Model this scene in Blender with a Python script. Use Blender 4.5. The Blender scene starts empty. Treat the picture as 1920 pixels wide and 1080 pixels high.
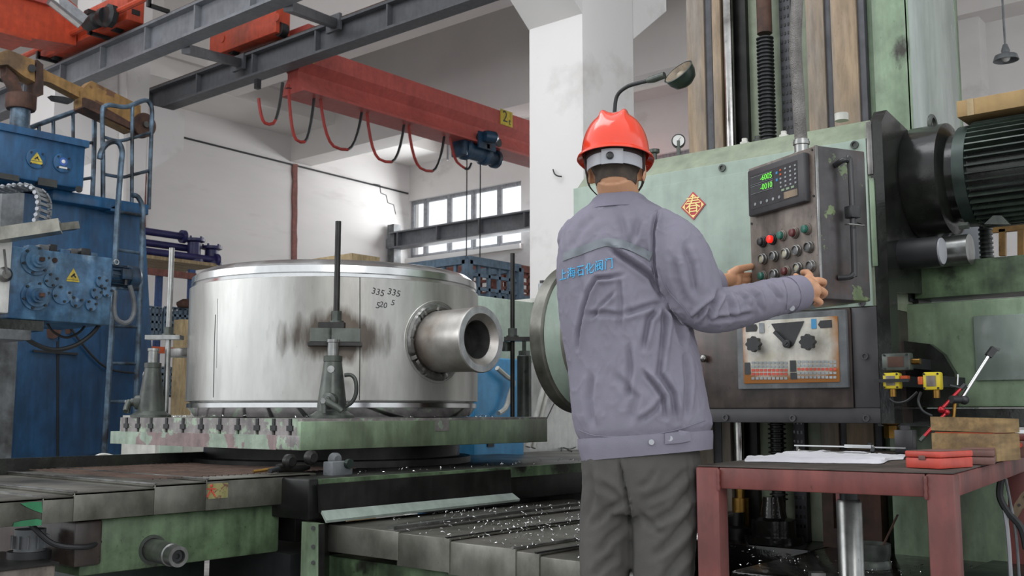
import bpy, bmesh, math, random
from mathutils import Vector, Matrix, noise
from mathutils.bvhtree import BVHTree
random.seed(7)
C = bpy.context.scene.collection
SC = bpy.context.scene
V = Vector
PI = math.pi
# ---------------------------------------------------------------- camera
CZ = 0.92
FPX = 1930.0
PITCH = math.atan(232 / FPX)
YAW = math.radians(40.1)
cam_d = bpy.data.cameras.new('camera')
cam = bpy.data.objects.new('camera', cam_d)
C.objects.link(cam)
cam.location = (0, 0, CZ)
cam.rotation_euler = (PI / 2 + PITCH, 0, YAW)
cam_d.sensor_width = 36
cam_d.lens = FPX / 1920 * 36
cam_d.clip_end = 200
cam_d.dof.use_dof = True
cam_d.dof.focus_distance = 3.7
cam_d.dof.aperture_fstop = 9
SC.camera = cam
RM = Matrix.Rotation(YAW, 3, 'Z') @ Matrix.Rotation(PI / 2 + PITCH, 3, 'X')
FH = V((-math.sin(YAW), math.cos(YAW), 0))
RH = V((math.cos(YAW), math.sin(YAW), 0))


def P(px, py, x=None, y=None, z=None, d=None):
    """point seen at a pixel of the 1920x1080 photograph, on a plane x, y or z, or at a ground depth d"""
    r = RM @ V(((px - 960) / FPX, (540 - py) / FPX, -1))
    if x is not None: t = x / r.x
    elif y is not None: t = y / r.y
    elif z is not None: t = (z - CZ) / r.z
    else: t = d / r.dot(FH)
    return V((0, 0, CZ)) + r * t


# ---------------------------------------------------------------- world, lights, exposure
w = bpy.data.worlds.new('sky')
SC.world = w
w.use_nodes = True
bgn = w.node_tree.nodes['Background']
bgn.inputs[0].default_value = (0.93, 0.965, 1.0, 1)
bgn.inputs[1].default_value = 1.35


def area(name, loc, target, sx, sy, power, col=(1, 1, 1)):
    l = bpy.data.lights.new(name, 'AREA')
    l.shape = 'RECTANGLE'; l.size = sx; l.size_y = sy; l.energy = power; l.color = col
    o = bpy.data.objects.new(name, l); C.objects.link(o)
    o.location = loc
    o.rotation_euler = (V(target) - V(loc)).to_track_quat('-Z', 'Y').to_euler()
    return o


# daylight at back windows and unseen side windows, plus an unseen area light overhead
area('overhead_area_light', (-4.5, 1.5, 7.0), (-4.2, 3.4, 0), 6, 2.2, 170, (0.97, 0.98, 1))
area('back_window_light', (-12.0, 15.3, 4.8), (-12.2, 7, 3.2), 7, 1.2, 330, (0.95, 0.98, 1))
area('left_window_light', (-11, -5, 4.5), (-5, 5, 1.5), 7, 3, 230, (0.97, 0.985, 1))
area('right_window_light', (5.5, -3, 4.2), (-.5, 4.5, 1.2), 5, 2.2, 170, (1, .99, .97))
SC.view_settings.view_transform = 'Standard'
SC.view_settings.look = 'None'
SC.view_settings.gamma = 1
SC.view_settings.use_curve_mapping = False
SC.view_settings.exposure = -0.1


# ---------------------------------------------------------------- materials
def lin(h, k=1.0):
    h = h.lstrip('#')
    c = [int(h[i:i + 2], 16) / 255 for i in (0, 2, 4)]
    return tuple((((v / 12.92) if v <= .04045 else ((v + .055) / 1.055) ** 2.4) * k) for v in c) + (1,)


MATS = {}


def M(name, col, rough=.5, metal=0.0, var=.18, sc=2.5, col2=None, thr=.6, sc2=5, soft=.03, stretch=(1, 1, 1), grime=None, gthr=.5,
      bump=0.0, bsc=60, coat=0, emit=None, es=1, spec=None, trans=0, dirt=.2):
    m = bpy.data.materials.new(name)
    m.use_nodes = True
    nt = m.node_tree; N = nt.nodes; L = nt.links
    b = N['Principled BSDF']
    b.inputs['Metallic'].default_value = metal
    b.inputs['Coat Weight'].default_value = coat
    b.inputs['Coat Roughness'].default_value = .12
    if spec is not None: b.inputs['Specular IOR Level'].default_value = spec
    if trans: b.inputs['Transmission Weight'].default_value = trans
    tc = N.new('ShaderNodeTexCoord'); mp = N.new('ShaderNodeMapping')
    mp.inputs['Scale'].default_value = stretch
    L.new(tc.outputs['Object'], mp.inputs[0])

    def nz(s, det=5, off=0):
        n = N.new('ShaderNodeTexNoise'); n.inputs['Scale'].default_value = s; n.inputs['Detail'].default_value = det
        n.inputs['Roughness'].default_value = .6
        if off:
            a = N.new('ShaderNodeVectorMath'); a.inputs[1].default_value = (off, off * .7, off * 1.3)
            L.new(mp.outputs[0], a.inputs[0]); L.new(a.outputs[0], n.inputs['Vector'])
        else:
            L.new(mp.outputs[0], n.inputs['Vector'])
        return n.outputs['Fac']

    def mr(src, a, bb, c, d):
        n = N.new('ShaderNodeMapRange'); n.inputs[1].default_value = a; n.inputs[2].default_value = bb
        n.inputs[3].default_value = c; n.inputs[4].default_value = d
        L.new(src, n.inputs[0]); return n.outputs[0]

    def mix(fac, c1, c2, mode='MIX'):
        n = N.new('ShaderNodeMix'); n.data_type = 'RGBA'; n.blend_type = mode
        if isinstance(fac, float): n.inputs[0].default_value = fac
        else: L.new(fac, n.inputs[0])
        for i, c in ((6, c1), (7, c2)):
            if isinstance(c, tuple): n.inputs[i].default_value = c
            else: L.new(c, n.inputs[i])
        return n.outputs[2]
    base = lin(col)
    n1 = nz(sc)
    dk = tuple(v * (1 - var) for v in base[:3]) + (1,)
    lt = tuple(min(1, v * (1 + var)) for v in base[:3]) + (1,)
    colr = mix(mr(n1, .3, .7, 0, 1), dk, lt)
    if grime:
        colr = mix(mr(nz(sc2 * .6, 8, 5.1), gthr - .04, gthr + .12, 0, .9), colr, lin(grime))
    if col2:
        colr = mix(mr(nz(sc2, 8, 9.3), thr - (.055 if thr > .6 else 0), thr - (.055 if thr > .6 else 0) + soft, 0, 1), colr, lin(col2))
    if dirt and not emit and var > 0:
        # handling dirt: fine mottling, vertical runs and small dark specks
        mo = mr(nz(11, 10, 3.7), .36, .64, 1 - dirt * 1.5, 1 + dirt * .35)
        sm = N.new('ShaderNodeMapping'); sm.inputs['Scale'].default_value = (14, 14, 1.1); L.new(tc.outputs['Object'], sm.inputs[0])
        sn = N.new('ShaderNodeTexNoise'); sn.inputs['Scale'].default_value = 1.6; sn.inputs['Detail'].default_value = 6; L.new(sm.outputs[0], sn.inputs['Vector'])
        run = mr(sn.outputs['Fac'], .42, .68, 1 + dirt * .1, 1 - dirt * 1.1)
        sp = mr(nz(75, 3, 8.8), .66, .72, 1, 1 - dirt * 1.6)
        m1 = N.new('ShaderNodeMath'); m1.operation = 'MULTIPLY'; L.new(mo, m1.inputs[0]); L.new(run, m1.inputs[1])
        m2 = N.new('ShaderNodeMath'); m2.operation = 'MULTIPLY'; L.new(m1.outputs[0], m2.inputs[0]); L.new(sp, m2.inputs[1])
        cb = N.new('ShaderNodeCombineColor')
        for i in range(3): L.new(m2.outputs[0], cb.inputs[i])
        colr = mix(1.0, colr, cb.outputs[0], 'MULTIPLY')
    L.new(colr, b.inputs['Base Color'])
    L.new(mr(n1, .3, .7, max(.03, rough - .09), min(1, rough + .09)), b.inputs['Roughness'])
    if bump:
        bp = N.new('ShaderNodeBump'); bp.inputs['Strength'].default_value = bump; bp.inputs['Distance'].default_value = .01
        L.new(nz(bsc, 4, 2.2), bp.inputs['Height']); L.new(bp.outputs[0], b.inputs['Normal'])
    if emit:
        b.inputs['Emission Color'].default_value = lin(emit); b.inputs['Emission Strength'].default_value = es
    MATS[name] = m
    return m


def extra(m, fn):
    """insert a colour step before Base Color: fn(N, L, tc_output, colour_output) -> colour_output"""
    nt = m.node_tree; N = nt.nodes; L = nt.links; b = N['Principled BSDF']
    src = b.inputs['Base Color'].links[0].from_socket
    tc = [n for n in N if n.type == 'TEX_COORD'][0]
    L.new(fn(N, L, tc.outputs['Object'], src), b.inputs['Base Color'])


wallm = M('white_plaster', '#d6d3d1', .85, var=.05, sc=1.2, grime='#b9b4b1', gthr=.6, sc2=1.6, stretch=(1, .35, 1.6), bump=.12, bsc=14, dirt=0.0)
pilm = M('pillar_plaster', '#dcd9d7', .8, var=.03, sc=1.5, grime='#bcb8b4', gthr=.6, sc2=2.2, bump=.12, bsc=10, dirt=0.0)
ceilm = M('ceiling_plaster', '#dedbd8', .9, var=.05, sc=.7, dirt=0.0)
beamc = M('beam_plaster', '#dcd8d5', .9, var=.05, sc=1, dirt=0.0)
floorm = M('floor_concrete', '#a3a19e', .55, var=.25, sc=2, grime='#5b5956', sc2=2)
redline = M('rust_primer', '#7e5048', .8, var=.2, sc=8)
steelg = M('grey_beam_paint', '#7d8085', .5, var=.1, sc=2, grime='#6c6f74', sc2=1.5, dirt=0.1)
steeld = M('dark_beam_paint', '#66686c', .55, var=.1, sc=2, dirt=0.1)
railr = M('rusty_rail', '#5f4a40', .6, .3, var=.3, sc=6)
orange = M('orange_crane_paint', '#c24a2c', .5, var=.12, sc=1.5, grime='#99442c', gthr=.58, sc2=2, dirt=0.14)
redcr = M('red_crane_paint', '#b1524a', .5, var=.08, sc=1.5, grime='#96443e', gthr=.6, sc2=2, dirt=0.1)
blackm = M('black_rubber', '#222325', .5, var=.2)
cabler = M('red_cable', '#a8362e', .5, var=.15)
bluem = M('blue_machine_paint', '#255c88', .38, var=.2, sc=1.6, grime='#1f3f60', gthr=.5, sc2=1.8, stretch=(1, 1, .5), col2='#2a3c50', thr=.72)
bluel = M('worn_blue_paint', '#517796', .35, var=.25, sc=4, grime='#2f5578', gthr=.5, sc2=5, col2='#7c97ad', thr=.64, soft=.1, bump=.15, bsc=30, dirt=0.3)
blued = M('dark_blue_motor', '#23445f', .4, var=.25, sc=6, grime='#161e28', sc2=6)
greym = M('grey_machine_paint', '#6f7376', .5, var=.15, sc=4, grime='#3c3c3b', sc2=4)
tubem = M('worn_tube_steel', '#5f7486', .4, .5, var=.3, sc=8, grime='#2b2d30', sc2=8)
brownj = M('ochre_jib_paint', '#93703f', .6, var=.2, sc=3, grime='#5a4633', gthr=.52, sc2=4, col2='#6a4a33', thr=.66)
rustm = M('rusty_steel', '#5b4035', .75, .2, var=.3, sc=8, grime='#332823', sc2=7)
green = M('pale_green_enamel', '#97a79b', .4, var=.06, sc=1.2, grime='#85968a', gthr=.6, sc2=2, col2='#56685a', thr=.76, soft=.01, dirt=0.09)
olive = M('olive_green_enamel', '#868f7a', .45, var=.08, sc=2, grime='#76856a', gthr=.55, sc2=2, col2='#3d443a', thr=.76, soft=.01, dirt=0.14)
greenw = M('worn_green_enamel', '#82977c', .38, var=.13, sc=3, grime='#65705a', gthr=.5, sc2=3, col2='#39362f', thr=.66, soft=.06, stretch=(1, 1, .6), bump=.1, bsc=25, dirt=0.2)
greeng = M('green_grey_enamel', '#98a49c', .22, var=.08, sc=2, grime='#6c7770', gthr=.5, sc2=1.6, stretch=(1, 1, .4), coat=.4, dirt=0.1)
greent = M('oily_green_enamel', '#62785a', .35, var=.2, sc=4, grime='#3d4a36', gthr=.5, sc2=4, col2='#2b2a26', thr=.62, soft=.08, dirt=0.3)
chipm = M('chipped_green_and_primer', '#98a897', .5, var=.08, sc=4, col2='#8e7a79', thr=.5, sc2=3.2, soft=.01, bump=.2, bsc=20, dirt=0.2)
primer = M('bare_primer_grey', '#8d8786', .5, var=.12, sc=6, col2='#9fb09b', thr=.55, sc2=16, soft=.02, bump=.2, bsc=30, dirt=0.25)
castm = M('cast_iron_green', '#575d57', .38, .35, var=.15, sc=8, grime='#3a3d3a', sc2=8)
darks = M('dark_oiled_steel', '#2f2e2d', .35, .5, var=.3, sc=5, grime='#191919', sc2=4)
darkb = M('dark_brown_enamel', '#453c38', .3, var=.2, sc=3, grime='#5b3b31', gthr=.55, sc2=2.2, col2='#2c2a29', thr=.62, soft=.1, dirt=0.3)
blackg = M('black_glossy_enamel', '#1d1e1d', .22, var=.3, sc=5, grime='#2c3029', sc2=4, bump=.1, bsc=30)
steel = M('brushed_steel', '#9a9b99', .32, .9, var=.12, sc=4, grime='#6d6a66', sc2=5)
steelp = M('polished_steel', '#cfd0d0', .2, 1, var=.05, sc=6, dirt=0.04)
chrome = M('chromed_steel', '#b9b7b4', .16, 1, var=.08, sc=6, grime='#7a7673', sc2=5, dirt=0.15)
cover = M('way_cover_steel', '#85847c', .36, .6, var=.15, sc=3, grime='#4b4a42', gthr=.5, sc2=4, stretch=(1, 1, .7), dirt=0.12)
covert = M('way_cover_top', '#6c6a63', .42, .6, var=.2, sc=3, grime='#37352f', gthr=.5, sc2=2.5, dirt=0.12)
tanst = M('tan_slideway', '#96826a', .45, .25, var=.12, sc=3, grime='#7c756d', gthr=.5, sc2=2, stretch=(3, 3, .5))
greyst = M('grey_slideway', '#4e4e52', .5, .3, var=.1, sc=3)
hosem = M('braided_steel_hose', '#85827e', .4, .7, var=.2, sc=30, bump=.6, bsc=220)
panelm = M('grimy_control_steel', '#8a8179', .45, .2, var=.15, sc=5, grime='#57493f', gthr=.48, sc2=4, stretch=(1, 1, .7), dirt=0.34)
boxm = M('dark_box_enamel', '#454142', .36, var=.15, sc=4, grime='#54382d', gthr=.55, sc2=7, col2='#6f7f58', thr=.555, soft=.01, dirt=0.3)
bezelm = M('dro_bezel', '#3c3b3e', .4, var=.06, dirt=0.12)
screenm = M('dro_face', '#333236', .25, var=.05)
redbench = M('red_bench_paint', '#763e39', .5, var=.1, sc=4, grime='#6f3a38', gthr=.55, sc2=5, stretch=(1, 1, .5), dirt=0.24)
benchtop = M('dirty_bench_top', '#544943', .6, var=.2, sc=6, grime='#3d3531', sc2=8)
redbox = M('red_plastic', '#c24a3c', .45, var=.08, sc=5, grime='#8c433a', gthr=.6, sc2=6, dirt=0.14)
redtop = M('dusty_red_plastic', '#75524b', .6, var=.12, sc=6)
woodm = M('varnished_wood', '#957a50', .5, var=.15, sc=4, stretch=(6, 1, 6), grime='#7a6140', sc2=4, dirt=0.2)
plank = M('raw_plank', '#a28e6b', .7, var=.2, sc=5, stretch=(1, 6, 1))
cardm = M('brown_cardboard', '#9d8257', .7, var=.06, sc=4, dirt=0.1)
cloth = M('white_cloth', '#d4d2d8', .8, var=.06, sc=6, dirt=0.04)
white = M('white_paint', '#d8d8d4', .5, var=.05, dirt=0.1)
yellow = M('yellow_plastic', '#d8c22c', .4, var=.08, sc=10, dirt=0.1)
dullyellow = M('dull_yellow_plate', '#96915f', .5, var=.1, col2='#7d5a4a', thr=.56, sc2=60)
yellowp = M('yellow_plate', '#c9b23c', .5, var=.05)
orangep = M('orange_plastic', '#cf5a2a', .4, var=.08)
redp = M('red_anodised', '#a8202a', .25, .4, var=.08, dirt=0.05)
brass = M('brass', '#8f6d35', .35, .9, var=.15)
blk = M('black_plastic', '#2a2b2d', .4, var=.1)
helm = M('red_orange_helmet', '#e63a16', .12, dirt=.03, var=.04, sc=3, coat=.6)
jackm = M('grey_violet_twill', '#83808d', .85, var=.05, sc=5, bump=.25, bsc=500, spec=.2, dirt=0.04)
jackd = M('grey_violet_twill_trim', '#807d8b', .85, var=.05, sc=5, bump=.25, bsc=500, spec=.2, dirt=0.04)
trous = M('charcoal_twill', '#575553', .9, var=.08, sc=4, bump=.25, bsc=500, spec=.2, dirt=0.06)
stripe = M("grey_green_stripe", "#767c82", .6, var=.03, dirt=0.05)
skin = M('skin', '#c0906f', .5, var=.07, sc=14, bump=.08, bsc=120, dirt=0.03)
skin.node_tree.nodes['Principled BSDF'].inputs['Subsurface Weight'].default_value = .08
hairm = M('cropped_black_hair', '#463c34', .8, var=.4, sc=60, dirt=0.1)
strapd = M('dark_brown_strap', '#2d201d', .7, var=.1)
greyp = M('grey_plastic', '#a4a6ac', .4, var=.05, dirt=0.05)
textb = M('sky_blue_print', '#4fb2e2', .6, var=.03, dirt=0.03)
goldm = M('gold_foil', '#e2cf86', .35, .1, var=.08, sc=30, dirt=0.05)
redfoil = M('red_foil', '#b8323c', .4, var=.08, sc=30, dirt=0.1)
pvcw = M('pvc_white', '#c9c8c0', .5, var=.05, dirt=0.12)
paleg = M('pale_green_cabinet', '#b5c6b8', .5, var=.06, sc=2, grime='#9fae9f', sc2=3, dirt=0.1)
bluecab = M('bright_blue_cabinet', '#3f8fc0', .4, var=.1, sc=2, dirt=0.12)
purple = M('purple_blue_pipe', '#2c2b5e', .4, var=.15)
crate = M('slate_blue_crate', '#63788a', .6, var=.12)
rackb = M('blue_rack', '#2c4f86', .5, var=.1)
brownc = M('red_brown_cage', '#7c4a40', .6, var=.15)
greend = M('dark_green_lamp', '#2f3b36', .35, .3, var=.2, sc=8)
lampin = M('lamp_reflector', '#a39684', .5, .2, var=.3, sc=8)
glassm = M('clear_glass', '#ffffff', .03, var=0)
glassm.node_tree.nodes['Principled BSDF'].inputs['Transmission Weight'].default_value = 1
digit = M('green_digits', '#59c83a', .5, emit='#6fe045', es=.7, var=0)
redlamp = M('lit_red_button', '#e02018', .3, emit='#ff2a1c', es=.8, var=0)
oilm = M('oily_black_base', '#1f1e1d', .16, .3, var=.4, sc=6, grime='#2f2b27', sc2=6, bump=.3, bsc=12)
wframe = M('window_frame_grey', '#94969a', .5, var=.05)
greyprint = M('grey_print', '#9aa0a2', .6, var=.1, sc=40)
redprint = M('red_print', '#c8503f', .6, var=.15, sc=30)
blackprint = M('black_print', '#37383a', .6, var=.1)
bluesign = M('blue_sign', '#3d63b0', .5, var=.05)


# ---------------------------------------------------------------- geometry helper
def frame_of(d):
    d = d.normalized()
    a = V((0, 0, 1)) if abs(d.z) < .95 else V((1, 0, 0))
    u = a.cross(d).normalized()
    return u, d.cross(u).normalized()


class G:
    def __init__(s): s.bm = bmesh.new()

    def box(s, x0, x1, y0, y1, z0, z1, bv=0):
        vs = [s.bm.verts.new((x, y, z)) for x in (min(x0, x1), max(x0, x1)) for y in (min(y0, y1), max(y0, y1)) for z in (min(z0, z1), max(z0, z1))]
        fs = [s.bm.faces.new([vs[i] for i in f]) for f in ((0, 1, 3, 2), (4, 6, 7, 5), (0, 4, 5, 1), (2, 3, 7, 6), (0, 2, 6, 4), (1, 5, 7, 3))]
        if bv:
            es = {e for f in fs for e in f.edges}
            bmesh.ops.bevel(s.bm, geom=list(es), offset=bv, segments=2, affect='EDGES', profile=.5)
        return s

    def hexa(s, p):
        """eight corners: four of one face in order, then the four opposite ones"""
        vs = [s.bm.verts.new(v) for v in p]
        for f in ((3, 2, 1, 0), (4, 5, 6, 7), (0, 1, 5, 4), (1, 2, 6, 5), (2, 3, 7, 6), (3, 0, 4, 7)):
            s.bm.faces.new([vs[i] for i in f])
        return s

    def bar(s, a, b, w, h, up=None):
        a = V(a); b = V(b); d = (b - a).normalized()
        up = V(up) if up else (V((0, 0, 1)) if abs(d.z) < .9 else V((0, 1, 0)))
        u = d.cross(up).normalized(); v = u.cross(d).normalized()
        c = [(-w / 2, -h / 2), (w / 2, -h / 2), (w / 2, h / 2), (-w / 2, h / 2)]
        return s.hexa([a + u * i + v * j for i, j in c] + [b + u * i + v * j for i, j in c])

    def cyl(s, a, b, r, r2=None, n=20):
        return s.tube([a, b], [r, r if r2 is None else r2], n)

    def tube(s, pts, r, n=8, close=False, sub=0):
        pts = [V(p) for p in pts]
        if sub and len(pts) > 2:
            pts = spline(pts, sub)
        rs = r if isinstance(r, (list, tuple)) else [r] * len(pts)
        if len(rs) != len(pts):
            k = len(rs) - 1
            rs = [rs[min(k, int(i * k / (len(pts) - 1)))] + (rs[min(k, int(i * k / (len(pts) - 1)) + 1)] - rs[min(k, int(i * k / (len(pts) - 1)))]) * ((i * k / (len(pts) - 1)) % 1) for i in range(len(pts))]
        rings = []; u = None
        for i, p in enumerate(pts):
            if close: d = pts[(i + 1) % len(pts)] - pts[i - 1]
            else: d = pts[min(i + 1, len(pts) - 1)] - pts[max(i - 1, 0)]
            d.normalize()
            if u is None: u, v = frame_of(d)
            else:
                u = (u - d * u.dot(d)).normalized(); v = d.cross(u)
            rings.append([s.bm.verts.new(p + (u * math.cos(2 * PI * k / n) + v * math.sin(2 * PI * k / n)) * rs[i]) for k in range(n)])
        m = len(rings)
        for i in range(m if close else m - 1):
            A = rings[i]; B = rings[(i + 1) % m]
            for k in range(n):
                s.bm.faces.new((A[k], A[(k + 1) % n], B[(k + 1) % n], B[k]))
        if not close:
            s.bm.faces.new(rings[0][::-1]); s.bm.faces.new(rings[-1])
        return s

    def lathe(s, prof, o, ax=(0, 0, 1), n=40, closed=False):
        """prof: list of (radius, height) along the axis"""
        o = V(o); ax = V(ax).normalized(); u, v = frame_of(ax)
        rings = []
        for r, h in prof:
            c = o + ax * h
            if r < 1e-5: rings.append([s.bm.verts.new(c)])
            else: rings.append([s.bm.verts.new(c + (u * math.cos(2 * PI * k / n) + v * math.sin(2 * PI * k / n)) * r) for k in range(n)])
        seq = list(zip(rings, rings[1:])) + ([(rings[-1], rings[0])] if closed else [])
        for A, B in seq:
            for k in range(n):
                k2 = (k + 1) % n
                if len(A) == 1 and len(B) == 1: continue
                if len(A) == 1: s.bm.faces.new((A[0], B[k2], B[k]))
                elif len(B) == 1: s.bm.faces.new((A[k], A[k2], B[0]))
                else: s.bm.faces.new((A[k], A[k2], B[k2], B[k]))
        return s

    def prism(s, pts, off):
        """planar polygon of 3-D points pushed along off"""
        off = V(off)
        A = [s.bm.verts.new(V(p)) for p in pts]; B = [s.bm.verts.new(V(p) + off) for p in pts]
        n = len(A)
        s.bm.faces.new(A[::-1]); s.bm.faces.new(B)
        for k in range(n): s.bm.faces.new((A[k], A[(k + 1) % n], B[(k + 1) % n], B[k]))
        return s

    def ball(s, c, r, sc=(1, 1, 1), n=16, rot=None):
        mt = Matrix.Translation(V(c)) @ (rot.to_4x4() if rot else Matrix()) @ Matrix.Diagonal((r * sc[0], r * sc[1], r * sc[2], 1))
        bmesh.ops.create_uvsphere(s.bm, u_segments=n, v_segments=max(6, n // 2), radius=1, matrix=mt)
        return s


def spline(pts, sub):
    out = []
    n = len(pts)
    for i in range(n - 1):
        p0 = pts[max(i - 1, 0)]; p1 = pts[i]; p2 = pts[i + 1]; p3 = pts[min(i + 2, n - 1)]
        for k in range(sub):
            t = k / sub
            out.append(.5 * ((2 * p1) + (p2 - p0) * t + (2 * p0 - 5 * p1 + 4 * p2 - p3) * t * t + (3 * p1 - p0 - 3 * p2 + p3) * t ** 3))
    out.append(pts[-1])
    return out


WM = {}


def fin_mesh(bm, name, mat, inv=None, smooth=True):
    bmesh.ops.recalc_face_normals(bm, faces=bm.faces)
    if inv: bm.transform(inv)
    if smooth:
        for f in bm.faces: f.smooth = True
        for e in bm.edges:
            if len(e.link_faces) == 2 and e.calc_face_angle(0) > .6: e.smooth = False
    me = bpy.data.meshes.new(name)
    bm.to_mesh(me); bm.free()
    for m in (mat if isinstance(mat, list) else [mat]): me.materials.append(m)
    return me


def tagp(o, label=None, cat=None, group=None, kind=None):
    if label: o['label'] = label
    if cat: o['category'] = cat
    if group: o['group'] = group
    if kind: o['kind'] = kind
    return o


def part(name, g, mat, parent, label=None, kind=None):
    """a part (or sub-part) whose geometry was laid out in world coordinates (or in the thing's frame when its builder is local)"""
    me = fin_mesh(g.bm if isinstance(g, G) else g, name, mat, WM[parent.name].inverted())
    o = bpy.data.objects.new(name, me); C.objects.link(o)
    o.parent = parent; WM[o.name] = WM[parent.name]
    return tagp(o, label, kind=kind)


def thing(name, label, cat, loc=(0, 0, 0), rotz=0, group=None):
    o = bpy.data.objects.new(name, None); C.objects.link(o)
    o.empty_display_size = .1
    o.location = loc; o.rotation_euler = (0, 0, rotz)
    WM[o.name] = Matrix.Translation(V(loc)) @ Matrix.Rotation(rotz, 4, 'Z')
    return tagp(o, label, cat, group)


def solo(name, g, mat, label=None, cat=None, group=None, kind=None, smooth=True):
    bm = g.bm if isinstance(g, G) else g
    xs = [v.co.x for v in bm.verts]; ys = [v.co.y for v in bm.verts]; zs = [v.co.z for v in bm.verts]
    o0 = V(((min(xs) + max(xs)) / 2, (min(ys) + max(ys)) / 2, min(zs)))
    me = fin_mesh(bm, name, mat, Matrix.Translation(-o0), smooth)
    o = bpy.data.objects.new(name, me); C.objects.link(o); o.location = o0
    WM[o.name] = Matrix.Translation(o0)
    return tagp(o, label, cat, group, kind)


def struct(name, g, mat): return solo(name, g, mat, kind='structure')


def piece(src, parent, off):
    """another copy of a part, sharing its mesh, moved by off"""
    c = src.copy(); C.objects.link(c); c.parent = parent; c.location = V(src.location) + V(off); WM[c.name] = WM[parent.name]
    return c


def dup(root, loc, rotz=None, label=None, group=None):
    r = root.copy(); C.objects.link(r); r.location = loc
    if rotz is not None: r.rotation_euler = (0, 0, rotz)
    if label: r['label'] = label
    if group: r['group'] = group
    WM[r.name] = Matrix.Translation(V(loc)) @ Matrix.Rotation(r.rotation_euler[2], 4, 'Z')
    for ch in list(root.children):
        c = ch.copy(); C.objects.link(c); c.parent = r
        for gch in ch.children:
            d = gch.copy(); C.objects.link(d); d.parent = c
    return r


def text_bm(s, size, depth=.001, font_res=3):
    cu = bpy.data.curves.new('txt', 'FONT'); cu.body = s; cu.size = size; cu.extrude = depth; cu.resolution_u = font_res
    cu.align_x = 'CENTER'; cu.align_y = 'CENTER'
    o = bpy.data.objects.new('txt', cu); C.objects.link(o)
    dg = bpy.context.evaluated_depsgraph_get(); dg.update()
    me = bpy.data.meshes.new_from_object(o.evaluated_get(dg))
    bm = bmesh.new(); bm.from_mesh(me)
    bpy.data.objects.remove(o); bpy.data.meshes.remove(me)
    return bm


def text_part(name, s, size, o, right, up, mat, parent, depth=.001, bold=0, label=None):
    """raised lettering: its baseline runs along right, its height along up"""
    bm = text_bm(s, size, depth)
    right = V(right).normalized(); up = V(up).normalized(); nrm = right.cross(up)
    mt = Matrix((right, up, nrm)).transposed().to_4x4(); mt.translation = V(o)
    bm.transform(mt)
    g = G(); g.bm.free(); g.bm = bm
    return part(name, g, mat, parent, label)


def bolt(g, c, ax, r):
    """socket-head screw: a collar with a recess"""
    g.lathe([(0, 0), (r, 0), (r, r * .5), (r * .6, r * .5), (r * .6, r * .15), (0, r * .15)], c, ax, 14)


def solid(bm, th):
    bmesh.ops.recalc_face_normals(bm, faces=bm.faces)
    bm.normal_update()
    bmesh.ops.solidify(bm, geom=bm.faces[:], thickness=th)
# ================================================================ the hall
XW = -16.0; YB = 15.5; ZC = 7.7
struct('floor', G().box(-16.3, 5, -8, 15.8, -.2, 0), floorm)
struct('ceiling', G().box(-16.3, 5, 5.2, 15.8, ZC, ZC + .25), ceilm)
g = G().box(XW - .25, XW, -3, YB + .3, 0, ZC)
wl = struct('wall_left', g, wallm)
# shallow joints of the wall panels, and the two rust-primed strips
g = G()
g.bar(P(300, 247, x=XW + .01), P(765, 363, x=XW + .01), .03, .03)
part('panel_joint', g, blackm, wl)
g = G()
for a, b in (((700, 345), (712, 347)), ((712, 347), (714, 362)), ((714, 362), (724, 366)), ((724, 366), (727, 380)), ((727, 380), (738, 384)), ((738, 384), (742, 402))):
    g.bar(P(*a, x=XW + .004), P(*b, x=XW + .004), .012, .012)
part('plaster_crack', g, blackm, wl)


def ragged(px, y0, y1, wpx, k):
    """a strip of primer with a torn outline"""
    g = G(); n = 16; L = []; R = []
    for i in range(n + 1):
        y = y0 + (y1 - y0) * i / n
        L.append(P(px - wpx * (.5 + .25 * noise.noise(V((i * .7, k, 0)))) - .008 * (y - y0), y, x=XW))
        R.append(P(px + wpx * (.5 + .25 * noise.noise(V((i * .7, k + 9, 0)))) - .008 * (y - y0), y, x=XW))
    g.prism(L + R[::-1], (.03, 0, 0)); return g


struct('trim_1', ragged(552, 308, 560, 9, 1), redline)
struct('trim_2', ragged(268, 320, 560, 10, 4), redline)
# left wall: longitudinal beam under the ceiling and cross beams
zt = P(377, 213, x=XW).z
struct('trim_3', G().box(XW, XW + 1.3, 6, YB, zt, zt + .35), ceilm)
yb = P(545, 303, x=XW)
struct('trim_4', G().box(XW, -6.6, yb.y, yb.y + .5, yb.z, ZC), beamc)
struct('trim_5', G().box(XW, XW + 1.4, 8.6, YB, zt + .35, ZC), beamc)
yb2 = P(372, 213, x=XW)
struct('trim_6', G().box(XW, -3.6, yb2.y - .75, yb2.y - .1, zt + .02, ZC), beamc)
struct('trim_7', G().box(XW + 1.4, 5, YB - .55, YB, 6.55, ZC), beamc)
struct('trim_8', G().box(-3.6, 5, 9.4, 9.9, 6.75, ZC), beamc)
# back wall with window bands
zs = P(975, 456, y=YB).z; ztw = P(975, 338, y=YB).z
xa = P(767, 400, y=YB).x; xb = P(977, 400, y=YB).x; xc = P(1150, 400, y=YB).x; xd = P(1345, 400, y=YB).x
g = G()
g.box(XW - .25, 5, YB, YB + .3, 0, zs); g.box(XW - .25, 5, YB, YB + .3, ztw, ZC)
g.box(XW - .25, xa, YB, YB + .3, zs, ztw); g.box(xb, xc, YB, YB + .3, zs, ztw); g.box(xd, 5, YB, YB + .3, zs, ztw)
struct('wall_back', g, wallm)


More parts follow.
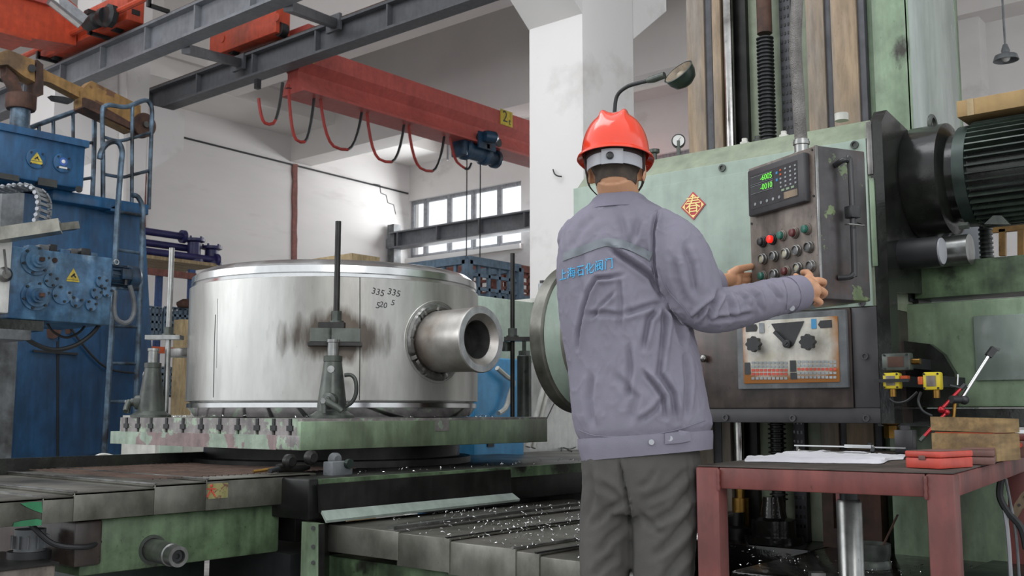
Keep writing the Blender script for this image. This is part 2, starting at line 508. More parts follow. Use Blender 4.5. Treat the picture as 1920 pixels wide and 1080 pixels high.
def window(name, x0, x1, mull, zmid):
    root = thing(name, None, None, (x0, YB + .12, zs)); root['kind'] = 'structure'
    g = G(); t = .07
    g.box(x0, x1, YB + .08, YB + .16, zs, zs + t); g.box(x0, x1, YB + .08, YB + .16, ztw - t, ztw)
    part('window_frame', g, wframe, root)
    xs = [x0] + mull + [x1]
    for x in xs:
        part('mullion', G().box(x - .035, x + .035, YB + .07, YB + .17, zs, ztw), wframe, root)
    part('transom', G().box(x0, x1, YB + .1, YB + .15, zmid - .03, zmid + .03), wframe, root)
    for a, b in zip(xs, xs[1:]):
        for z0, z1 in ((zs, zmid), (zmid, ztw)):
            part('pane', G().box(a + .05, b - .05, YB + .115, YB + .121, z0 + .03, z1 - .03), glassm, root)
    part('window_sill', G().box(x0 - .1, x1 + .05, YB - .1, YB + .05, zs - .12, zs - .02), beamc, root)
    return root


window('window_1', xa, xb, [P(p, 400, y=YB).x for p in (792, 836, 881, 930)], P(930, 425, y=YB).z)
window('window_2', xc, xd, [xc + (xd - xc) * k / 4 for k in (1, 2, 3)], zs + .5)
# right stretch of the back wall: pilaster
px_ = P(1822, 200, y=YB)
struct('trim_9', G().box(px_.x - .15, px_.x + .25, YB - .35, YB, 0, 6.6), wallm)


# ================================================================ concrete pillars
def pillar(corner, wx, wy, zcorb, label, kpos=True, kneg=True):
    """corner: nearest corner (max x, min y)"""
    x1, y0 = corner; x0 = x1 - wx; y1 = y0 + wy
    t = thing('concrete_pillar', label, 'pillar', (x1 - wx / 2, y0 + wy / 2, 0), 0, 'white concrete pillars')
    part('shaft', G().box(x0, x1, y0, y1, 0, ZC, .012), pilm, t)
    for s, on in ((1, kpos), (-1, kneg)):
        if not on: continue
        a = y1 if s > 0 else y0
        part('corbel', G().prism([(x0, a, zcorb), (x0, a + s * .55, zcorb + .42), (x0, a + s * .55, zcorb + .95), (x0, a, zcorb + .95)], (wx, 0, 0)), pilm, t)
    return t


cc = P(1094, 300, d=8.0)
xl = P(992, 300, y=cc.y).x
yr = P(1191, 300, x=cc.x).y
zc1 = P(1094, 12, x=cc.x, ).z if False else P(1094, 12, d=8.0).z
near_p = pillar((cc.x, cc.y), cc.x - xl, yr - cc.y, zc1 - .42 + .36, 'wide white plastered concrete pillar behind the worker in the red helmet')
g = G()
g.tube([P(1037, 318, y=cc.y - .02), P(1040, 326, y=cc.y - .04), P(1046, 330, y=cc.y - .05), P(1053, 331, y=cc.y - .02)], .006, 6, sub=4)
hook = part('hook', g, blackm, near_p)
# second pillar far left: between the two runway beams
c2 = V((-12.75, cc.y))
y0p = cc.y; wy = yr - cc.y
pl2 = pillar((-12.55, y0p), cc.x - xl + .1, wy, P(283, 312, x=-12.55).z - .1, 'white plastered concrete pillar behind the blue machine, with sloped corbels on both sides')
g = G().tube([P(231, 130, x=-12.5), P(229, 500, x=-12.5)], .05, 10)
solo('drain_pipe', g, beamc, 'white drain pipe running down the far left pillar', 'pipe')


# ================================================================ crane runways
def ibeam(name, label, x0, x1, yc, z0, h, fw, mat, step, off, rail=True, group='steel crane runway beams'):
    t = thing(name, label, 'beam', ((x0 + x1) / 2, yc, z0), 0, group)
    part('web', G().box(x0, x1, yc - .012, yc + .012, z0 + .02, z0 + h - .02), mat, t)
    part('lower_flange', G().box(x0, x1, yc - fw / 2, yc + fw / 2, z0, z0 + .03), mat, t, )
    part('upper_flange', G().box(x0, x1, yc - fw / 2, yc + fw / 2, z0 + h - .03, z0 + h), mat, t)
    x = x0 + off
    first = None
    while x < x1:
        if first is None:
            fx = x
            first = part('stiffener', G().box(x - .012, x + .012, yc - fw / 2 + .01, yc + fw / 2 - .01, z0 + .03, z0 + h - .03), mat, t)
        else: piece(first, t, (x - fx, 0, 0))
        x += step
    if rail:
        part('rail', G().box(x0, x1, yc - .04, yc + .04, z0 + h, z0 + h + .05), railr, t)
    return t


Y1 = cc.y - .42; Y2 = yr + .42
zb2 = P(600, 114, y=Y2 + .1).z
zb1 = P(300, 108, y=Y1 + .1).z
zb = (zb1 + zb2) / 2
hb = P(700, 0, y=Y2 - .16).z - P(700, 75, y=Y2 - .16).z
ibeam('runway_beam', 'grey steel runway beam with an orange conductor bar on top, nearer of the two', XW + .02, -2.0, Y1, zb1, .35, .2, steelg, 1.0, .45)
ibeam('runway_beam', 'dark grey steel runway beam below the ceiling that the red two-tonne crane hangs from', -13.75, -2.0, Y2, zb2, .33, .2, steeld, 1.25, .55)
# conductor bar on brackets
g = G().tube([(XW + .05, Y1 - .3, zb1 + .5), (-2, Y1 - .3, zb1 + .5)], .035, 8)
cb = solo('conductor_bar', g, orange, 'orange conductor bar running along the nearer grey runway beam', 'rail')
for k in range(9):
    x = -14 + k * 1.3
    part('bracket', G().box(x - .02, x + .02, Y1 - .3, Y1 - .05, zb1 + .38, zb1 + .42).box(x - .02, x + .02, Y1 - .32, Y1 - .28, zb1 + .38, zb1 + .5), blackm, cb)
# dark braces between the two beams
for (a, b), lb in zip((((348, 92), (448, 118)), ((540, 12), (626, 44))), ('dark steel brace tying the two runway beams, left one', 'dark steel brace tying the two runway beams, right one')):
    pa = P(*a, y=Y1 + .12); pb = V((pa.x, Y2 - .1, pa.z + .0))
    pb = P(*b, y=Y2 - .1)
    t = solo('beam_brace', G().bar(pa, pb, .1, .1), steeld, lb, 'brace', 'braces between the runway beams')
    part('gusset', G().box(pb.x - .12, pb.x + .12, pb.y - .02, pb.y + .02, pb.z - .1, pb.z + .1), steeld, t)
# far runway beam under the windows with its wall bracket
yF = 14.9
pf = P(738, 445, y=yF); z0 = P(860, 450, y=yF).z; z1 = P(860, 418, y=yF).z
ibeam('runway_beam', 'blue-grey steel beam crossing in front of the bright windows', pf.x, -4.5, yF, z0, z1 - z0, .3, steelg, 1.15, .25, rail=False)
t = thing('wall_bracket', 'grey post and diagonal strut carrying the far beam at the left wall', 'bracket', (pf.x - .15, yF, z0 - 2))
part('post', G().bar(P(739, 422, y=yF), P(739, 520, y=yF), .2, .2, (0, 1, 0)), greym, t)
part('strut', G().bar(P(735, 450, y=yF), P(703, 490, y=yF), .14, .14), steelg, t)

# ================================================================ red two-tonne crane
XG = P(560, 160, y=Y2 - .1).x
XG = -10.2
gz0 = P(640, 187, x=XG + .2).z; gz1 = P(640, 106, x=XG + .2).z
h = gz1 - gz0
ye = Y2 + .17

t = thing('bridge_crane', 'red single-girder bridge crane with a yellow two-tonne plate and drooping cables', 'crane', (XG, (ye + YB) / 2, gz0))
Yend = YB - .4
bx = G()
# box girder with a sloped lower part and I-beam lower flange
prof = [(-.2, .62 * h), (-.2, h), (.2, h), (.2, .62 * h), (.1, .42 * h), (.1, .3 * h), (.2, .02), (.2, 0), (-.2, 0), (-.2, .02), (-.1, .3 * h), (-.1, .42 * h)]
g = G().prism([(XG + a, ye, gz0 + b) for a, b in prof], (0, Yend - ye, 0))
part('girder', g, redcr, t)
part('track_flange', G().box(XG - .23, XG + .23, ye, Yend, gz0 - .03, gz0), redcr, t)
for p_ in (P(905, 330, x=XG),):
    pass
a = P(606, 110, x=XG + .2); b = P(636, 120, x=XG + .2)
part('yellow_end_stripe', G().prism([(XG + .2, Y2 + .2, gz0 + .62 * h), (XG + .2, Y2 + .34, gz0 + .62 * h), (XG + .2, Y2 + .5, gz0 + h), (XG + .2, Y2 + .3, gz0 + h)], (.004, 0, 0)), yellowp, t)
# yellow plate
pc = P(951, 222, x=XG + .215)
pl = part('capacity_plate', G().box(XG + .2, XG + .215, pc.y - .15, pc.y + .13, pc.z - .12, pc.z + .12), yellowp, t, 'yellow plate reading 2t')
text_part('lettering', '2', .25, (XG + .217, pc.y - .05, pc.z + .01), (0, 1, 0), (0, 0, 1), blackprint, pl)
text_part('lettering', 't', .15, (XG + .217, pc.y + .06, pc.z - .045), (0, 1, 0), (0, 0, 1), blackprint, pl)
# end carriage on the runway
ez = zb2 + .33 + .05
ec = part('end_carriage', G().box(-11.5, P(517, 50, y=Y2 - .2).x, Y2 - .2, Y2 + .02, ez + .02, ez + .36, .015), orange, t, 'orange end carriage on the runway rail')
for xx in (-11.1, -10.1):
    part('wheel', G().cyl((xx, Y2 - .14, ez + .08), (xx, Y2 - .04, ez + .08), .09), blackm, ec)
for xx in (-11.2, -10.05):
    part('cover_disc', G().cyl((xx, Y2 - .21, ez + .2), (xx, Y2 - .2, ez + .2), .05), orange, ec)
part('saddle_plate', G().box(XG - .28, XG + .28, Y2 + .18, Y2 + .34, gz1 - .02, ez + .2), redcr, t)
# festoon cables: red going down, black coming back
fest = [((483, 159), (500, 232), (530, 155)), ((541, 158), (570, 268), (590, 172)), ((600, 178), (636, 279), (680, 200)), ((687, 204), (718, 302), (759, 224)),
        ((765, 226), (795, 319), (834, 248)), ((843, 250), (864, 310), (884, 306))]
for i, (a, m_, b) in enumerate(fest):
    A = P(*a, x=XG + .05); B = P(*b, x=XG + .05); Mi = P(*m_, x=XG + .05)
    l = []
    for k in range(13):
        u = k / 12
        hgt = 1 - (2 * u - 1) ** 2
        top = A.lerp(B, u)
        sag = (A.lerp(B, .5).z - Mi.z)
        uu = .5 + .5 * math.copysign(abs(2 * u - 1) ** .62, 2 * u - 1)
        l.append(V((XG + .05, A.y + (B.y - A.y) * uu, top.z - sag * hgt ** .92)))
    if i == 0: l = l[1:]
    q = 7
    fc = part('festoon_cable', G().tube(l[:q + 1], .021, 6), cabler, t, 'red half of a drooping cable')
    part('cable_return', G().tube(l[q:], .019, 6), blackm, fc)
    part('cable_clip', G().box(XG + .02, XG + .08, A.y - .03, A.y + .03, A.z - .05, gz0), blackm, fc)
# hoist
hc = P(905, 290, x=XG)
t = thing('electric_hoist', 'dark blue electric wire-rope hoist running under the red crane girder', 'hoist', (XG, hc.y, hc.z - .2))
hz = P(905, 292, x=XG).z
a0 = P(872, 285, x=XG + .1); a1 = P(918, 300, x=XG + .1)
part('drum', G().lathe([(0, 0), (.13, 0), (.16, .03), (.16, .08), (.13, .09), (.13, .42), (.16, .44), (.16, .52), (0, .52)], (XG + .05, a0.y, hz), (0, 1, 0), 28), blued, t)
part('motor', G().lathe([(0, 0), (.1, 0), (.11, .16), (.14, .17), (.14, .23), (.11, .25), (.08, .3), (0, .3)], (XG + .05, a0.y + .53, hz - .02), (0, 1, 0), 24), blued, t, )
part('gearbox', G().box(XG - .1, XG + .18, a0.y - .1, a0.y - .01, hz - .13, hz + .12, .03), blued, t)
part('trolley', G().box(XG - .25, XG - .22, a0.y + .1, a0.y + .75, gz0 - .12, gz0 + .2).box(XG + .24, XG + .27, a0.y + .12, a0.y + .5, gz0 - .12, gz0 + .13).box(XG - .25, XG + .27, a0.y + .3, a0.y + .36, hz + .1, gz0 - .1), blued, t)
part('trolley_motor', G().lathe([(0, 0), (.08, 0), (.09, .04), (.09, .18), (.06, .22), (0, .22)], (XG + .3, a0.y + .2, gz0 + .06), (.3, .95, 0), 20), blued, t)
for k in range(4): part('trolley_wheel', G().cyl((XG + (.2 if k % 2 else -.2), a0.y + (.2 if k < 2 else .6), gz0 + .05), (XG + (.24 if k % 2 else -.24), a0.y + (.2 if k < 2 else .6), gz0 + .05), .07), blackm, t)
for dy in (.15, .45): part('rope', G().tube([(XG, a0.y + dy, hz - .1), (XG, a0.y + dy, 2.4)], .009, 5), blackm, t)
part('hook_block', G().box(XG - .06, XG + .06, a0.y + .1, a0.y + .5, 2.25, 2.42, .02), yellow, t)
part('limit_lever', G().bar((XG + .1, a0.y - .1, hz + .12), (XG + .1, a0.y - .3, hz + .2), .03, .03), blackm, t)
# rod hanging from the ceiling
pr = P(841, 88, z=ZC)
pr0 = P(841, 172, x=pr.x, )
pt = V((pr.x, pr.y, ZC)); pbm = V((pr.x, pr.y, P(838, 300, d=pr.dot(FH)).z))
t = solo('ceiling_rod', G().tube([pbm, pt], .02, 6), steeld, 'thin steel rod hanging from the grey ceiling slab', 'rod')
part('flange', G().cyl(pt - V((0, 0, .05)), pt, .09), steeld, t)

# ================================================================ orange crane, upper left, riding on the nearer runway
ez1 = zb1 + .35 + .05
pA = P(186, 55, y=Y1 - .22); pB = P(265, 60, y=Y1 - .22)
XE = P(237, 40, y=Y1 - .22).x
t = thing('bridge_crane', 'bright orange bridge crane end at the upper left, with drive motor and light fitting', 'crane', (XE - 1.5, Y1, ez1))
ec = part('end_carriage', G().box(P(72, 130, y=Y1 - .22).x, XE, Y1 - .22, Y1 - .0, ez1 + .02, ez1 + .38, .015), orange, t)
for xx in (XE - .4, XE - 1.9): part('wheel', G().cyl((xx, Y1 - .16, ez1 + .09), (xx, Y1 - .06, ez1 + .09), .1), blackm, ec)
part('end_slot', G().box(XE, XE + .01, Y1 - .16, Y1 - .06, ez1 + .1, ez1 + .16), blackm, ec)
# girder goes towards the camera side: -y
XG1 = P(118, 100, y=Y1 - .3).x
za = ez1 - .05
def gird(x, w_, z0, z1, n):
    return part(n, G().box(x - w_, x + w_, Y1 - 7, Y1 - .1, z0, z1, .015), orange, t)
g1 = part('girder', G().prism([(XG1 + .2, Y1 - .24, za + .02), (XG1 + .2, Y1 - .24, za + .5), (XG1 + .2, Y1 - .9, za + .85), (XG1 + .2, Y1 - 7, za + .85), (XG1 + .2, Y1 - 7, za - .05), (XG1 + .2, Y1 - .8, za - .05)], (-.4, 0, 0)), orange, t)
part('lower_flange', G().box(XG1 - .26, XG1 + .26, Y1 - 7, Y1 - .8, za - .1, za - .05), orange, t)
part('walkway_rail', G().bar((XG1 + .24, Y1 - 7, za + .42), (XG1 + .24, Y1 - .6, za + .42), .05, .05), redcr, t)
for k in range(5): part('stiffener', G().box(XG1 + .2, XG1 + .25, Y1 - 1.6 - k * .9, Y1 - 1.57 - k * .9, za - .03, za + .83), orange, t)
mo = P(163, 42, y=Y1 - .4)
m1 = part('drive_motor', G().lathe([(0, 0), (.08, 0), (.09, .02), (.09, .2), (.07, .22), (.07, .3), (.1, .31), (.11, .33), (.11, .4), (0, .4)], (mo.x - .05, Y1 - .38, mo.z), (1, .1, 0), 20), blackm, t)
part('gear_case', G().lathe([(0, 0), (.1, 0), (.14, .03), (.14, .09), (.08, .12), (0, .12)], (mo.x + .42, Y1 - .4, mo.z - .01), (0, 1, 0), 8), blackm, t)
part('terminal_box', G().box(mo.x, mo.x + .1, Y1 - .44, Y1 - .34, mo.z + .07, mo.z + .13), blackm, t)
a = P(105, 8, y=Y1 - .6); b = P(152, 42, y=Y1 - .6)
lf = solo('light_fitting', G().bar(P(95, -6, d=11), P(156, 42, d=11.2), .3, .1, (0, -.3, 1)), wframe, 'grey rectangular light fitting above the orange crane girder', 'lamp')
part('diffuser', G().bar(P(97, 0, d=10.98), P(153, 45, d=11.18), .24, .04, (0, -.3, 1)), white, lf)

# ================================================================ blue boring machine at the left
XB = -8.9
yR = P(271, 600, x=XB).y
zt_ = P(270, 398, x=XB).z
t = thing('blue_boring_machine', 'tall blue machine body with a platform ledge along the left side', 'machine', (XB - .8, yR - 1.5, 0))
def BX(px, py, off=0): return P(px, py, x=XB + off)
yL = BX(-60, 600).y
body = G().prism([(XB, yL, 0), (XB, yR + .12, 0), (XB, yR + .12, 1.2), (XB, yR - .05, zt_), (XB, yL, zt_)], (-1.6, 0, 0))
part('column_body', body, bluem, t)
part('platform_ledge', G().box(XB - 1.65, XB + .14, BX(100, 365, .14).y, BX(279, 398, .14).y, zt_ - .05, zt_ + .05, .01), bluem, t)
part('ledge_bracket', G().prism([BX(195, 398, .02), BX(215, 402, .02), BX(212, 390, .02), BX(196, 388, .02)], (.12, 0, 0)), bluem, t)
# upper box
zu0 = BX(160, 352, .3).z; zu1 = BX(160, 266, .3).z; yu = BX(160, 300, .3).y
ub = part('upper_box', G().box(XB - .9, XB + .3, yL, yu, zu0 - .02, zu1, .02), bluem, t)
part('top_lip', G().box(XB - .92, XB + .32, yL, yu + .02, zu1 - .05, zu1 + .01), bluem, ub)
for (x0, x1, yy0, yy1) in ((-8, 36, 322, 340), (72, 107, 332, 352)):
    a = BX(x0, yy0, .305); b = BX(x1, yy1, .305)
    part('recess', G().box(XB + .25, XB + .305, a.y, b.y, b.z, a.z), blackg, ub)
for (cx, cy, m_) in ((67, 298, yellowp), (117, 306, bluesign)):
    c = BX(cx, cy, .3); R_ = .085
    pc_ = part('round_cover', G().lathe([(0, 0), (R_, 0), (R_, .012), (R_ - .01, .016), (0, .016)], c, (1, 0, 0), 32), bluem, ub)
    for k in range(4):
        an = PI / 4 + k * PI / 2
        part('bolt', G().cyl(c + V((.012, math.cos(an) * .068, math.sin(an) * .068)), c + V((.026, math.cos(an) * .068, math.sin(an) * .068)), .008, n=8), blackm, pc_)
    if m_ is yellowp:
        part('warning_sign', G().prism([c + V((.017, -.05, -.02)), c + V((.017, .05, -.02)), c + V((.017, 0, .055))], (.003, 0, 0)), yellowp, pc_)
        part('sign_base', G().box(c.x + .017, c.x + .02, c.y - .05, c.y + .05, c.z - .045, c.z - .025), yellowp, pc_)
        part('pictogram', G().bar(c + V((.021, -.018, -.008)), c + V((.021, .01, .018)), .002, .011).bar(c + V((.021, 0, .01)), c + V((.021, .02, -.012)), .002, .009), blackprint, pc_)
    else:
        part('round_sign', G().cyl(c + V((.017, 0, .01)), c + V((.02, 0, .01)), .036), bluesign, pc_)
        part('pictogram', G().ball(c + V((.02, 0, .012)), .017, (.1, 1, 1)), white, pc_)
        part('sign_base', G().box(c.x + .017, c.x + .02, c.y - .035, c.y + .035, c.z - .05, c.z - .035), white, pc_)
part('eye_bolt', G().cyl(BX(148, 355, .3), BX(148, 355, .36), .03), blackm, ub)
part('seam', G().bar(BX(108, 640, .003), BX(108, 880, .003), .01, .02), blackm, t)
part('access_panel', G().prism([BX(110, 590, 0), BX(186, 592, 0), BX(186, 850, 0), BX(110, 860, 0)], (.012, 0, 0)), bluem, t)
part('kick_rail', G().bar(BX(62, 658, .03), BX(145, 664, .03), .02, .02), blackm, t)
for c_ in ((98, 620), (126, 618)):
    part('oil_hole', G().cyl(BX(*c_, .012), BX(*c_, .02), .07 if c_[0] < 100 else .04), rustm, t)
# grey vertical slideway at the frame's left edge
g = G().box(XB + .28, XB + .55, yL, BX(30, 700, .55).y, 0, BX(30, 590, .55).z).box(XB + .28, XB + .5, yL, BX(44, 400, .5).y, BX(44, 440, .5).z, BX(44, 362, .5).z)
part('slideway', g, greym, t)


def tubework(name, lines, r, par, mat=tubem, lb=None):
    g = G()
    for l in lines: g.tube(l, r, 8, sub=4 if len(l) > 2 else 0)
    return part(name, g, mat, par, lb)


# railing on the platform
o_ = .0
t = thing('guard_railing', 'grey-blue tubular guard railing standing on the blue machine platform', 'railing', (XB, BX(230, 390).y, zt_))
R1 = lambda px, py, off=-.05: P(px, py, x=XB + off)
tubework('top_rail', [[R1(193, 372), R1(193, 300), R1(192, 212), R1(197, 200), R1(206, 197), R1(225, 200), R1(240, 200), R1(252, 195), R1(272, 188), R1(281, 194), R1(285, 208), R1(284, 250)]], .022, t)
tubework('post', [[R1(284, 245), R1(282, 300), R1(279, 392)]], .02, t)
tubework('post', [[R1(248, 196), R1(247, 384)]], .018, t)
tubework('middle_rail', [[R1(192, 256), R1(222, 264), R1(248, 259), R1(284, 248)]], .016, t)
tubework('lower_rail', [[R1(192, 326), R1(228, 332), R1(248, 328), R1(280, 320)]], .016, t)
t = thing('guard_railing', 'grey tubular stair railing behind the top of the blue machine box', 'railing', (XB - .6, BX(120, 300, -.6).y, zt_))
R2 = lambda px, py: P(px, py, x=XB - .7)
tubework('top_rail', [[R2(56, 240), R2(90, 227), R2(165, 201), R2(174, 206), R2(177, 220), R2(176, 300), R2(173, 372)]], .024, t)
for a, b, c in ((73, 234, 252), (100, 224, 252), (137, 213, 268)): tubework('post', [[R2(a, b), R2(a, c + 60)]], .018, t)
for a in (267, 333): tubework('middle_rail', [[R2(150, a + 4), R2(175, a)]], .016, t)
# ladder
t = thing('fixed_ladder', 'worn grey-blue steel ladder fixed down the front of the blue machine', 'ladder', (XB + .3, BX(230, 800, .3).y, 0))
L1 = lambda px, py: P(px, py, x=XB + .3)
tubework('side_rail', [[L1(187, 298), L1(189, 286), L1(199, 271), L1(213, 265), L1(224, 270), L1(229, 286), L1(227, 310), L1(219, 420), L1(213, 560), L1(205, 690), L1(199, 790), L1(194, 870)]], .026, t)
tubework('side_rail', [[L1(248, 366), L1(258, 369), L1(267, 388), L1(267, 420), L1(262, 560), L1(257, 690), L1(253, 790), L1(249, 870)]], .024, t)
for ya, yb_, xa_, xb_ in ((397, 404, 222, 267), (468, 475, 218, 265), (539, 543, 213, 262), (611, 613, 208, 259), (681, 682, 205, 257), (753, 753, 201, 254)):
    tubework('rung', [[L1(xa_, ya), L1(xb_, yb_)]], .015, t)
# ochre jib crane on a blue post
XJ = XB - .35
J = lambda px, py, off=0: P(px, py, x=XJ + off)
t = thing('jib_crane', 'rusty ochre jib arm with a pulley wheel turning on a blue post', 'jib crane', (XJ, J(38, 230).y, zu1))
cj = J(38, 215)
part('post', G().cyl((XJ, cj.y, zu1 - .1), (XJ, cj.y, J(38, 200).z), .085), tubem, t)
part('collar', G().lathe([(0, 0), (.12, 0), (.13, .02), (.13, .13), (.1, .15), (0, .15)], (XJ, cj.y, J(38, 206).z)), rustm, t)
def arm(pts, wth, n, mat=brownj, off=-.07): return part(n, G().prism([J(*p, off) for p in pts], (wth, 0, 0)), mat, t)
arm([(54, 118), (66, 128), (66, 184), (48, 190)], .16, 'upright', rustm)
arm([(-30, 112), (0, 100), (50, 120), (50, 160), (30, 150), (0, 128), (-30, 130)], .16, 'rear_arm')
arm([(0, 128), (22, 150), (36, 190), (24, 192), (10, 160), (0, 145)], .12, 'rear_strut', rustm)
arm([(66, 132), (84, 142), (152, 173), (150, 194), (84, 160), (66, 156)], .12, 'front_arm')
arm([(136, 176), (158, 157), (250, 203), (250, 248), (232, 252), (140, 205)], .14, 'boom_box')
arm([(138, 190), (155, 196), (232, 240), (230, 250), (138, 208)], .2, 'boom_lower_rail', rustm, -.09)
pw = J(266, 236, .06)
pu = part('pulley', G().lathe([(0, 0), (.12, 0), (.12, .02), (.1, .03), (.1, .07), (.12, .08), (.12, .1), (0, .1)], pw - V((.04, 0, 0)), (1, 0, 0), 28), rustm, t)
part('hub', G().cyl(pw + V((.06, 0, 0)), pw + V((.09, 0, 0)), .03), steel, pu)
part('pivot_pin', G().cyl(J(60, 128, -.1), J(60, 128, .12), .035), blackm, t)
arm([(88, 182), (112, 184), (134, 190), (126, 196), (96, 190)], .08, 'spare_chain', blackm)

# ================================================================ gearbox head of the blue machine
XA = -6.9
A_ = lambda px, py, off=0: P(px, py, x=XA + off)
c00 = A_(22, 463); c10 = A_(212, 482); c11 = A_(208, 609); c01 = A_(20, 598)
yg0, yg1 = c00.y, c10.y
zg1 = (c00.z + c10.z) / 2; zg0 = (c01.z + c11.z) / 2
t = thing('gearbox_head', 'worn light-blue gearbox with round flanges and a yellow warning triangle', 'gearbox', (XA - .45, (yg0 + yg1) / 2, zg0))
part('housing', G().box(XA - .7, XA, yg0, yg1, zg0, zg1, .012), bluel, t)
part('white_casting', G().box(XA - .7, XA + .02, A_(-40, 500).y, yg0 - .003, zg0 + .03, zg1 + .06, .012), white, t, 'white painted casting beside the blue gearbox')
def rsteps(c, steps, m_, n, par, nb=0, rb=0):
    prof = []; hh = 0
    prof.append((0, 0))
    for r, h_ in steps:
        prof.append((r, hh)); hh += h_; prof.append((r, hh))
    prof.append((0, hh))
    o = part(n, G().lathe(prof, c, (1, 0, 0), 32), m_, par)
    for k in range(nb):
        an = .3 + k * 2 * PI / nb
        part('bolt', G().cyl(c + V((steps[0][1], math.cos(an) * rb, math.sin(an) * rb)), c + V((steps[0][1] + .012, math.cos(an) * rb, math.sin(an) * rb)), .009, n=8), blackm, o)
    return o, hh
k_ = (A_(96, 500) - A_(66, 500)).length / 30
for cy in (489, 555):
    c = A_(65, cy)
    o, hh = rsteps(c, [(.098, .018), (.075, .02), (.05, .035), (.033, .02)], bluel, 'round_flange', t, 6, .086)
    part('square_shaft', G().box(c.x + hh, c.x + hh + .03, c.y - .013, c.y + .013, c.z - .013, c.z + .013), rustm, o)
for cx, cy, r in ((95, 525, .05), (115, 552, .068), (142, 565, .045), (190, 528, .045), (180, 550, .042), (200, 547, .04), (170, 572, .042)):
    rsteps(A_(cx, cy), [(r, .014)], bluel, 'cover_disc', t, 4 if r > .045 else 3, r * .75)
c = A_(137, 515)
ws = part('warning_sign', G().prism([c + V((.001, -.045, -.035)), c + V((.001, .045, -.035)), c + V((.001, 0, .045))], (.003, 0, 0)), yellowp, t)
part('sign_base', G().box(c.x + .001, c.x + .004, c.y - .045, c.y + .045, c.z - .05, c.z - .038), yellowp, ws)
part('pictogram', G().bar(c + V((.005, -.015, -.018)), c + V((.005, .01, .008)), .002, .012).bar(c + V((.005, 0, 0)), c + V((.005, .02, -.02)), .002, .01), blackprint, ws)
part('sight_glass', G().cyl(A_(103, 488, 0), A_(103, 488, .01), .018), rustm, t)
# clutter of fittings on its top
for k in range(7):
    yy = yg0 + .12 + k * (yg1 - yg0 - .2) / 7
    part('top_fitting', G().box(XA - .1 - .03 * (k % 3), XA - .02, yy, yy + .05 + .02 * (k % 2), zg1 - .003, zg1 + .025 + .012 * (k % 3), .004), (bluel, greym, blackm)[k % 3], t)
part('lower_slide', G().box(XA - .6, XA - .02, A_(0, 600).y, A_(85, 605).y, zg0 - .07, zg0 - .002), blackg, t)
part('lower_block', G().box(XA - .3, XA + .05, A_(-20, 620).y, A_(52, 620).y, zg0 - .14, zg0 - .075), greym, t)
cw = A_(6, 515, .02)
lv = part('lever_hub', G().lathe([(0, 0), (.05, 0), (.05, .03), (.03, .05), (0, .05)], cw, (1, 0, 0), 20), steel, t)
part('lever', G().bar(cw + V((.05, 0, 0)), cw + V((.06, -.03, .16)), .012, .012), steel, lv)
# motor on its right side
t = thing('feed_motor', 'small dark blue electric motor flanged on the right side of the light-blue gearbox', 'motor', (XA - .1, yg1 + .1, A_(240, 545).z))
mc = V((XA - .1, yg1 + .005, A_(240, 516).z)); ml = A_(272, 516).y - yg1
part('motor_body', G().lathe([(0, 0), (.085, 0), (.085, .012), (.07, .014), (.07, ml * .62), (.085, ml * .63), (.085, ml * .9), (.06, ml), (0, ml)], mc, (0, 1, 0), 26), blued, t)
for k in range(10):
    an = PI * 2 * k / 10
    part('cooling_fin', G().box(-.003, .003, .02, ml * .6, .068, .08).bm, blued, t) if False else None
g = G()
for k in range(14):
    an = 2 * PI * k / 14; d = V((math.cos(an), 0, math.sin(an)))
    g.bar(mc + d * .074 + V((0, .02, 0)), mc + d * .074 + V((0, ml * .6, 0)), .005, .014, d)
part('cooling_fins', g, blued, t)
part('terminal_box', G().box(mc.x + .05, mc.x + .1, mc.y + ml * .3, mc.y + ml * .6, mc.z - .03, mc.z + .045, .006), blued, t)
part('lifting_eye', G().tube([mc + V((0, ml * .3 + .018 * math.cos(a), .1 + .018 * math.sin(a))) for a in [k * PI / 5 for k in range(10)]], .005, 6, close=True), steel, t)
part('cable_gland', G().cyl(mc + V((.075, ml * .45, -.03)), mc + V((.075, ml * .45, -.07)), .013), blackm, t)
Hs = lambda pts, off=0: [P(x, y, x=XA + off) for x, y in pts]
solo('cable_hose', G().tube(Hs([(243, 535), (250, 560), (251, 585), (243, 602), (230, 605), (217, 595), (214, 575), (216, 545)], -.02), .017, 8, sub=5), greym, 'grey ribbed hose looping from the small motor beside the light-blue gearbox', 'hose')
solo('cable_hose', G().tube(Hs([(35, 620), (60, 642), (100, 656), (140, 648), (170, 628), (188, 607)], -.1), .016, 8, sub=5), blackm, 'thick black cable sagging below the light-blue gearbox', 'cable')
solo('cable_hose', G().tube(Hs([(88, 605), (100, 622), (125, 633), (150, 622), (162, 605)], -.2), .009, 8, sub=5), blackm, 'thin black cable sagging close below the light-blue gearbox', 'cable')
solo('air_line', G().tube([P(x, y, x=XB + .05) for x, y in ((125, 600), (150, 640), (200, 690), (260, 700))], .01, 6, sub=4), blackm, 'thin dark line drooping across the blue machine towards the ladder', 'cable')
# aluminium beam above the gearbox
t = thing('aluminium_extrusion', 'pale grey aluminium beam lying above the light-blue gearbox', 'beam', A_(60, 440, .1))
a = P(-40, 447, d=6.6); b = P(113, 424, d=6.75)
part('long_section', G().bar(a, b, .14, .085), cover, t)
part('end_section', G().bar(P(100, 428, d=6.85), P(144, 423, d=6.95), .1, .05), cover, t)
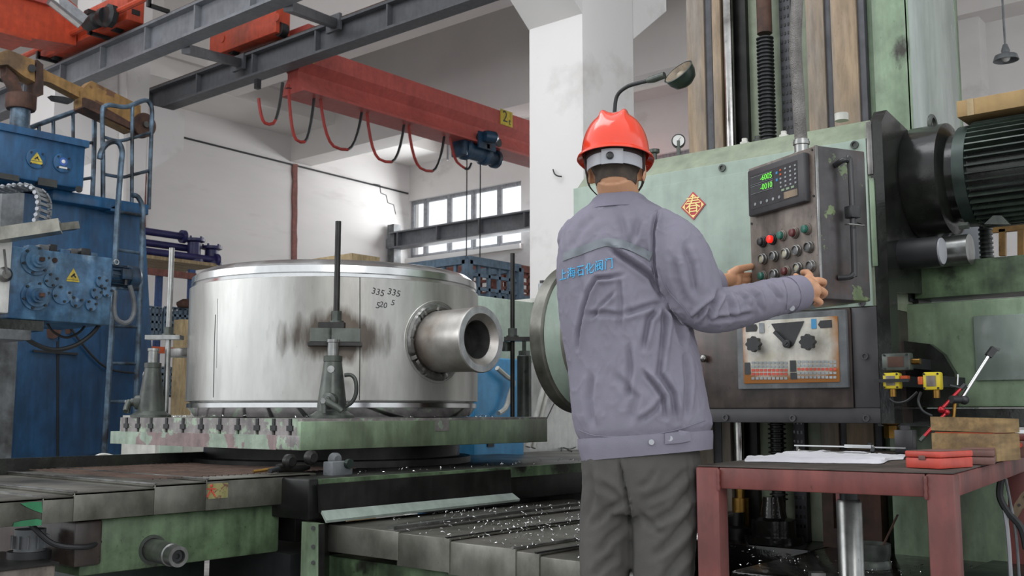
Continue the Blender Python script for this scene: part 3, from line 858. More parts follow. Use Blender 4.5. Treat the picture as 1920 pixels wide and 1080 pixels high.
# drag chain
t = thing('drag_chain', 'grey cable drag chain curling down onto the aluminium beam', 'cable chain', P(70, 420, d=7.2))
path = [P(x, y, d=7.2) for x, y in ((-30, 351), (0, 351), (25, 348), (48, 347), (62, 354), (71, 370), (72, 390), (69, 405), (64, 420))]
path = spline(path, 8)
cum = [0]
for a, b in zip(path, path[1:]): cum.append(cum[-1] + (b - a).length)
N_ = 15
inw = V((-.6, .8, 0)) * .16
for k in range(N_):
    s_ = cum[-1] * (k + .5) / N_
    i = max(j for j in range(len(cum)) if cum[j] <= s_)
    p = path[i]; d = (path[min(i + 1, len(path) - 1)] - path[max(i - 1, 0)]).normalized()
    L_ = cum[-1] / N_
    g = G().bar(p - d * L_ * .48, p + d * L_ * .48, .012, .05, d.cross(V((1, 0, 0))).cross(d))
    g.bar(p - d * L_ * .48 + inw, p + d * L_ * .48 + inw, .012, .05, d.cross(V((1, 0, 0))).cross(d))
    g.bar(p, p + inw, .02, .02)
    lk = part('chain_link', g, greym, t)
    part('rivet', G().cyl(p - V((-.014, .018, 0)), p + V((0, 0, 0)), .014, n=12), greyp, lk)
# ================================================================ rotary table, saddle and bed
TX1 = P(562, 815, d=4.35).x; TY0 = P(562, 815, d=4.35).y
ZT = P(562, 785, d=4.35).z; ZT0 = P(562, 845, d=4.35).z
TX0 = P(207, 820, y=TY0).x; TY1 = P(1025, 800, x=TX1).y
TCX, TCY = (TX0 + TX1) / 2, (TY0 + TY1) / 2
t = thing('rotary_table', 'square machine table with chipped green paint and a row of dark T-slots', 'machine table', (TCX, TCY, ZT0))
zs1 = ZT0 + .062
xs0 = P(222, 790, y=TY0).x
part('lower_plate', G().prism([(TX0, TY0, ZT0), (TX1 - .16, TY0, ZT0), (TX1 - .16, TY0, zs1), (TX0, TY0, zs1)], (0, TY1 - TY0, 0)), chipm, t, 'chipped green lower plate with bare pink primer')
part('corner_block', G().box(TX1 - .16, TX1, TY0 - .002, TY1, ZT0, zs1, .006), primer, t)
part('side_face', G().box(TX1 - .02, TX1 + .006, TY0, TY1, ZT0, ZT - .012, .004), greenw, t, 'green painted side of the table')
# upper plate made of strips between the T-slots
nsl = 11
sxs = [P(px, 795, y=TY0).x for px in (234, 256, 280, 309, 340, 374, 409, 443, 479, 510, 541)]
edges = [xs0] + sxs + [TX1]
sw = .011
for i in range(nsl + 1):
    a = edges[i] + (sw if i else 0); b = edges[i + 1] - (sw if i < nsl else 0)
    part('slotted_strip', G().box(a, b, TY0 + .01, TY1, zs1, ZT), primer, t)
g = G().box(xs0, TX1, TY0 + .06, TY1 - .01, zs1, zs1 + .02)
part('slot_floor', G().box(xs0 + .005, TX1 - .005, TY0 + .02, TY1 - .01, zs1 - .001, zs1 + .022), blackm, t)
fx = None
for x in sxs:
    o = part('slot_bolt', G().box(x - .009, x + .009, TY0 + .006, TY0 + .05, ZT - .03, ZT + .0).box(x - .02, x + .02, TY0 + .004, TY0 + .05, ZT - .052, ZT - .03), blackm, t) if fx is None else piece(fo, t, (x - fx, 0, 0))
    if fx is None: fx = x; fo = o
# name plate remnant
c = P(829, 798, x=TX1 + .007)
part('worn_plate', G().box(TX1 + .004, TX1 + .009, c.y - .045, c.y + .045, c.z - .025, c.z + .025), primer, t, 'scraped metal name plate')
# base ring and saddle
t = thing('saddle', 'dark oily round base and saddle under the machine table', 'machine base', (TCX, TCY, .55))
part('turntable_ring', G().lathe([(0, 0), (.72, 0), (.72, .03), (.66, .035), (.66, ZT0 - .665), (0, ZT0 - .665)], (TCX, TCY, .662), n=56), darks, t)
ZB = .66
part('saddle_body', G().box(TCX - .85, -3.22, 2.6, TY1 + .5, .5, ZB, .01), darks, t)
ap = [P(595, 908, x=-3.2), P(953, 880, x=-3.2), P(955, 928, x=-3.2), P(597, 962, x=-3.2)]
part('apron', G().prism(ap, (.015, 0, 0)), darks, t, 'dark sheet apron')
lip = [V((-3.185, ap[3].y, ap[3].z)), V((-3.185, ap[2].y, ap[2].z)), V((-3.155, ap[2].y + .02, ap[2].z - .028)), V((-3.155, ap[3].y, ap[3].z - .035))]
part('apron_lip', G().prism(lip, (.004, 0, .01)), greeng, t, 'pale green folded lip')
part('edge_step', G().box(-3.36, -3.2, ap[0].y + .02, TY1 + .3, ZB - .05, ZB - .002), greent, t)
for i, (px, py) in enumerate(((580, 858), (625, 862), (540, 865))):
    c = P(px, py, x=-3.42)
    part('clamp_screw', G().lathe([(0, 0), (.03, 0), (.03, .02), (.018, .03), (0, .03)], c, (1, 0, 0), 18), greym if i == 1 else darks, t)
c = P(641, 870, x=-3.32)
part('coolant_block', G().box(c.x - .06, c.x, c.y - .05, c.y + .06, ZB - .005, ZB + .055, .004), greym, t)
part('coolant_tap', G().cyl(c + V((0, .03, 0)), c + V((.02, .03, 0)), .02), greend, t)

# ---- cross bed with telescopic covers (runs away along y); vertical face at x=-3.4
XC = -3.4
zlow = P(3, 989, x=XC).z
segs = [(-70, 79, 0), (79, 137, 1), (137, 287, 2), (287, 383, 3), (383, 578, 4)]
topy = [(3, 938), (100, 932), (210, 919), (330, 906), (480, 893)]
t = thing('telescopic_way_cover', 'grey-green steel way covers running from the lower left corner to the machine table', 'way cover', (XC - .4, 2, zlow))
yprev = None
for (pa, pb, k), (tx, ty) in zip(segs, topy):
    zt1 = P(tx, ty, x=XC).z
    y0 = P(pa, 950, x=XC).y; y1 = P(pb, 950, x=XC).y
    wd = .008 * k
    x0 = XC - 1.15 - wd
    g = G()
    g.box(x0, XC + wd * .3 - .0, y0, y1 + .03, zt1 - .012, zt1, .003)
    s_ = part('cover_segment', g, covert, t)
    part('side_skirt', G().box(XC + wd * .3 - .012, XC + wd * .3, y0, y1 + (.0 if k == 4 else .0), zlow, zt1 - .002, .002), cover, s_)
    part('wiper_edge', G().box(x0, XC + wd * .3 + .004, y0 - .004, y0 + .008, zt1 - .0, zt1 + .005), steel, s_)
for k, l in enumerate((((38, 944), (58, 941), (78, 941), (79, 962), (66, 958), (50, 951)), ((26, 980), (44, 976), (70, 973), (78, 975), (77, 985), (24, 988)))):
    part('paint_smear', G().prism([P(x, y, x=XC + .002) for x, y in l], (.0015, 0, 0)), M('green_smear_%d' % k, '#2f7a52', .4, var=.15), t, 'smear of bright green paint')
c = P(404, 922, x=XC + .012)
pl = part('warning_plate', G().box(XC + .01, XC + .014, P(386, 905, x=XC).y, P(424, 902, x=XC).y, P(404, 934, x=XC).z, P(404, 906, x=XC).z), dullyellow, t, 'yellowed warning plate with a small figure')
yc = (P(386, 905, x=XC).y + P(424, 902, x=XC).y) / 2 - .03; zc_ = (P(404, 934, x=XC).z + P(404, 906, x=XC).z) / 2
part('pictogram', G().bar((XC + .0155, yc - .018, zc_ - .02), (XC + .0155, yc, zc_ + .005), .002, .006).bar((XC + .0155, yc + .018, zc_ - .02), (XC + .0155, yc, zc_ + .005), .002, .006).bar((XC + .0155, yc - .02, zc_ + .01), (XC + .0155, yc + .02, zc_ + .008), .002, .005).ball((XC + .0155, yc, zc_ + .02), .006, (.3, 1, 1)), redprint, pl)
# grating stretch on top and the far black wall of the bed
ztop = P(480, 893, x=XC).z
g = G()
for i in range(34):
    y = P(300, 900, x=XC).y + .04 + i * .03
    g.box(XC - 1.1, XC - .12, y, y + .006, ztop, ztop + .004)
part('tread_ribs', g, railr, t, kind='stuff')
part('far_guard', G().box(XC - 1.2, XC - 1.16, P(250, 870, x=XC - 1.16).y - .9, TY0 + .4, ztop - .02, ztop + .05), blackg, t)
part('guard_end', G().box(XC - 1.22, XC - 1.12, P(250, 870, x=XC - 1.16).y - .95, P(250, 870, x=XC - 1.16).y - .9, ztop - .05, ztop + .055), greym, t)
# bed casting under the covers
t = thing('cross_bed', 'oily green cast machine bed under the left way covers', 'machine bed', (XC - .5, 3, 0))
ybed0 = P(150, 1030, x=XC - .05).y
part('bed_casting', G().box(XC - 1.05, XC - .05, ybed0, 2.64, .36, zlow - .005, .01), greent, t)
part('bed_end', G().box(XC - 1.0, XC - .03, ybed0 - .03, ybed0 + .07, P(150, 1062, x=XC - .05).z, zlow - .005, .01), darkb, t)
part('bed_foot', G().box(XC - .9, XC - .35, P(160, 1060, x=XC - .35).y, P(385, 1060, x=XC - .35).y, 0, .36, .01), greend, t)
part('far_bed', G().box(XC - 1.05, XC + .1, TY1 - .2, TY1 + 3.2, .35, ZB - .03, .01), darks, t)
part('far_bed_cover', G().box(XC - 1.05, XC + .14, TY1 + .3, TY1 + 3.2, ZB - .03, ZB - .01), covert, t)
part('far_bed_side', G().box(XC + .1, XC + .13, TY1 - .3, TY1 + 3.2, ZB - .12, ZB - .03), cover, t)
part('inner_wall', G().box(XC - .5, XC + .05, 2.62, TY1 + 3, 0, .36), blackm, t)
part('bed_bracket', G().box(XC - .35, XC - .02, P(567, 1000, x=XC).y - .02, P(567, 1000, x=XC).y + .25, zlow - .16, zlow - .01, .006), darks, t)
# round shaft poking out of the bed
c = P(285, 1030, x=XC - .05)
t = thing('shaft_sleeve', 'round grey steel sleeve poking out of the green bed at the lower left', 'shaft', (XC + .05, c.y, c.z - .06))
tip = P(335, 1044, x=XC + .16)
ax = (tip - c).normalized(); ln = (tip - c).length
part('sleeve', G().lathe([(0, -.1), (.04, -.1), (.04, ln * .75), (.036, ln * .75 + .004), (.036, ln), (.024, ln), (.024, ln - .03), (0, ln - .03)], c, ax, 32), steel, t)
part('flange', G().lathe([(.041, -.005), (.052, -.005), (.052, .008), (.041, .008)], c, ax, 32, closed=True), castm, t)
part('socket_screw', G().lathe([(0, ln - .028), (.02, ln - .028), (.02, ln - .012), (.01, ln - .012), (.01, ln - .02), (0, ln - .02)], c, ax, 16), blackm, t)
# vertical motor and box in the lower left corner
c = P(72, 1010, x=XC - .1)
t = thing('vertical_motor', 'dark finned motor standing upright below the left way covers', 'motor', (c.x - .1, c.y, .3))
mc = V((c.x - .06, c.y, P(72, 1035, x=XC - .1).z))
part('motor_body', G().lathe([(0, 0), (.05, 0), (.05, zlow - mc.z - .03), (0, zlow - mc.z - .03)], mc, n=24), greym, t)
g = None
for k in range(12):
    an = 2 * PI * k / 12; d = V((math.cos(an), math.sin(an), 0))
    f = part('cooling_fin', G().bar(mc + d * .054 + V((0, 0, .01)), mc + d * .054 + V((0, 0, zlow - mc.z - .05)), .004, .012, d), greym, t)
part('base_flange', G().lathe([(0, -.03), (.07, -.03), (.07, 0), (0, 0)], mc, n=24), blackm, t)
t = thing('pump_box', 'dirty beige metal box carrying the upright motor, bottom left corner', 'box', (c.x - .1, c.y, 0))
bz = mc.z - .031
part('box_body', G().box(mc.x - .22, mc.x + .17, P(-40, 1060, x=mc.x + .17).y, P(105, 1060, x=mc.x + .17).y, 0, bz, .008), panelm, t)
part('lid', G().box(mc.x - .23, mc.x + .18, P(-40, 1060, x=mc.x + .17).y, P(108, 1060, x=mc.x + .17).y, bz, bz + .008), darks, t)
solo('motor_cable', G().tube([mc + V((.06, -.05, .12)), mc + V((.1, -.04, .09)), mc + V((.13, .02, .03)), mc + V((.15, .12, .012)), mc + V((.1, .2, .02))], .009, 8, sub=5), blackm, 'black cable curling round the foot of the upright motor', 'cable')

# ---- green post between the beds
t = thing('guard_post', 'worn green flat post standing where the two way covers meet', 'post', P(580, 1060, y=2.62))
yP = 2.60
part('post', G().prism([P(566, 978, y=yP), P(597, 983, y=yP), P(596, 1130, y=yP), P(562, 1130, y=yP)], (0, .03, 0)), greenw, t)
part('post_side', G().prism([P(597, 983, y=yP), P(607, 980, y=yP + .1), P(606, 1130, y=yP + .1), P(597, 1130, y=yP)], (0, .03, 0)), darks, t)
for py in (990, 1025, 1055): part('bolt', G().cyl(P(587, py, y=yP), P(587, py, y=yP - .008), .008, n=10), blackm, t)

# ---- lengthwise bed with telescopic covers (runs along x); front face at y=2.70
YF = 2.70
t = thing('telescopic_way_cover', 'row of overlapping brushed steel way covers strewn with bright chips behind the worker', 'way cover', (-2.6, YF + .6, .3))
xsg = [610, 744, 838, 960, 1003, 1098]
tys = [982, 999, 1015.5, 1033.5, 1044, 1058]
for k in range(5):
    a = P(xsg[k], tys[k], y=YF); b = P(xsg[k + 1], tys[k] + 18, y=YF)
    zt1 = a.z; zb_ = P(xsg[k], 1033 if k == 0 else tys[k] + 62, y=YF).z
    yf = YF + .004 * (k)
    if k == 4: b.x = -1.93
    back = 4.25 if k < 3 else 3.3
    s_ = part('cover_segment', G().box(a.x, b.x, yf, back, zt1 - .01, zt1, .002), covert, t)
    part('front_skirt', G().box(a.x, b.x + (.01 if k < 4 else 0), yf - .002, yf + .01, zb_, zt1 - .001, .002), cover, s_)
    part('wiper_edge', G().box(b.x - .008, b.x + .003, yf - .004, back, zt1, zt1 + .004), darks if k % 2 else steel, s_)
    if k == 0:
        for q in range(4): part('rivet', G().cyl((a.x + .012, yf - .002, zt1 - .02 - q * .035), (a.x + .012, yf - .007, zt1 - .02 - q * .035), .006, n=8), steel, s_)
zfloor2 = P(700, 1075, y=YF).z
b5 = -1.93
t2 = thing('lengthwise_bed', 'dark green machine bed under the brushed way covers', 'machine bed', (-2.6, YF + .8, 0))
part('bed_casting', G().box(P(612, 1050, y=YF + .05).x, b5, YF + .05, 3.3, 0, .35, .01), greent, t2)
part('bed_rail', G().box(P(612, 1050, y=YF + .03).x, b5, YF + .02, YF + .05, .2, .26), darks, t2)
ztc = P(610, 982, y=YF).z


def on_cover(px, py):
    """point on the stepped cover tops"""
    q = P(px, py, z=ztc - .02)
    z = ztc
    for k in range(5):
        if q.x > P(xsg[k], tys[k], y=YF).x: z = P(xsg[k], tys[k], y=YF).z
    return P(px, py, z=z + .002)


# ---- tools lying on the cover
a = on_cover(632, 972); b = on_cover(765, 964)
t = thing('socket_wrench', 'steel socket wrench with a hexagonal head lying on the way cover under the apron', 'wrench', a)
u = (b - a).normalized(); up = V((0, 0, .022))
part('handle', G().tube([a + up, a + u * .1 + up, a + u * .18 + up * .9], [.012, .009, .012], 12), steel, t)
part('hex_socket', G().tube([a + u * .16 + up, a + u * .24 + up], [.022, .024], 6), steel, t)
part('extension', G().tube([a + u * .22 + up * .8, a + u * .34 + up * .7], [.012, .008], 12), castm, t)
part('tip', G().tube([a + u * .345 + up * .7, a + u * .385 + up * .7], .014, 10), darks, t)
a = P(733, 990, z=ztc + .006); b = P(1080, 945, z=ztc + .006)
solo('flat_bar', G().bar(a, b, .03, .012), steel, 'long thin steel bar lying across the way covers among the chips', 'bar')
a = P(500, 876, z=ZB + .07)
a = P(520, 880, x=XC - .06)
a.z = ztop + .022
t = thing('hand_tool', 'small dark air tool with a copper tip lying at the foot of the machine table', 'tool', a)
part('body', G().tube([a, a + V((0, .12, 0)), a + V((0, .16, 0))], [.018, .02, .012], 12), darks, t)
part('grip', G().tube([a + V((0, .02, 0)), a + V((.03, -.06, -.006))], [.012, .01], 10), blackm, t)
part('tip', G().tube([a + V((0, -.0, 0)), a + V((-.01, -.11, -.008))], [.008, .006], 8), brass, t)


# ---- bright chips scattered about
def chips(name, n, gen, label, size=(.004, .010)):
    bm = bmesh.new(); rnd = random.Random(len(name) + n)
    for i in range(n):
        c = gen(rnd)
        s = rnd.uniform(*size); an = rnd.uniform(0, 6.28); r = Matrix.Rotation(an, 3, 'Z') @ Matrix.Rotation(rnd.uniform(-1, 1), 3, 'X')
        ps = []
        m = 4
        for k in range(m + 1):
            q = k / m * rnd.uniform(1.5, 3.5)
            for w_ in (-.0012, .0012):
                ps.append(bm.verts.new(c + r @ V((math.cos(q) * s, w_ + k * s * .2, abs(math.sin(q)) * s)) + V((0, 0, s * .4))))
        for k in range(m):
            bm.faces.new((ps[2 * k], ps[2 * k + 1], ps[2 * k + 3], ps[2 * k + 2]))
    g = G(); g.bm.free(); g.bm = bm
    solo(name, g, steelp, label, 'metal chips', kind='stuff')


cl = [(860, 960, 30, 10, 90), (905, 955, 25, 8, 50), (940, 985, 60, 16, 220), (1000, 1000, 50, 12, 120), (1040, 968, 50, 14, 90), (770, 985, 40, 8, 40), (1060, 1005, 40, 14, 90), (985, 1020, 40, 8, 40), (1010, 945, 40, 6, 60), (830, 1000, 60, 12, 40)]
tot = sum(c[4] for c in cl)


def gch(r):
    k = r.uniform(0, tot)
    for c in cl:
        k -= c[4]
        if k <= 0: break
    px = min(1086, max(640, r.gauss(c[0], c[2]))); py = r.gauss(c[1], c[3])
    py = max(945 + (1080 - px) * .07, min(py, 975 + (px - 610) * .15))
    return on_cover(px, py)


chips('metal_chips', 420, gch, 'bright curly steel chips strewn over the way covers')


def gch2(r):
    y = r.uniform(TY0 + .1, TY1 + .4)
    return V((-3.3 + r.uniform(-.1, .08), y, ZB + .001))


chips('metal_chips', 60, gch2, 'small steel chips along the edge of the dark saddle')


def gch3(r):
    a = r.uniform(0, 2 * PI); q = r.uniform(.765, .84)
    return V((min(TX1 - .01, TCX + q * math.cos(a)), max(TY0 + .02, TCY + q * math.sin(a)), ZT + .001))


chips('metal_chips', 110, gch3, 'small steel chips on the machine table round the valve body')

# ================================================================ the valve body
R = .752
cdir = P(631, 600, d=5.47)
CX, CY = cdir.x, cdir.y
zc0 = ZT + .004
D_front = math.hypot(CX, CY) - R
ztopc = P(631, 487, d=D_front).z
H = ztopc - zc0
dp = lambda py: P(631, py, d=D_front).z - zc0
z_pb1 = dp(752); z_pb0 = dp(764)
valm = M('machined_cast_body', '#c6c6c2', .33, .82, var=.07, sc=2, grime='#8f8d88', gthr=.5, sc2=2, stretch=(1, 1, .3), bump=.06, bsc=18, col2='#6a6863', thr=.72, soft=.08, dirt=.07)


def stain(N, L, tc, src):
    """brown scorch round the welded lug, with drips; grey-green film below the nozzle"""
    def vm(op, a, b):
        n = N.new('ShaderNodeVectorMath'); n.operation = op
        L.new(a, n.inputs[0])
        if isinstance(b, tuple): n.inputs[1].default_value = b
        else: L.new(b, n.inputs[1])
        return n
    lug = P(628, 632, d=D_front) - V((CX, CY, zc0))
    s1 = vm('SUBTRACT', tc, tuple(lug))
    nz = N.new('ShaderNodeTexNoise'); nz.inputs['Scale'].default_value = 3.5; nz.inputs['Detail'].default_value = 6
    mp = N.new('ShaderNodeMapping'); mp.inputs['Scale'].default_value = (4, 4, .8); L.new(tc, mp.inputs[0]); L.new(mp.outputs[0], nz.inputs['Vector'])
    s2 = vm('MULTIPLY', s1.outputs[0], (3.4, 3.4, 8.0))
    ln = vm('LENGTH', s2.outputs[0], (0, 0, 0))
    ad = N.new('ShaderNodeMath'); ad.operation = 'MULTIPLY_ADD'; L.new(nz.outputs['Fac'], ad.inputs[0]); ad.inputs[1].default_value = 1.7
    L.new(ln.outputs['Value'], ad.inputs[2])
    mr = N.new('ShaderNodeMapRange'); mr.inputs[1].default_value = 1.45; mr.inputs[2].default_value = 1.85; mr.inputs[3].default_value = .85; mr.inputs[4].default_value = 0
    L.new(ad.outputs[0], mr.inputs[0])
    mx = N.new('ShaderNodeMix'); mx.data_type = 'RGBA'; L.new(mr.outputs[0], mx.inputs[0]); L.new(src, mx.inputs[6]); mx.inputs[7].default_value = lin('#40352b')
    return mx.outputs[2]


extra(valm, stain)
nzm = M('turned_nozzle_steel', '#bdb9b4', .36, .8, var=.08, sc=5, grime='#a3968c', sc2=5, dirt=.1)
t = thing('valve_body', 'big machined steel valve body drum with a side nozzle, standing on the machine table', 'valve body', (CX, CY, zc0))
t.rotation_euler = (0, 0, 0)
zb1_ = dp(500); zb2_ = dp(515); zb3_ = dp(521)
part('drum', G().lathe([(R - .02, z_pb1), (R + .002, z_pb1 + .004), (R + .002, zb3_ - .004), (R - .006, zb3_)], (CX, CY, zc0), n=128), valm, t)
part('lower_band', G().lathe([(.5, 0), (R - .045, 0), (R - .02, .03), (R - .012, z_pb0 - .002), (R - .004, z_pb0), (R - .004, z_pb1 - .008), (R - .018, z_pb1 - .006), (R - .02, z_pb1)], (CX, CY, zc0), n=128), steelp, t, 'polished lower band')
part('upper_band', G().lathe([(R - .006, zb3_), (R - .012, zb2_ + .003), (R - .006, zb2_ + .005), (R - .008, zb1_), (R - .016, zb1_ + .004), (R - .05, H - .003), (R - .062, H), (.45, H), (.45, H - .1), (.4, H - .1), (.4, .02), (.5, 0)], (CX, CY, zc0), n=128), steelp, t, 'polished upper rim')
# nozzle along +x
nf = P(903, 636, y=CY)
na = V((CX, CY, nf.z))
L0 = math.sqrt(R * R - .16 ** 2); Lf = nf.x - CX
ro = .157; ri = .088
part('nozzle', G().lathe([(ro - .008, L0 - .12), (ro - .006, Lf - .02), (ro, Lf - .014), (ro, Lf - .004), (ro - .003, Lf), (ri + .034, Lf), (ri + .003, Lf - .028)], na, (1, 0, 0), 72), nzm, t, 'turned steel nozzle')
part('bore', G().lathe([(ri + .034, Lf - .0005), (ri + .003, Lf - .028), (ri, Lf - .05), (ri, Lf - .26), (ri - .02, Lf - .27), (ri - .02, Lf - .5), (0, Lf - .5)], na, (1, 0, 0), 64), steel, t)
part('face_ring', G().lathe([(ri + .034, Lf + .0008), (ro - .004, Lf + .0008), (ro - .004, Lf - .002), (ri + .034, Lf - .002)], na, (1, 0, 0), 72, closed=True), M('faced_steel', '#c6c8ca', .5, .45, var=.04), t)
# weld bead where nozzle meets drum
n = 96; ring = []
for k in range(n):
    a = 2 * PI * k / n; rr = ro + .012
    yy = rr * math.cos(a); zz = rr * math.sin(a)
    ring.append(V((CX + math.sqrt(R * R - yy * yy) + .004, CY + yy, na.z + zz)) + V((noise.noise(V((k * .9, 0, 0))), noise.noise(V((0, k * .9, 0))), noise.noise(V((0, 3, k * .9))))) * .005)
part('weld_bead', G().tube(ring, [.019 + .005 * noise.noise(V((k * 1.1, 5, 0))) for k in range(n)], 8, close=True), steel, t)
ring2 = [V((CX + math.sqrt(R * R - ((ro + .04) * math.cos(2 * PI * k / n)) ** 2) + .0, CY + (ro + .04) * math.cos(2 * PI * k / n), na.z + (ro + .04) * math.sin(2 * PI * k / n))) for k in range(n)]
part('weld_toe', G().tube(ring2, .005, 6, close=True), valm, t)


def cylpt(px, py, off=0.0):
    """where the ray of a pixel meets the drum surface"""
    r = RM @ V(((px - 960) / FPX, (540 - py) / FPX, -1))
    o = V((-CX, -CY)); d = V((r.x, r.y)); a = d.dot(d); b = 2 * o.dot(d); c = o.dot(o) - (R + .002 + off) ** 2
    q = (-b - math.sqrt(max(0, b * b - 4 * a * c))) / (2 * a)
    return V((0, 0, CZ)) + r * q


# seam scratches down the drum
for l, w_ in (([(675, 520), (675, 620), (675, 660), (674, 750)], .0022), ([(404, 590), (402, 650), (400, 745)], .0018), ([(408, 560), (406, 690)], .001)):
    g = G().tube([cylpt(*p, .0) for p in l], w_, 5, sub=3)
    part('seam_line', g, darks, t)
# inked numbers
for cx, cy, s_, sz in ((709, 548, '335', 17), (709, 573, '5', 17), (739, 549, '335', 17), (737, 568, '5', 15), (719, 572, '20', 15)):
    bm = text_bm(s_, sz, 0)
    for v in bm.verts:
        x, y = v.co.x, v.co.y
        ca, sa = math.cos(.25), math.sin(.25)
        v.co = cylpt(cx + (x * ca + y * sa), cy - (y * ca - x * sa), .0012)
    g = G(); g.bm.free(); g.bm = bm
    part('inked_number', g, blackprint, t)
# welded lug block with dark edges
lc = cylpt(620, 628); rad = V((lc.x - CX, lc.y - CY, 0)).normalized(); tg = V((-rad.y, rad.x, 0))
lgz0 = cylpt(630, 645).z; lgz1 = cylpt(630, 616).z
la = cylpt(581, 630); lb_ = cylpt(677, 630)
hw = (lb_ - la).length / 2; mid = (la + lb_) / 2
for (o_x, ww, nm) in ((-hw * .55, hw * .42, 'lug'), (hw * .35, hw * .62, 'lug')):
    c = mid + tg * o_x
    part(nm, G().bar(c + V((0, 0, 0)) - rad * .03, c + rad * .075, 2 * ww, lgz1 - lgz0 - .01), castm, t, 'rough welded lug')
part('lug_shelf', G().bar(mid - rad * .02 + V((0, 0, lgz0 - mid.z - .004)), mid + rad * .085 + V((0, 0, lgz0 - mid.z - .004)), 2 * hw + .01, .016), darks, t)
# lug on the left flank
ll = V((CX - R * .93, CY - R * .37, 0))
cl_ = P(362, 662, d=5.4)
part('lug', G().box(P(325, 662, d=5.3).x, CX - R * .9, cl_.y - .07, cl_.y + .05, P(340, 668, d=5.35).z, P(340, 652, d=5.35).z, .004), steel, t, 'flat lug on the left flank')


# ================================================================ screw jacks, clamping rods and bridges
def jack(loc, rz, label, ground_loop=True):
    x, y, z = loc
    t = thing('screw_jack', label, 'jack', loc, rz, 'screw jacks under the valve body lugs')
    W0 = WM[t.name]
    def lp(n, g, m, par=t):
        g.bm.transform(W0); return part(n, g, m, par)
    lp('foot', G().lathe([(0, 0), (.1, 0), (.1, .012), (.085, .02), (.062, .035), (.06, .06)], (0, 0, 0), n=32), castm)
    b = lp('tapered_body', G().lathe([(.0, .01), (.07, .01), (.066, .05), (.04, .25), (.042, .252), (.042, .275), (.036, .277), (0, .277)], (0, 0, 0), n=32), castm)
    lp('front_rib', G().prism([(-.004, -.06, .03), (-.004, -.068, .05), (-.004, -.041, .24), (-.004, -.036, .24)], (.008, 0, 0)), castm, b)
    lp('oval_badge', G().lathe([(0, 0), (.018, 0), (.016, .004), (0, .004)], (0, -.042, .215), (0, -1, .12), 24), steel, b)
    lp('ram', G().lathe([(0, .27), (.026, .27), (.026, .335), (.03, .337), (.03, .35), (0, .35)], (0, 0, 0), n=28), steel)
    g = G().lathe([(0, 0), (.038, 0), (.036, .03), (.022, .04), (.02, .055), (.012, .06), (.012, .072), (0, .072)], (.0, -.045, .075), (-.2, -1, 0), 24)
    hb = lp('bevel_hub', g, castm)
    lp('hub_nut', G().tube([(-.014, -.112, .075), (-.017, -.128, .075)], .013, 6), steel, hb)
    c0 = V((-.012, -.11, .075))
    lp('crank_socket', G().tube([c0, c0 + V((.055, -.005, -.028)), c0 + V((.075, -.005, -.045))], [.018, .013, .012], 12), castm, hb)
    lp('crank_stub', G().tube([c0 + V((-.004, 0, -.005)), c0 + V((0.0, -.004, -.055))], [.014, .01], 12), castm, hb)
    return t, lp


jz = ZT + .001
jp = P(622, 780, d=4.62)
j1, lp = jack((jp.x, jp.y, jz), math.radians(40), 'grey-green cast screw jack with crank hub, in front of the drum under the welded lug')
lp('loop_handle', G().tube([(.055, -.01, .19), (.085, -.01, .19), (.105, -.01, .165), (.108, -.01, .11), (.09, -.01, .07), (.06, -.01, .05)], .009, 10, sub=6), castm)
jq = P(283, 775, d=5.28)
j2, lp = jack((jq.x, jq.y, jz), math.radians(-38), 'grey cast screw jack with oval badge, left of the drum on the table edge')
# round steel post at the right
pc = P(983, 778, d=5.75)
ph = P(983, 668, d=5.75).z - jz
t = thing('support_post', 'round dark steel support post with hex nut, right of the nozzle', 'post', (pc.x, pc.y, jz))
part('post_body', G().lathe([(0, 0), (.04, 0), (.04, ph), (.036, ph + .004), (0, ph + .004)], (pc.x, pc.y, jz), n=28), castm, t)
part('side_hole', G().cyl((pc.x + .03, pc.y - .025, jz + ph * .74), (pc.x + .034, pc.y - .0285, jz + ph * .74), .009), blackm, t)
part('hex_nut', G().tube([(pc.x, pc.y, jz + ph + .004), (pc.x, pc.y, jz + ph + .03)], .032, 6), castm, t)
part('screw', G().cyl((pc.x, pc.y, jz + ph + .03), (pc.x, pc.y, P(983, 640, d=5.75).z), .012), castm, t)


def clamp(px_top, py_top, px_b, py_b, d, plate, pth, nut, label, m_=castm, r=.0135):
    """plate = (px0, px1, py) along the view's horizontal"""
    a = P(px_b, py_b, d=d)
    top = P(px_top, py_top, d=d).z
    base = V((a.x, a.y, jz))
    t = thing('clamping_rod', label, 'clamp', base, 0, 'clamping rods with bridge plates')
    part('threaded_rod', G().cyl(base, (a.x, a.y, top), r, n=14), m_, t)
    pz = P(px_b, plate[2], d=d).z
    p0 = P(plate[0], plate[2], d=d); p1 = P(plate[1], plate[2], d=d)
    p0.z = p1.z = pz
    part('bridge_plate', G().bar(p0, p1, .07, pth), m_ if m_ is not steel else steel, t)
    part('washer', G().cyl((a.x, a.y, pz + pth / 2), (a.x, a.y, pz + pth / 2 + .008), .034), castm, t)
    part('hex_nut', G().tube([(a.x, a.y, pz + pth / 2 + .008), (a.x, a.y, pz + pth / 2 + .008 + nut)], .025, 6), castm, t)
    return t


clamp(631, 415, 627, 775, 4.72, (599, 647, 612), .034, .045, 'dark threaded clamping rod standing tall in front of the drum', darks, .014)
clamp(320, 465, 310, 775, 5.32, (276, 341, 633), .022, .035, 'pale steel clamping rod standing left of the drum', steel, .0145)
c3 = clamp(961, 475, 961, 775, 5.6, (945, 996, 636), .022, .04, 'black clamping rod standing right of the nozzle', darks, .0125)
a = P(947, 648, d=5.6)
part('bridge_foot', G().box(a.x - .02, a.x + .02, a.y - .02, a.y + .02, a.z - .03, a.z + .02), castm, c3)
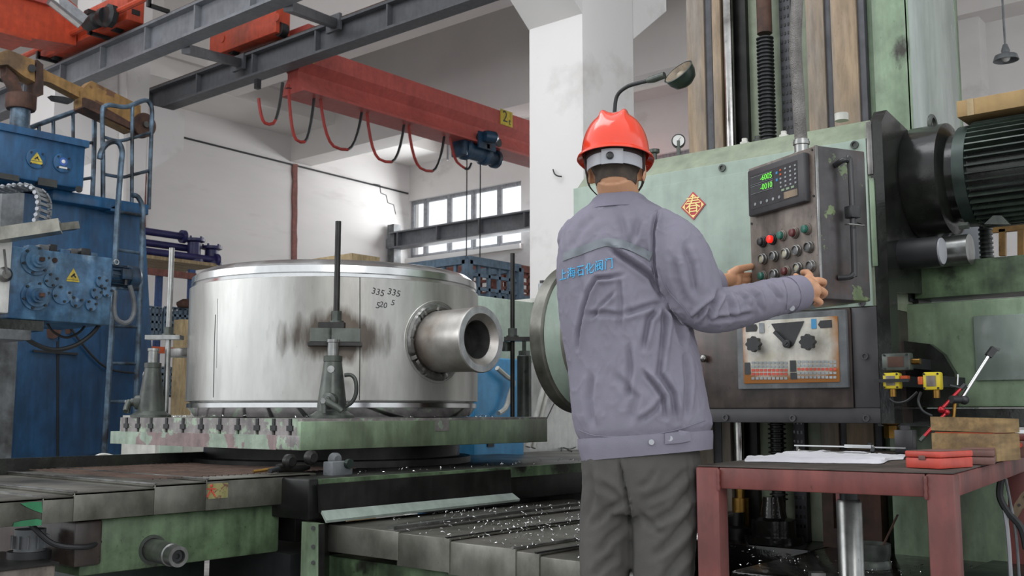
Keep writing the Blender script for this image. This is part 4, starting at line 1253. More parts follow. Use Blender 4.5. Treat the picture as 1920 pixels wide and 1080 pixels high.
# cardboard lid just showing above the drum
wp = P(648, 484, d=8.4)
solo('wooden_crate', G().box(wp.x - .25, wp.x + .25, wp.y - .15, wp.y + .15, 0, wp.z), plank, 'tall yellowish wooden crate whose top just shows above the far rim of the drum', 'crate')

# ================================================================ things behind the table
t = thing('blue_drum_cabinet', 'bright blue cabinet with rounded edge behind the nozzle', 'cabinet', P(930, 840, d=6.6))
a = P(893, 842, d=6.6); b = P(990, 842, d=6.6)
zz = P(940, 672, d=6.6).z
part('cabinet_body', G().box(-4.75, -4.25, P(890, 700, x=-4.25).y, P(985, 700, x=-4.25).y, 0, P(960, 672, x=-4.25).z, .03), bluecab, t)
part('base_slot', G().box(-4.26, -4.24, P(915, 835, x=-4.24).y, P(927, 835, x=-4.24).y, P(915, 838, x=-4.24).z, P(915, 828, x=-4.24).z), blackm, t)
t = thing('control_cabinet', 'pale green-grey steel cabinet with shelf top, beyond the nozzle', 'cabinet', (-4.9, 5.8, 0))
xq = -4.65
y0 = P(860, 620, x=xq).y; y1 = P(1003, 620, x=xq).y; y2 = P(1100, 620, x=xq).y
z0 = P(960, 676, x=xq).z; z1 = P(960, 562, x=xq).z
part('upper_box', G().box(xq - .5, xq, y0, y1, z0, z1, .008), paleg, t)
part('recess_panel', G().box(xq - .5, xq - .12, y1, y2, z0, z1), greeng, t)
part('shelf', G().box(xq - .5, xq + .03, y1 - .02, y2, z1, z1 + .03), pvcw, t)
part('lower_skirt', G().box(xq - .5, xq - .02, y0, y2, 0, z0), white, t, 'white lower panel stained grey')
for i, (px, h_) in enumerate(((1017, .17), (1033, .14))):
    c = P(px, 552, x=xq - .15)
    bt = thing('grey_canister', ('taller', 'shorter')[i] + ' grey canister with a dark cap standing on the cabinet shelf behind the disc', 'canister', (c.x, c.y, z1 + .03), 0, 'canisters on the shelf')
    part('can_body', G().lathe([(0, 0), (.032, 0), (.032, h_ * .85), (.022, h_ * .87), (0, h_ * .87)], (c.x, c.y, z1 + .031), n=20), greyp, bt)
    part('cap', G().lathe([(0, h_ * .87), (.02, h_ * .87), (.02, h_), (0, h_)], (c.x, c.y, z1 + .031), n=16), blk, bt)
hz_ = lambda pts, d: [P(x, y, x=-4.2 if d == 6.2 and pts[0][0] < 1000 else -4.6) for x, y in pts]
solo('coiled_cable', G().tube(hz_([(1012, 640), (1018, 626), (1030, 632), (1028, 655), (1014, 665), (1010, 650), (1020, 635)], 6.2), .014, 8, sub=5), brass, 'tan cable coiled on the cabinet behind the disc rim', 'cable')
solo('white_hose', G().tube(hz_([(932, 690), (950, 706), (962, 716), (956, 740), (948, 765), (935, 775)], 6.2), .016, 8, sub=5), pvcw, 'pale plastic hose drooping in front of the bright blue cabinet', 'hose')
t = thing('conduit_pipes', 'pair of cream plastic pipes leaning down beside the disc', 'pipes', P(1000, 820, x=-4.6))
for a, b in (((1026, 700), (990, 838)), ((1035, 700), (1000, 840))): part('pipe', G().cyl(P(*a, x=-4.6), P(*b, x=-4.6), .018), pvcw, t)
solo('grey_hose', G().tube(hz_([(1040, 700), (1020, 690), (1016, 715), (1030, 740), (1050, 745), (1062, 725)], 6.0), .014, 8, sub=5), greym, 'grey hose hanging in a loop below the disc', 'hose')
solo('thin_wire', G().tube(hz_([(1052, 738), (1040, 755), (1030, 775), (1022, 792)], 6.0), .004, 5, sub=4), blackm, 'thin black wire hanging below the disc', 'cable')
solo('loose_wire', G().tube([P(x, y, z=ZB - .004 + .12 * max(0, (842 - y) / 842)) for x, y in [(1052, 845), (1056, 826), (1070, 822), (1082, 834), (1070, 842), (1054, 838), (1072, 846)]], .004, 5, sub=4), blackm, 'thin dark wire curled on the bed edge left of the worker', 'cable')

# ---- racks and crates against the left wall
XS = -13.6
S_ = lambda px, py, off=0: P(px, py, x=XS + off)
t = thing('storage_rack', 'blue steel storage rack with wooden shelf boards along the left wall', 'shelving', (XS, S_(330, 600).y, 0))
ya, yb_ = S_(262, 600).y, S_(357, 600).y
for yy in (ya - 1.2, yb_):
    for dx in (0, -.9): part('upright', G().box(XS - .06 + dx, XS + dx, yy - .04, yy + .06, 0, S_(357, 505).z), rackb, t)
    pass
zsh = S_(380, 492).z
for k in range(4): part('shelf_board', G().box(XS - 1.0 + k * .27, XS - .75 + k * .27, ya - 1.2, S_(405, 500).y, zsh - .05, zsh), plank, t)
for py in (515, 658): part('cross_beam', G().box(XS, XS + .05, ya - 1.2, S_(362, 600).y, S_(330, py + 6).z, S_(330, py - 6).z), redline if py == 515 else orangep, t)
for py in (742,): part('cross_beam', G().box(XS, XS + .05, ya - 1.2, S_(362, 600).y, S_(330, py + 3).z, S_(330, py - 3).z), greym, t)
for k, (xo, zo, lb) in enumerate(((.0, .06, 'dark blue flanged pipe on the rack, front one'), (-.2, .22, 'dark blue flanged pipe on the rack, middle one'), (-.4, .12, 'dark blue flanged pipe on the rack, rearmost'), (-.15, .38, 'dark blue flanged pipe on the rack, topmost'))):
    yy1 = S_((405, 380, 395, 352)[k], 480).y
    pt_ = solo('flanged_pipe', G().cyl((XS + xo, ya - 1.1, zsh + zo), (XS + xo, yy1, zsh + zo), .055, n=14), purple, lb, 'pipe', 'dark blue pipes on the rack')
    part('flange', G().cyl((XS + xo, yy1 - .03, zsh + zo), (XS + xo, yy1 + .03, zsh + zo), .1, n=20), purple, pt_)
for k, px in enumerate((370, 403)):
    c = S_(px, 488); z_ = zsh
    vt = thing('flanged_valve', 'dark blue flanged valve standing on the rack, ' + ('left' if k == 0 else 'right') + ' one by the drum rim', 'valve', (XS - .2, c.y, z_), 0, 'dark blue valves on the rack')
    hh = .36 - .08 * k
    part('body', G().lathe([(0, 0), (.16, 0), (.16, .04), (.1, .06), (.1, hh - .06), (.16, hh - .04), (.16, hh), (0, hh)], (XS - .1, c.y, z_), n=20), purple, vt)
    for q in range(6): part('bolt', G().cyl((XS - .1 + .13 * math.cos(q + .3), c.y + .13 * math.sin(q + .3), z_ + hh), (XS - .1 + .13 * math.cos(q + .3), c.y + .13 * math.sin(q + .3), z_ + hh + .03), .018, n=8), purple, vt)


def lattice(name, label, x, y0, y1, z0, z1, dp_, mat, ny, nz_, cat='crate', group=None):
    t = thing(name, label, cat, (x - dp_ / 2, (y0 + y1) / 2, z0), 0, group)
    g = G(); b = .035
    for i in range(ny + 1):
        y = y0 + (y1 - y0) * i / ny
        part('front_bar', G().box(x - b, x, y - b / 2, y + b / 2, z0, z1), mat, t)
    for i in range(nz_ + 1):
        z = z0 + (z1 - z0) * i / nz_
        part('cross_bar', G().box(x - b, x, y0, y1, z - b / 2, z + b / 2), mat, t)
    part('back_panel', G().box(x - dp_, x - dp_ + .02, y0, y1, z0, z1), blackm, t)
    part('side_panel', G().box(x - dp_, x - b, y1 - .02, y1 + .015, z0, z1), mat, t)
    return t


def z_of(px, py): return S_(px, py, .1).z
lattice('lattice_crate', 'slate-blue lattice crate under the rack, behind the ladder, left one', XS + .1, S_(278, 600, .1).y, S_(302, 600, .1).y, z_of(300, 632), z_of(300, 577), .6, crate, 3, 4, group='slate-blue lattice crates')
lattice('lattice_crate', 'slate-blue lattice crate under the rack, beside the drum edge', XS + .1, S_(309, 600, .1).y, S_(356, 600, .1).y, z_of(320, 632), z_of(320, 577), .6, crate, 5, 4, group='slate-blue lattice crates')
lattice('lattice_crate', 'slate-blue lattice crate low down behind the left clamping rod', XS + .1, S_(296, 700, .1).y, S_(340, 700, .1).y, z_of(320, 738), z_of(320, 690), .6, crate, 5, 4, group='slate-blue lattice crates')
a = P(345, 600, d=9.5); b = P(341, 775, d=9.5)
solo('wooden_post', G().box(a.x - .07, a.x + .07, a.y - .06, a.y + .06, 0, a.z), plank, 'raw wooden board standing upright left of the drum', 'board')
c = S_(349, 574, .2)
solo('round_casting', G().lathe([(0, 0), (.12, 0), (.14, .04), (.14, .07), (.06, .12), (0, .12)], (c.x, c.y, z_of(340, 577) + .0), n=20), rustm, 'rusty round casting lying on the lattice crate beside the drum', 'casting')
t = thing('switch_box', 'pale grey low cabinet seen under the left end of the machine table', 'cabinet', P(330, 862, d=8.6))
a = P(291, 840, x=-7.3); b = P(385, 840, x=-7.3)
part('cabinet_body', G().box(-7.8, -7.3, a.y, b.y, 0, a.z + .25), pvcw, t)
part('door_panel', G().box(-7.3, -7.285, P(298, 850, x=-7.3).y, P(340, 850, x=-7.3).y, .2, a.z + .2), paleg, t)
solo('coiled_hose', G().tube([P(x, y, x=XC - 1.21) for x, y in ((140, 868), (150, 860), (165, 862), (175, 870), (178, 858), (195, 853), (225, 860), (240, 868), (250, 860), (262, 868))], .009, 7, sub=4), pvcw, 'pale hose coiled behind the left bed guard', 'hose')
# cages stacked beyond the drum
def cage(name, label, px0, px1, py0, py1, d, mat, nx, nz_):
    """open frame of angle bars: front and side frames with slats"""
    c0 = P(px0, py1, d=d); c1 = P(px1, py1, d=d * 1.02)
    x = c1.x
    z0 = P(px1, py1, d=d).z; z1 = P(px1, py0, d=d).z
    t = thing(name, label, 'cage', (x, c1.y, z0), 0, 'steel stillage cages beyond the drum')
    dx, dy = 1.0, 1.0
    b = .05
    for (ax, ay) in ((0, 0), (-dx, 0), (0, dy), (-dx, dy)):
        part('corner_post', G().box(x + ax - b, x + ax + b, c1.y + ay - b, c1.y + ay + b, 0, z1), mat, t)
    for z in (z0, z1):
        part('side_rail', G().box(x - dx, x, c1.y - b, c1.y + b, z - b, z + b), mat, t)
        part('side_rail', G().box(x - b, x + b, c1.y, c1.y + dy, z - b, z + b), mat, t)
        part('side_rail', G().box(x - dx, x, c1.y + dy - b, c1.y + dy + b, z - b, z + b), mat, t)
    for k in range(1, nx):
        part('upright_slat', G().box(x - dx * k / nx - .02, x - dx * k / nx + .02, c1.y - .02, c1.y + .02, z0, z1), mat, t)
        part('upright_slat', G().box(x - .02, x + .02, c1.y + dy * k / nx - .02, c1.y + dy * k / nx + .02, z0, z1), mat, t)
    for k in range(1, nz_):
        z = z0 + (z1 - z0) * k / nz_
        part('cross_slat', G().box(x - .02, x + .02, c1.y, c1.y + dy, z - .02, z + .02), mat, t)
        part('cross_slat', G().box(x - dx, x, c1.y - .02, c1.y + .02, z - .02, z + .02), mat, t)
    return t


cage('stillage_cage', 'slate-blue steel stillage cage with corner post, beyond the drum rim', 800, 876, 482, 560, 12.5, crate, 5, 3)
cage('stillage_cage', 'red-brown steel stillage cage beyond the black clamping rod', 885, 934, 492, 548, 14.0, brownc, 6, 4)
cage('stillage_cage', 'slate-blue steel stillage cage low beside the pillar under the red-brown one', 890, 936, 551, 605, 13.98, crate, 6, 3)
# ================================================================ boring machine: column
YH = 3.85
XHR = P(1640, 500, y=YH).x; XHL = P(1077, 450, y=YH).x
ZHT = P(1620, 215, y=YH).z; ZHB = P(1500, 793, y=YH).z
ZB0 = .34
YC = 4.42
cxp = lambda px, py=120: P(px, py, y=YC).x
t = thing('machine_column', 'tall pale green machine column with vertical tan slideways behind the head', 'machine column', (-2.0, YC + .5, ZB0))
ct = 4.6
def strip(n, pa, pb, yoff, mat, z0=ZB0, z1=ct, dep=.1, lb=None, par=None):
    return part(n, G().box(P(pa, 120, y=YC + yoff).x, P(pb, 120, y=YC + yoff).x, YC + yoff, YC + yoff + dep, z0, z1, .004), mat, par or t, lb)
xcl, xcr = cxp(1290), cxp(1706)
part('column_core', G().box(xcl + .03, xcr - .02, YC + .12, YC + .80, ZB0, ct), greent, t)
strip('slideway', 1288, 1321, 0, tanst); strip('slideway_edge', 1321, 1336, .01, greyst); strip('slideway', 1336, 1352, .0, tanst)
strip('dark_channel', 1373, 1400, .06, darks); strip('green_web', 1398, 1520, .09, olive, dep=.04)
strip('slideway', 1513, 1547, 0, tanst); strip('slideway_edge', 1547, 1561, .012, greyst); strip('slideway', 1560, 1609, 0, tanst, lb='broad tan slideway'); strip('slideway_edge', 1609, 1624, .012, greyst)
strip('green_flank', 1624, 1640, .05, greenw); strip('green_front', 1638, 1707, .02, greenw, dep=.7)
part('green_side', G().box(xcr - .03, xcr, YC + .02, P(1800, 200, x=xcr).y, ZB0, ct, .012), greeng, t, 'glossy grey-green side of the column')
rk = strip('rack', 1463, 1485, .05, greyst, dep=.05)
g = G()
xr0 = P(1463, 120, y=YC + .05).x; xr1 = P(1485, 120, y=YC + .05).x
z = .4
pitch = .042
while z < 3.6:
    for q in range(3):
        xx = xr0 + (xr1 - xr0) * (.2 + .3 * q)
        g.box(xx - .004, xx + .004, YC + .046, YC + .052, z, z + .014)
    z += pitch
part('rack_holes', g, blackg, t, kind='stuff')
xs_ = P(1362, 200, y=YC - .02).x
part('chrome_bar', G().cyl((xs_, YC + .02, .62), (xs_, YC + .02, ct), .026, n=24), chrome, t)
part('chrome_bar_foot', G().lathe([(0, -.28), (.04, -.28), (.04, -.1), (.02, -.1), (.02, 0), (0, 0)], (xs_, YC + .02, .62), n=24), brass, t)
xl_ = P(1438, 200, y=YC).x
zz = P(1438, 62, y=YC).z
ls = part('lead_screw', G().cyl((xl_, YC - .0, ZB0), (xl_, YC - .0, ZHB + .1), .03), darks, t)
g = G()
z = ZB0 + .18; k = 0
ths = []
while z < ZHB + .08:
    first = part('screw_thread', G().lathe([(.026, 0), (.041, .004), (.041, .009), (.026, .013)], (xl_, YC - .0, z), n=20), darks, ls) if not ths else None
    if first: ths.append(first); z0_ = z
    else:
        c = ths[0].copy(); C.objects.link(c); c.parent = ls; c.location = (0, 0, z - z0_)
    z += .021
part('bellows_tube', G().cyl((xl_, YC + .0, zz), (xl_, YC + .0, ct), .036), rustm, t)
bl = part('bellows_core', G().cyl((xl_, YC, ZHT - .1), (xl_, YC, zz - .02), .03), blackm, t)
z = ZHT - .08; first = None
while z < zz - .03:
    if first is None: first = part('bellows_ring', G().lathe([(.028, 0), (.041, .006), (.041, .011), (.028, .017)], (xl_, YC, z), n=22), blackm, bl); z0_ = z
    else:
        c = first.copy(); C.objects.link(c); c.parent = bl; c.location = (0, 0, z - z0_)
    z += .0185
part('nut_flange', G().lathe([(0, 0), (.13, 0), (.13, .03), (.1, .03), (.1, .1), (.06, .11), (.045, .2), (.03, .2), (0, .2)], (xl_, YC - .06, ZB0), n=36), oilm, t, 'oily black screw bearing')
part('bar_flange', G().lathe([(0, 0), (.07, 0), (.07, .05), (.045, .06), (.045, .12), (0, .12)], (xs_, YC - .04, ZB0), n=28), darks, t)
# slotted rusty plate low on the column and rack foot
pa = P(1541, 935, y=YC - .06); pb = P(1655, 1032, y=YC - .06)
X0, X1 = pa.x, pb.x
part('foot_plate', G().box(X0, X0 + .05, YC - .06, YC, ZB0, .75).box(X0 + .11, X1, YC - .06, YC, ZB0, .75).box(X0 + .05, X0 + .11, YC - .06, YC, ZB0, .42).box(X0 + .05, X0 + .11, YC - .06, YC, .62, .75), rustm, t)

# ---- base
t = thing('machine_base', 'oily black machine base with chips under the column', 'machine base', (-1.6, 4.4, 0))
part('base_casting', G().box(-1.90, -.35, 3.5, 5.3, 0, ZB0, .02), oilm, t)
part('base_wing', G().box(-2.9, -1.905, 4.23, 5.3, 0, ZB0, .02), oilm, t)
pe = P(1811, 1012, z=ZB0 + .02)
part('base_kerb', G().box(-1.15, -.3, 3.62, 4.1, ZB0 - .02, ZB0 + .04, .01), greend, t)
part('front_step', G().box(-1.8, -.6, 3.3, 3.5, 0, .2, .01), greenw, t)
g = G()


def gch4(r):
    return V((r.uniform(-2.2, -1.0), r.uniform(3.6, 4.1), ZB0 + .001))


chips('metal_chips', 120, gch4, 'wet steel chips on the oily black machine base')
# telescopic cylinder under the bench line
c = P(1594, 1000, d=3.55)
t = thing('steel_column_sleeve', 'thick upright steel cylinder standing under the red bench', 'cylinder', (c.x, c.y, 0))
zt1 = P(1594, 937, d=3.55).z
part('cylinder', G().lathe([(0, .0), (.045, 0), (.045, .22), (.042, .225), (.042, zt1 - .01), (.037, zt1), (0, zt1)], (c.x, c.y, 0), n=40), steel, t)
part('top_screw', G().cyl((c.x, c.y, zt1), (c.x, c.y, zt1 + .07), .03), blackm, t)
for k, (px, py, s_) in enumerate(((1630, 1008, 1.0),)):
    c = P(px, 1012, d=3.95)
    t = thing('oil_tin', 'shallow rusty tin with a stick in it on the machine base', 'tin', (c.x, c.y, ZB0))
    part('tin_body', G().lathe([(0, 0), (.075, 0), (.075, .02), (.07, .03), (.075, .05), (.075, .09), (.07, .09), (.07, .02), (0, .02)], (c.x, c.y, ZB0 + .001), n=32), castm, t)
    part('stick', G().cyl((c.x + .02, c.y, ZB0 + .025), (c.x + .1, c.y + .03, ZB0 + .2), .004), rustm, t)
c = P(1545, 1065, d=3.7)
t = thing('adjustable_spanner', 'dark adjustable spanner lying at the foot of the steel cylinder', 'spanner', (c.x, c.y, ZB0))
c.z = ZB0 + .012
part('jaw', G().bar(c, c + V((-.04, -.03, 0)), .05, .02), steel, t)
part('handle', G().bar(c, c + V((.14, .08, 0)), .024, .014), darks, t)

# ================================================================ spindle head
t = thing('spindle_head', 'large pale green spindle head with a dark lower half and a red paper charm', 'machine head', ((XHL + XHR) / 2, YH + .3, ZHB))
DH = .46
zch = P(1610, 262, y=YH).z
zsplit = P(1390, 590, y=YH).z
xm = P(1600, 400, y=YH).x
# casting with chamfered top and chamfered left end
cw = .09
A = [(XHL, ZHB), (XHL, P(1077, 347, y=YH).z), (XHL + .06, zch + .03), (XHL + .09, zch + .04)]
body = G()
body.box(XHL, XHR, YH + .004, YH + DH, zsplit + .001, zch)
part('upper_casting', body, olive, t)
zL = P(1225, 345, y=YH).z
part('top_chamfer', G().prism([(XHL + .02, YH, zch + .0), (XHL + .02, YH + .09, ZHT), (XHL + .02, YH + DH, ZHT), (XHL + .02, YH + DH, zch)], (XHR - XHL - .02, 0, 0)), olive, t)
xg1 = XHR - .012
part('green_front_panel', G().box(XHL + .0, xg1, YH - .006, YH + .01, zsplit, zch, .003), green, t)
part('cover_panel', G().box(P(1180, 400, y=YH).x, P(1408, 400, y=YH).x + .4, YH - .010, YH, zsplit + .01, zch - .055, .002), green, t)
part('lower_casting', G().box(XHL + .05, XHR, YH + .004, YH + DH, ZHB, zsplit - .001), darkb, t)
z1_ = P(1500, 765, y=YH).z
x1_ = P(1600, 700, y=YH).x
part('lower_panel', G().box(XHL + .3, x1_, YH - .012, YH + .005, z1_, zsplit - .002, .003), darkb, t)
part('edge_rail', G().box(XHL + .08, XHR, YH - .004, YH + .006, ZHB, z1_ - .001, .003), bezelm, t)
part('edge_rail', G().box(x1_ + .002, XHR, YH - .004, YH + .006, z1_, zsplit - .002, .003), bezelm, t)
for px, py in ((1355, 315), (1603, 272), (1617, 568), (1622, 668), (1625, 784), (1487, 784), (1361, 783)):
    g = G(); bolt(g, P(px, py, y=YH - .006), (0, -1, 0), .016 if py < 320 else .0135)
    part('socket_screw', g, bezelm if py > 320 else castm, t)
c = P(1319, 672, y=YH - .03)
part('ball_knob', G().ball(c, .017).cyl(c, (c.x, YH, c.z), .006), chrome, t)
part('oil_cap', G().lathe([(0, 0), (.028, 0), (.028, .03), (0, .03)], P(1578, 222, y=YH + .2) * 1.0 - V((0, 0, .01)), n=24), pvcw, t, 'white capped oil filler')
for px in (1396, 1420, 1470):
    c = P(px, 258, y=YH + .12)
    part('top_fitting', G().lathe([(0, 0), (.02, 0), (.02, .014), (.012, .018), (.012, .03), (0, .03)], (c.x, c.y, ZHT - .001), n=6), (rustm, pvcw, castm)[(px // 24) % 3], t)
part('steel_tab', G().bar(P(1660, 243, y=YH + .3), P(1690, 241, y=YH + .3), .02, .01), blackm, t)
# dark right-hand side cheek with sloped top, pale worn corner
part('side_cheek', G().prism([(XHR, YH + .0, ZHB), (XHR, YH, ZHT - .04), (XHR, YH + .06, ZHT + .02), (XHR, YH + .32, P(1700, 262, x=XHR).z), (XHR, YH + .56, P(1700, 262, x=XHR).z - .05), (XHR, YH + .56, P(1700, 545, x=XHR).z), (XHR, YH + .085, P(1700, 560, x=XHR).z), (XHR, YH + .085, ZHB)], (.05, 0, 0)), blackg, t)
part('worn_corner', G().box(XHR - .01, XHR + .012, YH - .006, YH + .03, P(1620, 330, y=YH).z, ZHT - .03, .004), steel, t)
part('green_edge', G().box(XHR - .006, XHR + .013, YH - .007, YH + .012, P(1635, 500, y=YH).z, P(1630, 335, y=YH).z, .002), greenw, t)
# red diamond charm
c = P(1300, 386, y=YH - .012)
s_ = .062
dm = part('paper_charm', G().prism([c + V((0, 0, s_)), c + V((s_ * .98, 0, -.0)), c + V((0, 0, -s_)), c + V((-s_ * .98, 0, 0))], (0, -.0015, 0)), redfoil, t, 'red diamond paper charm with a gold character')
g = G()
for k in range(4):
    a = PI / 2 * k; b = a + PI / 2
    pa = c + V((math.cos(a) * s_ * .82, -.002, math.sin(a) * s_ * .82)); pb = c + V((math.cos(b) * s_ * .82, -.002, math.sin(b) * s_ * .82))
    part('gold_border', G().bar(pa, pb, .003, .0015, (0, 1, 0)), goldm, dm)
    part('gold_corner', G().prism([c + V((math.cos(a) * s_ * .86, -.0018, math.sin(a) * s_ * .86)), c + V((math.cos(a - .22) * s_ * .66, -.0018, math.sin(a - .22) * s_ * .66)), c + V((math.cos(a + .22) * s_ * .66, -.0018, math.sin(a + .22) * s_ * .66))], (0, -.001, 0)), goldm, dm)
text_part('gold_character', '\u6625', .078, c + V((0, -.0025, 0)), (1, 0, 0), (0, 0, 1), goldm, dm, .0008)
bm = text_bm('\u6625', .078, .0008)
bm.free()
# control plate
f0 = P(1380, 595, y=YH - .03); f1 = P(1590, 728, y=YH - .03)
zt1 = P(1583, 580, y=YH - .03).z; zb1_ = P(1590, 727, y=YH - .03).z; xa_ = P(1382, 660, y=YH - .03).x; xb_ = P(1588, 660, y=YH - .03).x
cp = part('control_plate', G().box(xa_, xb_, YH - .03, YH - .004, zb1_, zt1, .004), greym, t, 'grey framed control plate with knobs')
xi0 = P(1394, 660, y=YH - .031).x; xi1 = P(1573, 660, y=YH - .031).x; zi0 = P(1480, 718, y=YH - .031).z; zi1 = P(1480, 598, y=YH - .031).z
platem = M('rust_edged_enamel_plate', '#cdc9be', .35, var=.05, sc=6, grime='#b3a98c', gthr=.52, sc2=10)


def rustedge(N, L, tc, src):
    sp = N.new('ShaderNodeSeparateXYZ'); L.new(tc, sp.inputs[0])
    ox = (xi0 + xi1) / 2 - (XHL + XHR) / 2; oz = (zi0 + zi1) / 2 - ZHB + .02
    def m(op, a, b, c_=None):
        n = N.new('ShaderNodeMath'); n.operation = op
        for i, v in enumerate((a, b) if c_ is None else (a, b, c_)):
            if isinstance(v, (int, float)): n.inputs[i].default_value = v
            else: L.new(v, n.inputs[i])
        return n.outputs[0]
    ax_ = m('ABSOLUTE', m('DIVIDE', m('SUBTRACT', sp.outputs[0], ox), (xi1 - xi0) / 2), 0)
    az = m('ABSOLUTE', m('DIVIDE', m('SUBTRACT', sp.outputs[2], oz), (zi1 - zi0) / 2), 0)
    q = m('ADD', m('POWER', ax_, 5), m('POWER', az, 6))
    nz = N.new('ShaderNodeTexNoise'); nz.inputs['Scale'].default_value = 14; nz.inputs['Detail'].default_value = 5; L.new(tc, nz.inputs['Vector'])
    q2 = m('MULTIPLY_ADD', nz.outputs['Fac'], .9, q)
    mr = N.new('ShaderNodeMapRange'); L.new(q2, mr.inputs[0]); mr.inputs[1].default_value = .8; mr.inputs[2].default_value = 1.5
    mx = N.new('ShaderNodeMix'); mx.data_type = 'RGBA'; L.new(mr.outputs[0], mx.inputs[0]); L.new(src, mx.inputs[6]); mx.inputs[7].default_value = lin('#96602c')
    return mx.outputs[2]


extra(platem, rustedge)
part('enamel_face', G().box(xi0, xi1, YH - .0345, YH - .029, zi0, zi1, .001), platem, cp, 'cream enamel face with rusty edges')
Q = lambda px, py, o=0: P(px, py, y=YH - .036 - o)
part('dark_triangle', G().prism([Q(1446, 607), Q(1508, 602), Q(1487, 648), Q(1480, 653), Q(1474, 652), Q(1468, 644)], (0, -.001, 0)), blackprint, cp)
c = Q(1477, 645)
part('pointer_lever', G().bar(c + V((0, -.012, 0)), Q(1452, 622, .012), .01, .014), blk, cp)
part('lever_boss', G().lathe([(0, 0), (.016, 0), (.016, .014), (.008, .016), (0, .012)], c, (0, -1, 0), 24), blk, cp)
for px, py in ((1419, 646), (1520, 642)):
    c = Q(px, py)
    g = G(); ps = []
    for k in range(48):
        a = 2 * PI * k / 48; r = .029 + .0032 * math.cos(a * 8)
        ps.append(c + V((r * math.cos(a), -.014, r * math.sin(a))))
    g.prism(ps, (0, -.024, 0)); g.cyl(c, c + V((0, -.015, 0)), .012)
    part('lobed_knob', g, blk, cp)
for (a, b) in (((1398, 609), (1418, 621)), ((1538, 601), (1560, 614))):
    p0 = Q(*a); p1 = Q(*b); p0, p1 = (p0, p1)
    d = 1 if a[0] < 1500 else -1
    L_ = [V((p0.x, p0.y, p0.z)), V((p1.x, p0.y, p0.z)), V((p1.x + .006, p0.y, (p0.z + p1.z) / 2)), V((p1.x, p0.y, p1.z)), V((p0.x, p0.y, p1.z))]
    if d < 0: L_ = [V((p0.x, p0.y, p0.z)), V((p1.x, p0.y, p0.z)), V((p1.x, p0.y, p1.z)), V((p0.x, p0.y, p1.z)), V((p0.x - .01, p0.y, (p0.z + p1.z) / 2))]
    part('arrow_print', G().prism(L_, (0, -.0005, 0)), blackprint, cp)
for (a, b, m_) in (((1423, 606), (1433, 624), greyprint), ((1521, 598), (1531, 616), bluecab)):
    p0 = Q(*a); p1 = Q(*b)
    part('indicator_strip', G().box(p0.x, p1.x, p0.y - .001, p0.y, p1.z, p0.z), m_, cp)
# tables of figures printed along the bottom
for side, (x0, x1) in enumerate(((1409, 1478), (1495, 1570))):
    for r_, (py, m_) in enumerate(((678, greyprint), (685, greyprint), (692, redprint), (699, redprint if side == 0 else greyprint), (707, greyprint))):
        g = G(); n = 9 if side == 0 else 10
        for k in range(n):
            u = x0 + (x1 - x0) * k / n
            p0 = Q(u, py - side * 2); p1 = Q(u + (x1 - x0) / n * .78, py + 4.6 - side * 2)
            g.box(p0.x, p1.x, p0.y - .0006, p0.y, p1.z, p0.z)
        part('printed_figures', g, m_, cp, kind='stuff')
for a, b in (((1481, 676), (1493, 697)), ((1482, 699), (1494, 711)), ((1396, 680), (1407, 702))):
    p0 = Q(*a); p1 = Q(*b); part('dark_label', G().box(p0.x, p1.x, p0.y - .001, p0.y, p1.z, p0.z), blackprint, cp)
# facing disc on the left end
dc = V((-3.02, 4.12, P(1090, 632, d=5.0).z))
Rd = P(1090, 490, d=5.0).z - dc.z
Rd = .37
part('facing_disc', G().lathe([(0, .0), (Rd - .02, .0), (Rd, .01), (Rd, .075), (Rd - .015, .085), (Rd - .03, .085), (Rd - .05, .12), (Rd - .08, .16), (.2, .17), (0, .17)], dc - V((.04, 0, 0)), (1, 0, 0), 80), cover, t, 'dark steel rim of the facing disc')
part('disc_back', G().lathe([(Rd - .014, .0855), (Rd - .03, .098), (Rd - .09, .17), (.2, .19), (0, .19)], dc - V((.04, 0, 0)), (1, 0, 0), 80), green, t, 'pale green back of the disc')
# pressure gauge and glands on top
c = P(1272, 264, y=YH + .1)
t = thing('pressure_gauge', 'small round pressure gauge standing on the green head beside the helmet', 'gauge', (c.x, c.y, ZHT))
ga = (V((0, 0, CZ)) - c); ga.z = 0; ga = ga.normalized()
part('stem', G().cyl((c.x, c.y, ZHT), c, .009), castm, t)
part('case', G().lathe([(0, -.02), (.031, -.02), (.031, .006), (.028, .008), (.026, .004), (0, .004)], c, ga, 32), blk, t)
part('dial', G().lathe([(0, .0045), (.026, .0045), (.026, .0055), (0, .0055)], c, ga, 32), white, t, 'pale dial')
part('needle', G().bar(c + ga * .0065, c + ga * .0065 + V((.012, 0, .012)), .002, .001), blackm, t)
c = P(1227, 288, y=YH + .1)
solo('hose_gland', G().lathe([(0, 0), (.012, 0), (.012, .03), (.024, .035), (.024, .05), (0, .05)], (c.x, c.y, ZHT + .0), n=16), castm, 'dark mushroom-shaped gland on the green head right behind the helmet', 'gland')
